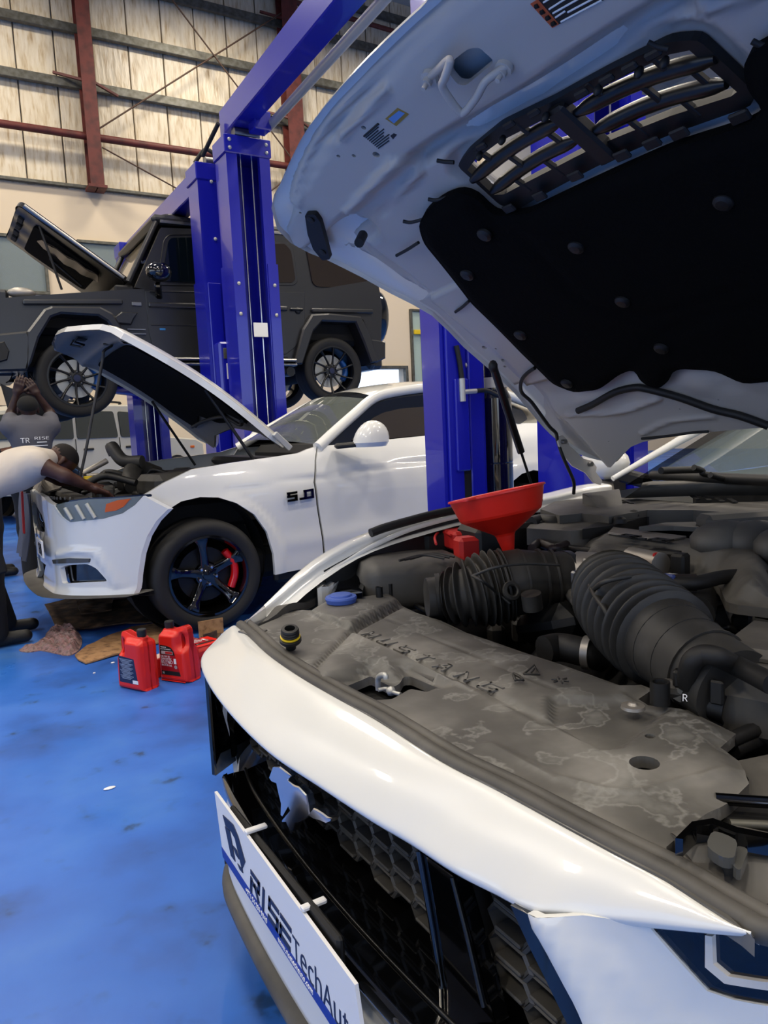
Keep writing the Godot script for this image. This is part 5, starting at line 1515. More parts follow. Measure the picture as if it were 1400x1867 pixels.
	part(o, "bolt", B.new().lathe(pv([0.001, 0.01, 0.01, 0.008, 0.016, 0.002, 0.018, -0.01]), Transform3D(Basis(), Vector3(1.808, 0.95, -1.545)), 12), M.black)
	part(o, "tower_brace", sheet(B.new(), pv([1.535, -1.494, 1.779, -1.619, 2.023, -1.696, 2.14, -1.586, 2.001, -1.483, 1.849, -1.53, 1.629, -1.482]), [], 0.03, func(x, z): return V(x, 0.935, z), 0.03), M.black)
	# ---- battery side: fuse box, red terminal cover, hoses
	o = sub("fuse_box")
	part(o, "box_body", B.new().box(Vector3(1.458, 0.86, -1.98), V(0.3, 0.1, 0.2), Basis(Vector3.UP, -0.25), 0.012), M.black)
	part(o, "lid", B.new().box(Vector3(1.493, 0.885, -2.026), V(0.26, 0.02, 0.16), Basis(Vector3.UP, -0.25), 0.006), M.dusty)
	part(o, "side_box", B.new().box(Vector3(1.362, 0.85, -2.026), V(0.11, 0.08, 0.09), Basis(Vector3.UP, -0.25), 0.008), M.black)
	part(o, "terminal_cover", B.new().box(Vector3(1.393, 0.885, -1.871), V(0.1, 0.06, 0.11), Basis(Vector3.UP, -0.2), 0.008), M.red_cover, "red terminal cover")
	part(o, "terminal_cover", B.new().box(Vector3(1.332, 0.86, -1.765), V(0.07, 0.1, 0.06), Basis(Vector3.UP, -0.2), 0.01), M.red_cover, "red terminal cover")
	part(o, "rear_box", B.new().box(Vector3(1.522, 0.875, -1.77), V(0.34, 0.12, 0.14), Basis(Vector3.UP, -0.15), 0.014), M.black)
	part(o, "red_wire", B.new().tube(cr(p3([1.205, 0.905, -1.743, 1.274, 0.905, -1.848, 1.332, 0.905, -1.916, 1.353, 0.905, -1.91, 1.333, 0.905, -1.846])), 0.004, 6), M.red_cover)
	o = sub("coolant_hoses")
	part(o, "hose", B.new().tube(cr(p3([1.542, 0.93, -1.714, 1.603, 0.93, -1.738, 1.612, 0.93, -1.687, 1.675, 0.93, -1.689, 1.778, 0.93, -1.777, 1.828, 0.93, -1.858])), 0.022, 10), M.rubber)
	part(o, "hose", B.new().tube(cr(p3([1.399, 0.89, -1.553, 1.478, 0.89, -1.605, 1.44, 0.89, -1.509, 1.536, 0.89, -1.542, 1.655, 0.89, -1.592])), 0.013, 10), mat("brown_hose", Color(0.13, 0.08, 0.08), 0.5))
	part(o, "hose", B.new().tube(cr(p3([1.496, 0.88, -1.534, 1.506, 0.88, -1.47, 1.516, 0.88, -1.362, 1.532, 0.88, -1.321])), 0.013, 10), M.black)
	part(o, "hose", B.new().tube(cr(p3([1.441, 0.88, -1.489, 1.625, 0.88, -1.609, 1.687, 0.88, -1.619])), 0.012, 10), M.black)
	part(o, "hose", B.new().tube(cr(p3([1.338, 0.88, -1.061, 1.352, 0.88, -1.032, 1.39, 0.88, -1.012, 1.474, 0.88, -1.01, 1.524, 0.88, -0.978, 1.534, 0.88, -0.92]), 8), 0.016, 12), M.rubber)
	part(o, "hose_sleeve", B.new().tube(p3([1.345, 0.88, -1.054, 1.385, 0.88, -1.016]), 0.019, 12), mat("sleeve_brown", Color(0.1, 0.075, 0.075), 0.6))
	part(o, "quick_coupling", B.new().box(Vector3(1.339, 0.885, -1.051), V(0.012, 0.03, 0.03), Basis(), 0.003), mat("coupling_blue", Color(0.2, 0.26, 0.5), 0.5))
	part(o, "hose", B.new().tube(cr(p3([1.349, 0.82, -0.992, 1.529, 0.82, -1.106, 1.626, 0.84, -1.145, 1.638, 0.86, -1.129])), 0.04, 14), M.rubber)
	part(o, "hose", B.new().tube(cr(p3([1.108, 0.74, -1.199, 1.148, 0.74, -1.192, 1.162, 0.74, -1.139, 1.209, 0.72, -1.121])), 0.032, 14), M.rubber)
	clamp_ring(o, Vector3(1.171, 0.738, -1.129), V(0.5, 0, 1), 0.033, 0.008, M.alu)
	part(o, "hose", B.new().tube(cr(p3([1.008, 0.74, -0.68, 1.058, 0.74, -0.681, 1.121, 0.74, -0.679])), 0.012, 8), M.rubber)
	part(o, "hose", B.new().tube(cr(p3([1.019, 0.72, -0.683, 1.071, 0.72, -0.684, 1.12, 0.72, -0.678])), 0.014, 8), M.rubber)
	o = sub("wiring")
	for q in [p3([1.439, 0.8, -1.066, 1.493, 0.8, -1.066, 1.565, 0.8, -1.073, 1.67, 0.8, -1.092]), p3([1.611, 0.8, -1.147, 1.472, 0.8, -1.05, 1.337, 0.8, -0.928]), p3([1.67, 0.8, -1.092, 1.636, 0.8, -1.046, 1.542, 0.8, -0.988, 1.471, 0.8, -0.955]), p3([1.388, 0.78, -0.977, 1.432, 0.78, -0.968, 1.404, 0.78, -0.909]), p3([1.573, 0.8, -1.029, 1.677, 0.8, -1.047, 1.678, 0.8, -1.007]), p3([1.148, 0.74, -1.83, 1.111, 0.74, -1.688, 1.1, 0.74, -1.618, 1.085, 0.74, -1.521]), p3([1.336, 0.72, -1.511, 1.288, 0.72, -1.406, 1.352, 0.72, -1.422, 1.299, 0.72, -1.329])]:
		part(o, "cable", B.new().tube(cr(q), 0.007, 6), M.black)
	part(o, "yellow_wire", B.new().tube(cr(p3([1.533, 0.8, -0.983, 1.496, 0.8, -0.964, 1.465, 0.8, -0.954])), 0.002, 6), M.yellow)
	part(o, "plug_connector", B.new().box(Vector3(1.469, 0.79, -0.964), V(0.04, 0.03, 0.04), Basis(Vector3.UP, 0.5), 0.006), M.black)
	# ---- engine block and bay floor
	o = sub("engine")
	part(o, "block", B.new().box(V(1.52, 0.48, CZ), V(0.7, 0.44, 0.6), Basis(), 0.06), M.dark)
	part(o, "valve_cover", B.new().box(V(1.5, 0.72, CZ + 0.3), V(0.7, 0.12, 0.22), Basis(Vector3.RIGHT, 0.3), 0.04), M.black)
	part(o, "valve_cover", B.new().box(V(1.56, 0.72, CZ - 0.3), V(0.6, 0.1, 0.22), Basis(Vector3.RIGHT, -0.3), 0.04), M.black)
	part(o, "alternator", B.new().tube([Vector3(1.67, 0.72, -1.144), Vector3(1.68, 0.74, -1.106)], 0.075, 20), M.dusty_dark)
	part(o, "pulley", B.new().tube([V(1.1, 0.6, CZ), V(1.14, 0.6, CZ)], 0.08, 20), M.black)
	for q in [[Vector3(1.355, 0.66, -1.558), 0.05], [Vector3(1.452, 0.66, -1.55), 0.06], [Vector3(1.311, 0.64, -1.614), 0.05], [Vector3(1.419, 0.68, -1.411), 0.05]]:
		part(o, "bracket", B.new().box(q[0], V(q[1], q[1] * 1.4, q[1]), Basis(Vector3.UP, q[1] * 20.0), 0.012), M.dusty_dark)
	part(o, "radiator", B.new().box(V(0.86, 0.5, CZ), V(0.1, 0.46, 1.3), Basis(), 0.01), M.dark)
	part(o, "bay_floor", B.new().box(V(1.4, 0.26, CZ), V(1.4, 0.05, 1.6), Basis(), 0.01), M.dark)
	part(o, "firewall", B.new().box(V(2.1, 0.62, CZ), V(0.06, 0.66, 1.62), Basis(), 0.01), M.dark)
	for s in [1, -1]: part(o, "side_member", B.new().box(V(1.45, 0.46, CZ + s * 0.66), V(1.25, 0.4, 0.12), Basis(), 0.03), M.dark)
	# ---- near corner: dusty lamp housing under a glossy bracket
	o = sub("lamp_carrier")
	part(o, "housing_top", sheet(B.new(), pv([0.696, -0.545, 0.747, -0.562, 0.782, -0.549, 0.825, -0.491, 0.698, -0.414, 0.657, -0.442, 0.67, -0.505]), [], 0.012, func(x, z):
		var p := Vector2(x, z)
		return V(x, 0.735 + 0.035 * exp(-pow(pdist(p, pv([0.697, -0.511, 0.737, -0.497, 0.746, -0.456])) / 0.05, 2)), z), 0.04), M.dusty)
	part(o, "gloss_bracket", sheet(B.new(), pv([0.645, -0.499, 0.688, -0.51, 0.713, -0.501, 0.718, -0.474, 0.739, -0.439, 0.729, -0.433, 0.706, -0.469, 0.702, -0.493, 0.684, -0.501, 0.65, -0.493]), [], 0.012, func(x, z): return V(x, 0.79, z), 0.02), M.black_gloss)
	part(o, "clear_ridge", sheet(B.new(), rounded(pv([0.667, -0.478, 0.7, -0.492, 0.704, -0.464, 0.672, -0.447, 0.664, -0.455]), 0.01, 2), [], 0.01, func(x, z): return V(x, 0.785 - 2.5 * pow(pdist(Vector2(x, z), pv([0.694, -0.488, 0.695, -0.463])), 2), z), 0.012), mat("grey_gloss", Color(0.3, 0.3, 0.29), 0.12))
	part(o, "clear_ridge", sheet(B.new(), rounded(pv([0.712, -0.469, 0.711, -0.456, 0.668, -0.438, 0.67, -0.448]), 0.01, 2), [], 0.01, func(x, z): return V(x, 0.775, z), 0.012), M.grey_gloss)
	part(o, "white_edge", sheet(B.new(), pv([0.67, -0.451, 0.712, -0.422, 0.689, -0.408, 0.657, -0.433]), [], 0.02, func(x, z): return V(x, 0.736, z), 0.03), M.white_paint)
	part(o, "metal_bar", B.new().tube(p3([0.819, 0.75, -0.572, 0.844, 0.75, -0.546, 0.872, 0.75, -0.519]), 0.008, 8), M.black_gloss)
	part(o, "metal_bar", B.new().tube(p3([0.795, 0.74, -0.535, 0.838, 0.74, -0.498]), 0.006, 8), M.girt)
	part(o, "side_panel", sheet(B.new(), pv([0.975, -0.644, 1.048, -0.625, 0.908, -0.541, 0.839, -0.582, 0.933, -0.599]), [], 0.03, func(x, z): return V(x, 0.73, z), 0.04), M.dusty)
	part(o, "adhesive_tape", sheet(B.new(), rounded(pv([0.676, -0.518, 0.679, -0.497, 0.683, -0.467, 0.651, -0.443, 0.655, -0.487]), 0.006, 2), [], 0.02, func(x, z): return V(x, 0.757, z), 0.012), M.dusty)
	# ---- cowl and windscreen
	o = sub("cowl")
	part(o, "cowl_tray", sheet(B.new(), pv([1.679, -1.819, 1.868, -1.947, 2.038, -2.027, 2.082, -1.817, 2.07, -1.53, 2.156, -1.46, 2.261, -1.36, 1.959, -1.178, 1.93, -1.427, 1.853, -1.532, 1.667, -1.517, 1.676, -1.634, 1.598, -1.648]), [], 0.03, func(x, z): return V(x, 0.955, z), 0.06), M.dusty)
	part(o, "cowl_tray", sheet(B.new(), pv([1.47, -1.653, 1.729, -1.874, 1.758, -1.738, 1.761, -1.602, 1.57, -1.499, 1.512, -1.517]), [], 0.03, func(x, z): return V(x, 0.93, z), 0.05), M.dusty)
	var wall := []
	wall.append(p3([2.045, 0.958, -1.79, 2.114, 0.958, -1.748, 2.253, 0.958, -1.631, 2.394, 0.958, -1.44]))
	wall.append(p3([2.04, 0.965, -1.776, 2.108, 0.965, -1.738, 2.244, 0.965, -1.623, 2.381, 0.965, -1.433]))
	wall.append(p3([1.978, 1.01, -1.662, 2.055, 1.01, -1.685, 2.163, 1.01, -1.565, 2.267, 1.01, -1.365]))
	wall.append(p3([2.092, 1.012, -1.748, 2.158, 1.012, -1.76, 2.248, 1.012, -1.627, 2.351, 1.012, -1.415]))
	part(o, "cowl_wall", B.new().grid(wall), M.dusty)
	for i in 6: part(o, "vent_slot", B.new().bar(Vector3(2.005, 0.957, -1.937) + V(0, 0, 0.035 * i), Vector3(1.953, 0.957, -1.85) + V(0, 0, 0.035 * i), 0.012, 0.004, Vector3.UP, 0.001), M.dark)
	for i in 4: part(o, "vent_slot", B.new().bar(Vector3(2.206, 0.962, -1.635) + V(0.0, 0, 0.045 * i), Vector3(2.133, 0.96, -1.559) + V(0.0, 0, 0.045 * i), 0.016, 0.004, Vector3.UP, 0.001), M.dark)
	part(o, "cowl_corner", sheet(B.new(), pv([1.865, -1.812, 2.202, -2.071, 2.389, -2.156, 1.87, -1.637, 1.798, -1.658]), [], 0.03, func(x, z): return V(x, 0.97 + 0.02 * sin(z * 20.0), z), 0.05), M.dusty)
	part(o, "wing_bracket", B.new().box(Vector3(2.047, 0.955, -2.05), V(0.12, 0.04, 0.05), Basis(), 0.008), M.white_paint)
	var g := []
	for i in 9:
		var t := lerpf(-1, 1, i / 8.0)
		g.append([V(2.28 - 0.12 * (1 - t * t), 1.02 + 0.01 * (1 - t * t), CZ + t * 0.76), V(3.02 - 0.06 * (1 - t * t), 1.35 + 0.03 * (1 - t * t), CZ + t * 0.6)])
	var r0 := PackedVector3Array()
	var r1 := PackedVector3Array()
	for q in g:
		r0.append(q[0])
		r1.append(q[1])
	part(car, "windscreen", B.new().grid(fine([r0, r1], 4, 2)), M.glass)
	part(car, "screen_frit", B.new().tube(r0, 0.018, 8), M.black)
	var wp := sub("wiper")
	part(wp, "wiper_blade", B.new().tube(cr(p3([2.002, 1.064, -1.6, 2.097, 1.059, -1.6, 2.196, 1.054, -1.6])), 0.012, 8), M.black)
	part(wp, "wiper_arm", B.new().tube(cr(p3([2.1, 1.069, -1.55, 2.142, 1.056, -1.55, 2.185, 1.038, -1.55, 2.574, 1.001, -1.55])), 0.01, 8), M.black)
	part(wp, "wiper_arm", B.new().tube(cr(p3([2.114, 1.045, -1.5, 2.243, 1.014, -1.5, 2.492, 0.982, -1.5])), 0.01, 8), M.black)

# ---------------------------------------------------------------- the second white car, side on, hood open
const C2 := -5.46

func zs(x: float, y: float) -> float:
	var hw := 0.92 - 2.0 * pow(maxf(0.0, 1.1 - x), 2) - 0.9 * pow(maxf(0.0, x - 4.55), 2)
	var i := 0.0
	if y > 1.15: i = 0.137 + 0.74 * (y - 1.15)
	elif y > 0.78: i = (y - 0.78) * (y - 0.78)
	if y < 0.38: i += 0.6 * (0.38 - y) * (0.38 - y)
	return hw - i

# a point of the body side; s is +1 on the near side, -1 on the far one
func sp(x: float, y: float, s: float, off := 0.0) -> Vector3: return Vector3(x, y, C2 + s * (zs(x, y) + off))

func second_car():
	var t := thing("second_car", "white sports coupe with its hood open, side on behind the red oil jugs", "car")
	var crease := pv([1.577, 0.925, 1.763, 0.924, 1.959, 0.934, 2.162, 0.941, 2.465, 0.964, 2.833, 0.986, 3.228, 1.001])
	var crease2 := pv([1.959, 0.504, 2.247, 0.507, 2.69, 0.534])
	var arch_c := Vector3(1.367, 0.373, -4.54)
	var fender := pv([1.034, 0.906, 1.167, 0.971, 1.351, 1.038, 1.608, 1.062, 1.919, 1.082, 2.104, 1.096, 2.182, 1.118, 2.251, 1.133, 2.204, 1.038, 2.161, 0.893, 2.166, 0.743, 2.184, 0.571, 2.202, 0.321, 2.008, 0.314, 1.828, 0.309, 1.825, 0.447, 1.789, 0.598, 1.711, 0.722, 1.598, 0.808, 1.487, 0.853, 1.372, 0.866, 1.25, 0.85, 1.168, 0.811])
	var door := pv([2.263, 1.132, 2.35, 1.135, 2.573, 1.143, 2.903, 1.154, 3.308, 1.168, 3.211, 0.727, 3.194, 0.31, 2.679, 0.303, 2.219, 0.322, 2.2, 0.57, 2.182, 0.742, 2.177, 0.891, 2.216, 1.037])
	var quarter := pv([3.33, 1.171, 3.643, 1.196, 4.029, 1.225])
	for q in [Vector2(4.5, 1.21), Vector2(4.95, 1.16), Vector2(5.2, 1.02), Vector2(5.15, 0.75), Vector2(5.1, 0.35), Vector2(4.52, 0.32)]: quarter.append(q)
	for k in 11: quarter.append(Vector2(4.11 + 0.4 * cos(PI * k / 10.0), 0.42 + 0.42 * sin(PI * k / 10.0)))
	quarter.append(Vector2(3.7, 0.32))
	quarter.append_array(pv([3.214, 0.312, 3.231, 0.725]))
	for s in [1.0, -1.0]:
		var ft := func(x: float, y: float) -> Vector3:
			var p := Vector2(x, y)
			var off := -0.014 * exp(-pow(pdist(p, crease) / 0.03, 2)) * sst(0.0, 0.02, crease_side(crease, p)) + 0.008 * exp(-pow(pdist(p, crease2) / 0.06, 2))
			var d := p.distance_to(Vector2(arch_c.x, arch_c.y))
			off += 0.022 * sst(0.57, 0.5, d) * sst(0.9, 0.75, y)
			var dr := p.distance_to(Vector2(4.11, 0.42))
			off += 0.02 * sst(0.55, 0.46, dr)
			return sp(x, y, s, off)
		part(t, "front_wing", sheet(B.new(), fender, [], 0.03, ft, 0.03, V(0, 0, -s)), M.white_paint)
		part(t, "door", sheet(B.new(), door, [], 0.03, ft, 0.02, V(0, 0, -s)), M.white_paint)
		part(t, "rear_wing", sheet(B.new(), quarter, [], 0.04, ft, 0.02, V(0, 0, -s)), M.white_paint)
		part(t, "wheel_well", B.new().lathe(pv([0.46, -0.32, 0.46, -0.1]), Transform3D(Basis(Vector3.RIGHT, V(0, 0, s), V(0, -s, 0)), V(arch_c.x, 0.42, C2 + s * 0.88)), 28), M.dark)
		part(t, "wheel_well", B.new().lathe(pv([0.001, -0.34, 0.46, -0.34]), Transform3D(Basis(Vector3.RIGHT, V(0, 0, s), V(0, -s, 0)), V(arch_c.x, 0.42, C2 + s * 0.88)), 28), M.dark)
		part(t, "wheel_well", B.new().lathe(pv([0.001, -0.34, 0.44, -0.34, 0.44, 0.0]), Transform3D(Basis(Vector3.RIGHT, V(0, 0, s), V(0, -s, 0)), V(4.11, 0.42, C2 + s * 0.88)), 28), M.dark)
		part(t, "sill", B.new().bar(V(1.85, 0.29, C2 + s * 0.86), V(3.7, 0.27, C2 + s * 0.86), 0.06, 0.1, Vector3.UP, 0.02), M.black)
		# glass and its frame
		var win := pv([2.345, 1.143, 2.592, 1.282, 2.744, 1.358, 2.903, 1.421, 3.064, 1.456, 3.341, 1.477, 3.636, 1.457, 3.874, 1.387, 4.042, 1.289, 3.593, 1.202, 3.187, 1.161, 2.832, 1.153])
		part(t, "window_frame", sheet(B.new(), Geometry2D.offset_polygon(win, 0.02)[0], [], 0.05, func(x, y): return sp(x, y, s, -0.012), 0.02, V(0, 0, -s)), M.black_gloss)
		part(t, "side_glass", sheet(B.new(), rounded(pv([2.537, 1.16, 2.794, 1.315, 2.908, 1.353, 3.068, 1.378, 3.382, 1.391, 3.688, 1.36, 3.867, 1.286, 3.6, 1.215, 3.191, 1.169, 2.834, 1.157]), 0.02, 2), [], 0.05, func(x, y): return sp(x, y, s, -0.004)), mat("smoke_glass", Color(0.2, 0.18, 0.16), 0.05))
		part(t, "quarter_glass", sheet(B.new(), rounded(pv([4.126, 1.361, 4.261, 1.328, 4.269, 1.253, 4.158, 1.215, 4.064, 1.233]), 0.02, 2), [], 0.04, func(x, y): return sp(x, y, s, 0.004)), M.black_gloss)
		# pillar and roof rail
		var rail := p3([2.256, 1.125, -4.659, 2.434, 1.228, -4.735, 2.645, 1.345, -4.821, 2.865, 1.461, -4.907, 3.058, 1.505, -4.94, 3.373, 1.535, -4.962, 3.677, 1.526, -4.955])
		rail.append_array(PackedVector3Array([V(4.05, 1.5, C2 + 0.54), V(4.45, 1.36, C2 + 0.6), V(4.9, 1.17, C2 + 0.68)]))
		if s < 0:
			for i in rail.size(): rail[i].z = 2 * C2 - rail[i].z
		part(t, "roof_rail", B.new().tube(cr(rail, 4), 0.04, 8), M.white_paint)
		# mirror
		var mz: float = C2 + s * 1.02
		var mc: Vector3 = Vector3(2.526, 1.2, -4.44)
		var mi := part(t, "mirror", mirror_dome(V(mc.x + 0.02, mc.y - 0.055, mz), s), M.white_paint)
		part(mi, "mirror_foot", B.new().bar(Vector3(2.341, 1.128, -4.5) * V(1, 1, 0) + V(0, 0, C2 + s * 0.9), Vector3(2.619, 1.143, -4.44) * V(1, 1, 0) + V(0, 0, mz), 0.16, 0.035, Vector3.UP, 0.012), M.black)
	# the number badge on the near wing
	var b0: Vector3 = Vector3(1.959, 0.815, -4.529)
	var b1: Vector3 = Vector3(2.088, 0.822, -4.53)
	var bl := part(t, "badge", strokes("5.0", 0.042, 0.048, 0.016, 0.016, 0.012), M.black_gloss, "black number badge")
	bl.transform = Transform3D(Basis((b1 - b0).normalized() * 1.25, V(0, 1, 0), V(0, 0, 1)), b0 + V(0, -0.025, 0))
	# wheels
	var w := sport_wheel(t, V(1.395, 0.36, C2 + 0.815), 1.0, "wheel", 0.36)
	var cal := part(w, "brake_caliper", B.new().tube(cr([V(0.13, 0.14, 0.03), V(0.18, 0.06, 0.04), V(0.185, -0.02, 0.04), V(0.16, -0.1, 0.03)]), 0.038, 8, true, 0.7), M.red_gloss, "red brake caliper")
	part(w, "bleed_cap", B.new().box(V(0.21, 0.07, 0.03), V(0.02, 0.05, 0.03), Basis(), 0.006), M.white_plain)
	sport_wheel(t, V(1.395, 0.36, C2 - 0.815), -1.0, "wheel", 0.36)
	sport_wheel(t, V(4.11, 0.37, C2 + 0.815), 1.0, "wheel", 0.36)
	sport_wheel(t, V(4.11, 0.37, C2 - 0.815), -1.0, "wheel", 0.36)
	# roof, screens
	var rows := []
	for i in 5:
		var line := PackedVector3Array()
		for q in [Vector3(2.875, 1.482, -4.923), Vector3(3.067, 1.522, -4.953), Vector3(3.383, 1.554, -4.976), V(3.75, 1.56, C2 + 0.49), V(4.05, 1.51, C2 + 0.53)]:
			var k := lerpf(-1, 1, i / 4.0)
			line.append(V(q.x, q.y + 0.06 * (1 - k * k), C2 + (q.z - C2) * k))
		rows.append(line)
	part(t, "roof", B.new().grid(fine(rows, 3, 3)), M.white_paint)
	var pl := p3([2.293, 1.142, -4.671, 2.429, 1.217, -4.726, 2.641, 1.337, -4.815, 2.863, 1.457, -4.904])
	rows = []
	for i in 5:
		var k := lerpf(-1, 1, i / 4.0)
		var line := PackedVector3Array()
		for q in pl: line.append(V(q.x - 0.16 * (1 - k * k), q.y + 0.05 * (1 - k * k), C2 + (q.z - C2) * k))
		rows.append(line)
	part(t, "windscreen", B.new().grid(fine(rows, 3, 3)), mat("screen_glass", Color(0.5, 0.53, 0.5, 0.35), 0.03))
	M.screen_glass.transparency = BaseMaterial3D.TRANSPARENCY_ALPHA
	var rl := [V(4.05, 1.5, C2 + 0.53), V(4.45, 1.36, C2 + 0.58), V(4.95, 1.15, C2 + 0.66)]
	rows = []
	for i in 5:
		var k := lerpf(-1, 1, i / 4.0)
		var line := PackedVector3Array()
		for q in rl: line.append(V(q.x + 0.1 * (1 - k * k), q.y + 0.04 * (1 - k * k), C2 + (q.z - C2) * k))
		rows.append(line)
	part(t, "rear_window", B.new().grid(fine(rows, 3, 3)), M.black_gloss)
	rows = []
	for q in [[4.95, 1.12, 0.72], [5.25, 1.12, 0.68], [5.36, 1.05, 0.7], [5.35, 0.7, 0.75], [5.25, 0.3, 0.75]]: rows.append(PackedVector3Array([V(q[0] - 0.12, q[1] - 0.03, C2 - q[2]), V(q[0], q[1], C2 - q[2] * 0.6), V(q[0] + 0.02, q[1] + 0.01, C2), V(q[0], q[1], C2 + q[2] * 0.6), V(q[0] - 0.12, q[1] - 0.03, C2 + q[2])]))
	part(t, "boot", B.new().grid(fine(rows, 3, 3)), M.white_paint)
	part(t, "underbody", B.new().box(V(3.0, 0.36, C2), V(4.4, 0.2, 1.5), Basis(), 0.04), M.dark)
	part(t, "cabin_floor", B.new().box(V(3.1, 0.75, C2), V(1.8, 0.6, 1.4), Basis(), 0.1), M.dark)
	part(t, "dashboard", B.new().box(V(2.6, 1.06, C2), V(0.5, 0.16, 1.4), Basis(), 0.06), M.black)
	for s in [1, -1]: part(t, "seat", B.new().box(V(3.55, 1.1, C2 + s * 0.36), V(0.18, 0.6, 0.48), Basis(Vector3.BACK, -0.3), 0.07), mat("seat_brown", Color(0.3, 0.25, 0.21), 0.7))
	part(t, "steering_wheel", B.new().lathe(pv([0.17, -0.014, 0.186, 0.0, 0.17, 0.014, 0.156, 0.0, 0.17, -0.014]), Transform3D(Basis(Vector3.BACK, -1.15), V(2.95, 1.1, C2 + 0.36)), 24, true), M.black)
	# bumper with its openings
	var bump := pv([0.925, 0.905, 0.986, 0.818, 0.953, 0.749, 0.925, 0.659, 0.905, 0.554, 0.89, 0.421, 0.882, 0.306, 0.772, 0.301, 0.607, 0.292, 0.378, 0.299, 0.174, 0.318, 0.115, 0.369, 0.253, 0.461, 0.212, 0.529, 0.224, 0.62, 0.329, 0.684, 0.355, 0.739, 0.279, 0.793, 0.096, 0.845, -0.155, 0.882, 0.057, 0.938, 0.402, 0.912, 0.555, 0.867, 0.605, 0.797, 0.652, 0.763, 0.795, 0.778, 0.861, 0.806, 0.899, 0.852])
	var fog := rounded(pv([0.545, 0.495, 0.718, 0.506, 0.753, 0.478, 0.794, 0.395, 0.684, 0.391, 0.559, 0.379]), 0.015, 2)
	var lamp := pv([0.559, 0.864, 0.654, 0.887, 0.744, 0.9, 0.824, 0.898, 0.925, 0.905, 0.915, 0.873, 0.895, 0.835, 0.861, 0.806, 0.795, 0.778, 0.652, 0.763, 0.609, 0.797])
	var amber := pv([0.82, 0.867, 0.857, 0.887, 0.895, 0.893, 0.872, 0.846, 0.848, 0.825, 0.813, 0.818])
	var strip := pv([0.492, 0.525, 0.634, 0.543, 0.736, 0.539, 0.73, 0.516, 0.631, 0.512, 0.502, 0.501])
	var cbump := pv([0.544, 0.557, 0.672, 0.588, 0.756, 0.573, 0.801, 0.462, 0.827, 0.373])
	for s in [1.0, -1.0]:
		var bo: PackedVector2Array = bump if s > 0 else flipx(bump)
		var fo: PackedVector2Array = fog if s > 0 else flipx(fog)
		var lo: PackedVector2Array = lamp if s > 0 else flipx(lamp)
		var am: PackedVector2Array = amber if s > 0 else flipx(amber)
		var so: PackedVector2Array = strip if s > 0 else flipx(strip)
		var co: PackedVector2Array = cbump if s > 0 else flipx(cbump)
		var bf := func(off: float) -> Callable: return func(dz, y): return V(bx(dz) + 0.01 - off, y, C2 + dz)
		part(t, "bumper", sheet(B.new(), bo, [fo], 0.02, func(dz, y): return V(bx(dz) + 0.01 - 0.016 * exp(-pow(pdist(Vector2(dz, y), co) / 0.02, 2)) - 0.02 * sst(0.36, 0.3, y), y, C2 + dz), 0.03, V(1, 0, 0)), M.white_paint)
		part(t, "fog_duct", sheet(B.new(), Geometry2D.offset_polygon(fo, 0.01)[0], [], 0.03, bf.call(-0.05), 0.01, V(1, 0, 0)), M.black_gloss)
		part(t, "light_strip", sheet(B.new(), so, [], 0.02, bf.call(0.012), 0.012, V(1, 0, 0)), M.grey_gloss)
		var hl := Node3D.new()
		hl.name = "headlight"
		t.add_child(hl, true)
		part(hl, "rim", sheet(B.new(), Geometry2D.offset_polygon(lo, 0.008)[0], [], 0.02, bf.call(-0.012), 0.02, V(1, 0, 0)), M.black_gloss)
		part(hl, "housing", sheet(B.new(), lo, [], 0.03, bf.call(-0.004), 0.006, V(1, 0, 0)), mat("lamp_grey", Color(0.36, 0.36, 0.34), 0.25, 0.2))
		part(hl, "lens", sheet(B.new(), lo, [], 0.03, bf.call(0.014)), M.glass)
		part(hl, "turn_signal", sheet(B.new(), am, [], 0.02, bf.call(0.016), 0.008, V(1, 0, 0)), M.amber, "amber turn signal")
		for q in [pv([0.641, 0.851, 0.673, 0.78]), pv([0.699, 0.866, 0.729, 0.781]), pv([0.744, 0.874, 0.773, 0.786])]:
			part(hl, "light_bar", B.new().tube([V(bx(q[0].x) + 0.0, q[0].y, C2 + s * q[0].x), V(bx(q[1].x) + 0.0, q[1].y, C2 + s * q[1].x)], 0.012, 8), mat("bar_pale", Color(0.72, 0.72, 0.68), 0.3))
	var gl := []
	var sl := []
	for i in 3:
		gl.append(PackedVector3Array())
		sl.append(PackedVector3Array())
	for i in 25:
		var dz := lerpf(-0.5, 0.5, i / 24.0)
		for k in 3: gl[k].append(V(bx(dz) + 0.06, [0.9, 0.68, 0.4][k], C2 + dz))
		var dw := lerpf(-0.9, 0.9, i / 24.0)
		for k in 3: sl[k].append(V(bx(dw) + [0.12, -0.09, 0.1][k], [0.325, 0.305, 0.29][k], C2 + dw))
	part(t, "grille", B.new().grid(gl), M.dark)
	for i in 12:
		var y := 0.87 - 0.016 * i
		var ln := PackedVector3Array()
		for k in 23:
			var dz := lerpf(-0.4, 0.42, k / 22.0)
			ln.append(V(bx(dz) + 0.045, y + (0.006 if k % 2 else -0.006), C2 + dz))
		part(t, "grille_mesh", B.new().tube(ln, 0.004, 5), M.dusty_dark)
	part(t, "bumper_band", sheet(B.new(), pv([-0.62, 0.69, 0.0, 0.66, 0.62, 0.69, 0.62, 0.5, 0.5, 0.46, -0.5, 0.46, -0.62, 0.5]), [], 0.04, func(dz, y): return V(bx(dz) + 0.012 + 0.02 * sst(0.64, 0.69, y), y, C2 + dz), 0.03, V(1, 0, 0)), M.white_paint)
	part(t, "emblem", B.new().ball(V(0.545, 0.77, C2 + 0.12), V(0.012, 0.04, 0.09), Basis(), 10), M.chrome, "chrome grille emblem")
	part(t, "splitter", B.new().grid(sl), M.dusty, "dark splitter lip")
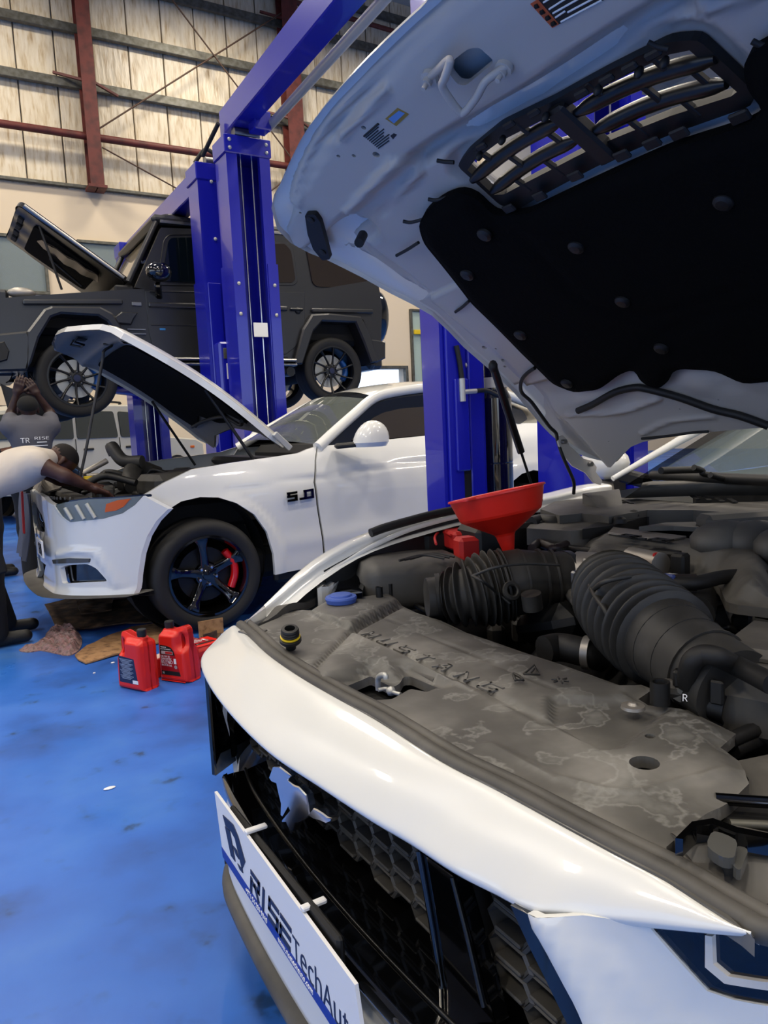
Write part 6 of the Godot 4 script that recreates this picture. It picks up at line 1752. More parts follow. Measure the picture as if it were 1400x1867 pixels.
	var np := part(t, "number_plate", B.new().box(V(0.495, 0.59, C2 + 0.34), V(0.012, 0.11, 0.26), Basis(), 0.003), M.white_plain)
	var nt := part(np, "plate_digits", lettering("131", 0.1, 0.004), M.black)
	nt.transform = Transform3D(Basis(V(0, 0, 1), V(0, 1, 0), V(-1, 0, 0)), V(0.487, 0.59, C2 + 0.4))
	second_hood(t)
	second_bay(t)

# a mirror housing: domed above, flat below
func mirror_dome(c: Vector3, s: float) -> B:
	var rows := []
	for i in 8:
		var a := PI * 0.5 * i / 7.0
		var line := PackedVector3Array()
		for k in 22:
			var t := TAU * k / 22.0
			var lx := cos(t) * (0.12 + (0.03 if cos(t) > 0 else 0.0))
			line.append(c + V(lx * cos(a) * 1.0 + 0.03 * sin(a), 0.15 * sin(a), sin(t) * 0.1 * cos(a)))
		rows.append(line)
	var b := B.new().grid(rows, false, true)
	var low := PackedVector3Array()
	for q in rows[0]: low.append(c + (q - c) * V(0.85, 0, 0.85) + V(0, -0.03, 0))
	b.grid([low, rows[0]], false, true)
	for k in 22: b.tri(c + V(0, -0.03, 0), low[k], low[(k + 1) % 22])
	return b

# above a crease the sign is positive
func crease_side(line: PackedVector2Array, p: Vector2) -> float: return lut(line, p.x) - p.y

func second_hood(t: Node3D):
	var o := Node3D.new()
	o.name = "hood"
	t.add_child(o)
	var th := deg_to_rad(35.0)
	var D := V(-cos(th), sin(th), 0)
	var N := V(sin(th), cos(th), 0)
	var O := V(2.06, 1.085, C2)
	var L := 1.56
	var f := func(u: float, w: float, h: float) -> Vector3: return O + D * u + N * (0.1 * sin(PI * clampf(u / 1.5, 0, 1)) * 0.7 + 0.07 * (1.0 - w * w / 0.64) - 0.1 * sst(1.3, 1.65, u) + h) + V(0, 0, w)
	var half := pv([0.05, 0.72, 0.2, 0.78, 0.6, 0.79, 1.0, 0.78, 1.3, 0.76, 1.42, 0.7, 1.5, 0.55, 1.555, 0.3, 1.575, 0.0])
	var out := half.duplicate()
	for i in range(half.size() - 2, -1, -1): out.append(Vector2(half[i].x, -half[i].y))
	for v in [Vector2(0.16, -0.5), Vector2(0.2, 0.0), Vector2(0.16, 0.5)]: out.append(v)
	part(o, "outer_skin", sheet(B.new(), out, [], 0.05, func(u, w): return f.call(u, w, 0.05 - 0.03 * sst(0.7, 0.79, absf(w)) - 0.03 * sst(1.4, 1.57, u)), 0.04, -N), M.white_paint)
	var pad := rounded(pv([1.2, -0.6, 1.22, 0.6, 0.5, 0.66, 0.3, 0.6, 0.42, 0.3, 0.3, 0.1, 0.3, -0.1, 0.42, -0.3, 0.3, -0.6, 0.5, -0.66]), 0.05, 3)
	part(o, "inner_panel", sheet(B.new(), Geometry2D.offset_polygon(out, -0.012)[0], [], 0.03, func(u, w):
		var p := Vector2(u, absf(w))
		return f.call(u, w, 0.012 * sin(u * 24.0) * sst(1.1, 1.3, u) - 0.012 * exp(-pow((absf(w) - 0.72) / 0.03, 2)) - 0.02 * exp(-pow((u - 1.28) / 0.03, 2))), 0.01, N), mat("under_dusty", Color(0.44, 0.42, 0.4), 0.5))
	part(o, "insulation_pad", sheet(B.new(), pad, [], 0.05, func(u, w): return f.call(u, w, -0.02), 0.02, N), M.felt, "black felt insulation pad")
	var ho := func(a: float, b: float, h: float) -> Vector3: return f.call(a, b, h)
	part(o, "latch_hoop", B.new().tube([ho.call(1.46, -0.09, 0), ho.call(1.46, -0.09, -0.05), ho.call(1.4, -0.06, -0.06), ho.call(1.4, 0.06, -0.06), ho.call(1.46, 0.09, -0.05), ho.call(1.46, 0.09, 0)], 0.008, 8), M.black)
	part(o, "latch_hole", sheet(B.new(), pv([1.4, -0.05, 1.4, 0.05, 1.46, 0.05, 1.46, -0.05]), [], 0.05, func(u, w): return f.call(u, w, -0.018), 0.01, N), M.dark)
	part(o, "rear_seal", B.new().tube(cr([ho.call(0.36, 0.6, -0.03), ho.call(0.3, 0.4, -0.03), ho.call(0.38, 0.2, -0.03), ho.call(0.36, -0.3, -0.03), ho.call(0.34, -0.6, -0.03)]), 0.014, 8), M.rubber)
	part(t, "prop_rod", B.new().tube(cr([ho.call(1.3, 0.1, -0.02), ho.call(1.27, 0.25, -0.03), Vector3(0.955, 1.802, -4.95), Vector3(0.939, 1.734, -4.95), Vector3(0.848, 1.395, -4.95), Vector3(0.785, 1.159, -4.95), Vector3(0.73, 0.962, -4.98)], 5), 0.009, 8), M.dusty_dark, "thin dark rod that props the hood")
	for s in [1, -1]: part(t, "gas_strut", B.new().tube([ho.call(0.7, -0.7 * s, -0.02), V(1.85, 1.0, C2 - 0.74 * s)], 0.011, 8), M.black)
	part(t, "hinge", B.new().bar(Vector3(2.063, 1.128, -4.68), Vector3(1.95, 1.238, -4.68), 0.03, 0.04, Vector3.UP, 0.006), M.galv)

func second_bay(t: Node3D):
	var rng := RandomNumberGenerator.new()
	rng.seed = 21
	part(t, "bay_floor", B.new().box(V(1.45, 0.72, C2), V(1.2, 0.2, 1.2), Basis(), 0.03), M.dark)
	part(t, "engine_cover", B.new().box(V(1.55, 0.95, C2 + 0.05), V(0.55, 0.1, 0.5), Basis(), 0.04), M.black)
	part(t, "intake_pipe", B.new().tube(cr([V(1.1, 0.93, C2 + 0.35), V(1.12, 1.0, C2 + 0.2), V(1.2, 1.04, C2 + 0.05), V(1.35, 0.98, C2)]), 0.06, 12), M.dusty_dark)
	part(t, "intake_pipe", B.new().tube(cr([Vector3(1.073, 1.144, -5.5), Vector3(1.057, 1.176, -5.5) + V(0, 0.02, 0), Vector3(1.105, 1.097, -5.4), Vector3(1.212, 1.084, -5.3)]), 0.045, 12), M.dusty_dark)
	part(t, "air_box", B.new().box(V(1.3, 0.93, C2 + 0.5), V(0.36, 0.16, 0.3), Basis(Vector3.UP, 0.3), 0.04), M.dusty_dark)
	part(t, "fuse_box", B.new().box(V(1.75, 0.97, C2 + 0.55), V(0.34, 0.14, 0.26), Basis(Vector3.UP, 0.1), 0.03), M.black)
	part(t, "cowl", B.new().box(V(2.1, 1.03, C2), V(0.24, 0.07, 1.46), Basis(), 0.03), M.black)
	part(t, "white_rail", B.new().tube([Vector3(0.812, 1.029, -5.3), Vector3(0.986, 1.105, -5.35)], 0.02, 8), M.alu)
	part(t, "white_rail", B.new().tube([Vector3(0.822, 1.017, -5.2), Vector3(0.898, 1.018, -5.2)], 0.016, 8), M.alu)
	part(t, "yellow_cap", B.new().lathe(pv([0.001, 0.03, 0.03, 0.028, 0.034, 0.0]), Transform3D(Basis(), Vector3(0.817, 0.992, -5.1)), 14), M.yellow)
	part(t, "radiator_top", B.new().box(V(0.72, 0.88, C2), V(0.12, 0.06, 1.3), Basis(), 0.02), M.black)
	for i in 34:
		var c := V(rng.randf_range(0.78, 1.95), rng.randf_range(0.86, 0.97), C2 + rng.randf_range(-0.5, 0.66))
		if i % 3 == 0:
			part(t, "hose", B.new().tube(cr([c, c + V(rng.randf_range(-0.2, 0.2), 0.05, rng.randf_range(-0.15, 0.15)), c + V(rng.randf_range(-0.35, 0.35), 0.0, rng.randf_range(-0.25, 0.2))], 6), rng.randf_range(0.012, 0.024), 8), M.black)
		else:
			part(t, "engine_fitting", B.new().box(c, V(rng.randf_range(0.05, 0.16), rng.randf_range(0.04, 0.1), rng.randf_range(0.05, 0.14)), Basis(Vector3.UP, rng.randf_range(-0.6, 0.6)), 0.012), [M.black, M.dusty_dark, M.dusty_dark, M.black_satin][i % 4])
	for i in 16:
		part(t, "grille_clip", B.new().box(V(bx(0.1 + i * 0.035) + 0.05, 0.905, C2 + 0.1 + i * 0.035), V(0.012, 0.02, 0.016), Basis(), 0.004), M.dusty)

# ---------------------------------------------------------------- the dark off-roader on the lift
var XY := Basis(Vector3.RIGHT, Vector3.BACK, Vector3.UP)   # prism outlines in x, y; its height runs along z

func slab(parent: Node3D, called: String, poly: PackedVector2Array, z0: float, z1: float, m: Material, bev := 0.0, label := "") -> MeshInstance3D:
	return part(parent, called, B.new().prism(poly, z0, z1, Transform3D(XY, Vector3.ZERO), bev), m, label)

func spoke_wheel(parent: Node3D, c: Vector3, s: float, R: float):
	var o := Node3D.new()
	o.name = "wheel"
	o.position = c
	parent.add_child(o, true)
	var xf := Transform3D(Basis(Vector3.RIGHT, Vector3(0, 0, s), Vector3(0, -s, 0)), Vector3.ZERO)
	var rr := R * 0.75
	part(o, "tyre", B.new().lathe(pv([rr - 0.01, -0.24, R - 0.04, -0.25, R - 0.008, -0.225, R, -0.19, R - 0.004, -0.13, R, -0.125, R, -0.05, R - 0.004, -0.045, R - 0.001, 0.03, R - 0.014, 0.05, R - 0.05, 0.062, rr + 0.01, 0.05, rr - 0.006, 0.045]), xf, 48, true), M.tyre)
	part(o, "rim", B.new().lathe(pv([rr - 0.006, 0.046, rr - 0.004, 0.05, rr - 0.02, 0.05, rr - 0.03, 0.02, rr - 0.04, -0.16, rr - 0.01, -0.22]), xf, 40), M.black_satin)
	part(o, "brake_disc", B.new().lathe(pv([0.07, -0.07, 0.19, -0.07, 0.19, -0.1, 0.07, -0.1]), xf, 32), M.galv)
	part(o, "brake_caliper", B.new().tube(cr([V(0.15, 0.12, -0.06 * s), V(0.2, 0.04, -0.06 * s), V(0.2, -0.04, -0.06 * s), V(0.16, -0.11, -0.06 * s)]), 0.045, 8, true, 0.8), mat("caliper_blue", Color(0.05, 0.28, 0.55), 0.35), "blue brake caliper")
	part(o, "hub_cap", B.new().lathe(pv([0.001, 0.0, 0.04, 0.0, 0.044, -0.006, 0.08, -0.012, 0.085, -0.05]), xf, 20), M.black_satin)
	part(o, "hub_badge", B.new().lathe(pv([0.001, 0.004, 0.032, 0.003, 0.034, 0.0]), xf, 16), M.navy)
	for k in 10:
		var a := TAU * k / 10.0 + 0.1
		var b := a + 0.16
		var p0 := Vector3(cos(a) * 0.06, sin(a) * 0.06, -0.02 * s)
		var p1 := Vector3(cos(a + 0.08) * rr * 0.55, sin(a + 0.08) * rr * 0.55, 0.0)
		var p2 := Vector3(cos(b) * (rr - 0.014), sin(b) * (rr - 0.014), 0.03 * s)
		part(o, "spoke", B.new().tube(cr([p0, p1, p2], 3), [0.016, 0.014, 0.012, 0.012, 0.012, 0.015, 0.02], 6), M.black_satin)
	for k in 5:
		var a := TAU * k / 5.0 + 0.3
		part(o, "wheel_nut", B.new().ball(Vector3(cos(a) * 0.062, sin(a) * 0.062, 0.0), V(0.011, 0.011, 0.011), Basis(), 6), M.steel)

func offroader():
	var t := thing("off_roader", "matte dark grey boxy off-roader raised high on the lift, hood open", "car")
	var zn := -7.92
	var zf := -9.78
	var zc := (zn + zf) / 2
	var dark_win := mat("window_brown", Color(0.17, 0.14, 0.12), 0.06)
	var lower := pv([0.454, 2.58, 0.779, 2.63, 1.865, 2.757, 1.975, 2.762, 2.502, 2.79, 3.344, 2.821, 3.817, 2.833, 4.65, 2.997, 4.779, 2.972, 4.818, 2.694, 4.781, 2.299, 4.68, 2.034, 4.636, 2.349, 4.54, 2.541, 3.883, 2.545, 3.661, 2.031, 2.064, 2.015, 1.871, 2.053, 1.733, 2.354, 1.578, 2.469, 1.173, 2.508, 1.061, 2.473, 0.881, 2.204, 0.811, 1.96, 0.392, 1.941])
	var flare_f := pv([0.836, 2.302, 1.004, 2.516, 1.074, 2.545, 1.516, 2.557, 1.631, 2.498, 1.893, 2.046, 1.825, 2.019, 1.571, 2.416, 1.492, 2.466, 1.151, 2.475, 1.06, 2.441, 0.936, 2.248, 0.847, 2.016, 0.804, 1.954])
	var bumper_f := pv([0.393, 2.252, 0.837, 2.307, 0.861, 2.262, 0.852, 2.067, 0.802, 1.934, 0.387, 1.925])
	var flare_r := pv([3.565, 1.999, 3.701, 2.394, 3.829, 2.564, 4.049, 2.584, 4.479, 2.561, 4.596, 2.365, 4.685, 2.027, 4.584, 2.014, 4.499, 2.247, 4.393, 2.488, 3.958, 2.488, 3.838, 2.373, 3.675, 1.999])
	var upper := pv([1.89, 2.78, 2.207, 3.399, 3.675, 3.48, 4.448, 3.498, 4.716, 3.438, 4.782, 2.978, 3.832, 2.839, 3.357, 2.827, 2.511, 2.796, 1.982, 2.768])
	for s in [1.0, -1.0]:
		var z := func(d: float) -> float: return zc + s * (0.93 + d)
		slab(t, "side_panel", lower, z.call(-0.12), z.call(0.0), M.matte_grey)
		slab(t, "upper_side", upper, z.call(-0.1), z.call(-0.03), M.matte_grey)
		slab(t, "wheel_flare", flare_f, z.call(-0.2), z.call(0.08), M.matte_grey, 0.02)
		slab(t, "wheel_flare", flare_r, z.call(-0.2), z.call(0.08), M.matte_grey, 0.02)
		slab(t, "bumper_end", bumper_f, z.call(-0.5), z.call(0.07), M.matte_grey, 0.025)
		slab(t, "bumper_end", pv([4.593, 2.3, 4.816, 2.278, 4.804, 2.074, 4.653, 2.014]), z.call(-0.5), z.call(0.06), M.matte_grey, 0.02)
		slab(t, "wheel_well", pv([0.874, 2.126, 1.051, 2.472, 1.557, 2.468, 1.842, 2.026, 0.85, 1.867]), z.call(-0.5), z.call(-0.45), M.dark)
		slab(t, "wheel_well", pv([3.681, 2.031, 3.903, 2.533, 4.487, 2.539, 4.727, 2.034]), z.call(-0.5), z.call(-0.45), M.dark)
		# doors as raised panels, with moulding, creases and handles
		slab(t, "front_door", pv([1.981, 2.739, 2.592, 2.77, 3.333, 2.807, 3.287, 2.15, 3.157, 2.077, 2.123, 2.071, 2.015, 2.137, 1.986, 2.326]), z.call(-0.01), z.call(0.012), M.matte_grey, 0.006)
		slab(t, "rear_door", pv([3.365, 2.803, 3.784, 2.817, 3.761, 2.466, 3.633, 2.203, 3.505, 2.116, 3.317, 2.114]), z.call(-0.01), z.call(0.012), M.matte_grey, 0.006)
		for q in [p3([0.829, 2.578, -7.9, 1.746, 2.618, -7.9]), p3([2.001, 2.601, -7.9, 3.297, 2.63, -7.9]), p3([3.348, 2.621, -7.9, 3.548, 2.622, -7.9]), p3([3.85, 2.615, -7.9, 4.671, 2.633, -7.9])]:
			var a: Vector3 = q[0]
			var b: Vector3 = q[1]
			part(t, "side_moulding", B.new().bar(V(a.x, a.y, z.call(0.025)), V(b.x, b.y, z.call(0.025)), 0.035, 0.05, Vector3.UP, 0.012), M.matte_grey)
		for q in [p3([2.023, 2.739, -7.9, 3.307, 2.786, -7.9]), p3([2.012, 2.403, -7.9, 3.282, 2.426, -7.9])]:
			part(t, "door_crease", B.new().tube([V(q[0].x, q[0].y, z.call(0.014)), V(q[1].x, q[1].y, z.call(0.014))], 0.008, 6), M.matte_grey)
		var hd: Vector3 = Vector3(3.661, 2.617, -7.88)
		part(t, "door_handle", B.new().box(V(hd.x, hd.y, z.call(0.03)), V(0.16, 0.03, 0.03), Basis(), 0.01), M.black_satin)
		part(t, "door_handle", B.new().ball(V(hd.x + 0.02, hd.y - 0.01, z.call(0.015)), V(0.04, 0.04, 0.02), Basis(), 10), M.black_satin)
		slab(t, "front_window_frame", rounded(pv([2.116, 2.831, 2.219, 3.274, 2.269, 3.333, 2.657, 3.373, 3.372, 3.423, 3.333, 2.862, 2.136, 2.809]), 0.03, 3), z.call(-0.05), z.call(-0.02), M.black_satin, 0.006)
		slab(t, "front_window", rounded(pv([2.164, 2.872, 2.264, 3.266, 2.301, 3.303, 2.654, 3.338, 3.331, 3.384, 3.296, 2.89, 2.196, 2.852]), 0.03, 3), z.call(-0.05), z.call(-0.012), mat("window_teal", Color(0.03, 0.06, 0.08), 0.04), 0.003)
		slab(t, "rear_window_frame", rounded(pv([3.394, 3.36, 3.608, 3.378, 3.69, 3.294, 3.721, 2.938, 3.67, 2.892, 3.373, 2.876]), 0.03, 3), z.call(-0.05), z.call(-0.02), M.matte_grey, 0.006)
		slab(t, "rear_window", rounded(pv([3.399, 3.331, 3.585, 3.346, 3.655, 3.273, 3.688, 2.96, 3.651, 2.921, 3.389, 2.907]), 0.03, 3), z.call(-0.05), z.call(-0.012), dark_win, 0.003)
		slab(t, "quarter_window", rounded(pv([3.838, 3.348, 4.441, 3.371, 4.615, 3.27, 4.652, 3.003, 4.608, 2.897, 3.948, 2.894, 3.901, 2.935]), 0.03, 3), z.call(-0.05), z.call(-0.012), dark_win, 0.003)
		# running boards, vents, badge
		for k in 2: part(t, "running_board", B.new().bar(V(Vector3(2.034, 2.052, -7.9).x, Vector3(2.034, 2.052, -7.9).y - 0.05 * k, z.call(0.04)), V(Vector3(3.604, 2.041, -7.9).x, Vector3(3.604, 2.041, -7.9).y - 0.05 * k, z.call(0.04)), 0.12, 0.03, Vector3.UP, 0.012), M.steel)
		part(t, "sill", B.new().bar(V(1.9, 1.98, z.call(-0.08)), V(3.55, 2.0, z.call(-0.08)), 0.2, 0.2, Vector3.UP, 0.03), M.dark)
		slab(t, "fender_vent", pv([1.644, 2.465, 1.723, 2.522, 1.885, 2.517, 1.847, 2.461, 1.809, 2.394, 1.67, 2.401]), z.call(-0.02), z.call(0.05), M.matte_grey, 0.015)
		for k in 2: part(t, "vent_strip", B.new().bar(V(Vector3(1.767, 2.352, -7.9).x, Vector3(1.767, 2.352, -7.9).y - 0.045 * k, z.call(0.02)), V(Vector3(1.952, 2.351, -7.9).x, Vector3(1.952, 2.351, -7.9).y - 0.045 * k, z.call(0.02)), 0.02, 0.015), M.steel)
		part(t, "side_badge", B.new().box(V(Vector3(1.886, 2.607, -7.9).x, Vector3(1.886, 2.607, -7.9).y, z.call(0.01)), V(0.1, 0.04, 0.02), Basis(), 0.006), M.steel)
		part(t, "blue_badge", B.new().box(V(Vector3(2.127, 2.361, -7.9).x, Vector3(2.127, 2.361, -7.9).y, z.call(0.014)), V(0.06, 0.022, 0.008), Basis(), 0.003), mat("badge_blue", Color(0.2, 0.5, 0.75), 0.3))
		# mirror, headlight, indicator
		var mm: Vector3 = Vector3(2.064, 2.884, -7.62)
		var mo := part(t, "mirror", B.new().ball(V(mm.x, mm.y, z.call(0.27)), V(0.13, 0.1, 0.12), Basis(), 16), M.black_gloss)
		part(mo, "mirror_arm", B.new().bar(V(mm.x, mm.y - 0.1, z.call(0.2)), V(mm.x + 0.06, mm.y - 0.2, z.call(-0.02)), 0.07, 0.06, Vector3.UP, 0.015), M.black_gloss)
		var hp_: Vector3 = Vector3(0.648, 2.465, -8)
		var hl := part(t, "headlight", B.new().lathe(pv([0.13, 0.03, 0.12, 0.05, 0.1, 0.045, 0.001, 0.06]), Transform3D(Basis(Vector3.UP, V(-1, 0, 0), V(0, 0, 1)), V(hp_.x, hp_.y, zc + s * 0.72)), 24), M.alu)
		part(hl, "lens", B.new().lathe(pv([0.11, 0.055, 0.09, 0.075, 0.001, 0.09]), Transform3D(Basis(Vector3.UP, V(-1, 0, 0), V(0, 0, 1)), V(hp_.x, hp_.y, zc + s * 0.72)), 24), M.glass)
		var ip: Vector3 = Vector3(0.843, 2.691, -8.05)
		part(t, "indicator", B.new().ball(V(ip.x, ip.y, zc + s * 0.78), V(0.13, 0.055, 0.07), Basis(), 12), M.alu)
		for q in [[1.30, 1.87, 0.78], [4.15, 1.935, 0.78]]: spoke_wheel(t, V(q[0] - 0.04, q[1] - 0.0, zc + s * (0.88)), s, 0.385)
	# front and rear faces, roof, screens
	part(t, "front_face", B.new().box(V(0.66, 2.47, zc), V(0.14, 0.5, 1.6), Basis(), 0.03), M.matte_grey)
	part(t, "grille", B.new().box(V(0.58, 2.47, zc), V(0.04, 0.34, 1.0), Basis(), 0.02), M.black_gloss)
	for k in 9: part(t, "grille_bar", B.new().box(V(0.55, 2.47, zc - 0.44 + 0.11 * k), V(0.03, 0.3, 0.03), Basis(), 0.01), M.steel)
	part(t, "front_bumper", B.new().box(V(0.62, 2.08, zc), V(0.26, 0.34, 1.5), Basis(), 0.04), M.matte_grey)
	for s in [1, -1]: part(t, "bumper_mesh", B.new().box(V(0.49, 2.06, zc + s * 0.62), V(0.02, 0.22, 0.34), Basis(), 0.008), M.dusty_dark)
	part(t, "side_intake", B.new().prism(pv([0.544, 2.179, 0.628, 2.201, 0.665, 2.111, 0.639, 2.03, 0.527, 2]), -7.86, -7.8, Transform3D(XY, Vector3.ZERO), 0.01), M.black)
	part(t, "rear_face", B.new().box(V(4.68, 2.7, zc), V(0.14, 1.5, 1.74), Basis(), 0.05), M.matte_grey)
	part(t, "rear_bumper", B.new().box(V(4.76, 2.08, zc), V(0.24, 0.24, 1.6), Basis(), 0.04), M.matte_grey)
	part(t, "spare_wheel_cover", B.new().lathe(pv([0.001, 0.2, 0.28, 0.19, 0.36, 0.15, 0.385, 0.09, 0.385, 0.0]), Transform3D(Basis(Vector3.UP, V(1, 0, 0), V(0, 0, -1)), V(4.8, 2.62, zc + 0.5)), 36, true), M.black_gloss, "glossy black spare wheel cover")
	for s in [1, -1]: part(t, "tail_light", B.new().box(V(4.76, 2.32, zc + s * 0.82), V(0.06, 0.12, 0.12), Basis(), 0.015), M.red_gloss)
	part(t, "roof", B.new().box(V(3.38, 3.5, zc), V(2.5, 0.1, 1.72), Basis(), 0.04), M.matte_grey)
	part(t, "roof_gutter", B.new().bar(V(2.2, 3.46, zc + 0.9), V(4.6, 3.46, zc + 0.9), 0.03, 0.03), M.steel)
	part(t, "roof_light", B.new().ball(V(2.42, 3.56, zc + 0.62), V(0.2, 0.06, 0.12), Basis(), 12), M.black_satin)
	part(t, "windscreen", B.new().grid([PackedVector3Array([V(1.86, 2.86, zc - 0.78), V(1.86, 2.86, zc + 0.82)]), PackedVector3Array([V(2.2, 3.44, zc - 0.74), V(2.2, 3.44, zc + 0.78)])]), mat("screen_pale", Color(0.6, 0.56, 0.48, 0.55), 0.05))
	M.screen_pale.transparency = BaseMaterial3D.TRANSPARENCY_ALPHA
	part(t, "windscreen_frame", B.new().tube([V(1.84, 2.84, zc + 0.86), V(2.18, 3.47, zc + 0.82)], 0.03, 8), M.matte_grey)
	part(t, "windscreen_frame", B.new().tube([V(1.84, 2.84, zc - 0.86), V(2.18, 3.47, zc - 0.82)], 0.03, 8), M.matte_grey)
	part(t, "cowl", B.new().box(V(1.8, 2.77, zc), V(0.2, 0.08, 1.7), Basis(), 0.02), M.black)
	part(t, "engine", B.new().box(V(1.25, 2.5, zc), V(0.9, 0.34, 1.3), Basis(), 0.06), M.dark)
	part(t, "cabin", B.new().box(V(3.3, 2.55, zc), V(2.6, 0.6, 1.6), Basis(), 0.05), M.dark)
	part(t, "chassis", B.new().box(V(2.6, 2.08, zc), V(3.9, 0.22, 1.1), Basis(), 0.04), M.dark)
	part(t, "axle", B.new().tube([V(1.26, 1.87, zc - 0.8), V(1.26, 1.87, zc + 0.8)], 0.07, 10), M.dark)
	part(t, "axle", B.new().tube([V(4.11, 1.935, zc - 0.8), V(4.11, 1.935, zc + 0.8)], 0.08, 10), M.dark)
	for s in [0.0, 0.12]: part(t, "exhaust_pipe", B.new().tube([V(3.42 + s, 1.93, zc + 0.7), V(3.42 + s, 1.92, zc + 0.96)], 0.055, 14), M.black_satin)
	for k in 6: part(t, "loose_wire", B.new().tube(cr([V(0.7 + 0.05 * k, 1.93, -8.1), V(0.66 + 0.07 * k, 1.86, -8.0), V(0.62 + 0.08 * k, 1.83 + 0.02 * (k % 2), -7.95)], 4), 0.006, 5), M.black)
	# the open hood
	var ho := Node3D.new()
	ho.name = "hood"
	t.add_child(ho)
	var a: Vector3 = Vector3(1.845, 2.843, -8.1)
	var b: Vector3 = Vector3(0.88, 3.537, -8.1)
	var d := (b - a)
	var L := d.length()
	d = d.normalized()
	var n := V(d.y, -d.x, 0)
	if n.y < 0: n = -n
	var fr := func(u: float, w: float, h: float) -> Vector3: return a + d * u + n * h + V(0, 0, -w)
	var out := rounded(pv([0, 0, L * 0.97, 0.02, L, 0.12, L, 1.32, L * 0.97, 1.42, 0, 1.44]), 0.06, 3)
	part(ho, "outer_skin", sheet(B.new(), out, [], 0.1, func(u, w): return fr.call(u, w, 0.06 + 0.03 * sst(0.2, 0.3, w) * sst(1.25, 1.15, w)), 0.05, -n), mat("satin_grey", Color(0.2, 0.2, 0.215), 0.25, 0.6))
	part(ho, "inner_panel", sheet(B.new(), Geometry2D.offset_polygon(out, -0.015)[0], [], 0.06, func(u, w): return fr.call(u, w, 0.012 * sin(w * 14.0) * sst(0.7, 0.9, u / L)), 0.01, n), M.black_satin)
	part(ho, "insulation_pad", sheet(B.new(), rounded(pv([0.25, 0.25, L * 0.82, 0.2, L * 0.82, 1.24, 0.25, 1.2]), 0.08, 3), [], 0.1, func(u, w): return fr.call(u, w, -0.02), 0.02, n), M.felt)
	part(ho, "foil_patch", sheet(B.new(), rounded(pv([0.2, 0.5, 0.25, 0.3, 0.85, 0.42, 0.9, 0.62, 0.5, 0.66]), 0.03, 2), [], 0.06, func(u, w): return fr.call(u, w, -0.035 + 0.01 * sin(u * 30.0)), 0.012, n), mat("foil", Color(0.38, 0.33, 0.28), 0.35, 0.5), "dull foil heat shield")
	for k in 4: part(ho, "front_slot", B.new().box(fr.call(L * 0.93, 0.35 + 0.25 * k, -0.01), V(0.06, 0.03, 0.16), Basis(d, n, V(0, 0, 1)), 0.008), M.dark)
	part(ho, "edge_strip", B.new().tube([fr.call(0.05, 0.0, 0.03), fr.call(L * 0.95, 0.02, 0.03)], 0.022, 8), M.steel)
	for q in [[0.78, 0.1, Vector3(1.229, 2.768, -8.2)], [0.6, 0.9, Vector3(1.546, 2.944, -8.9)]]:
		part(t, "gas_strut", B.new().tube([fr.call(q[0] * L, q[1], -0.02), q[2]], 0.012, 8), M.black)

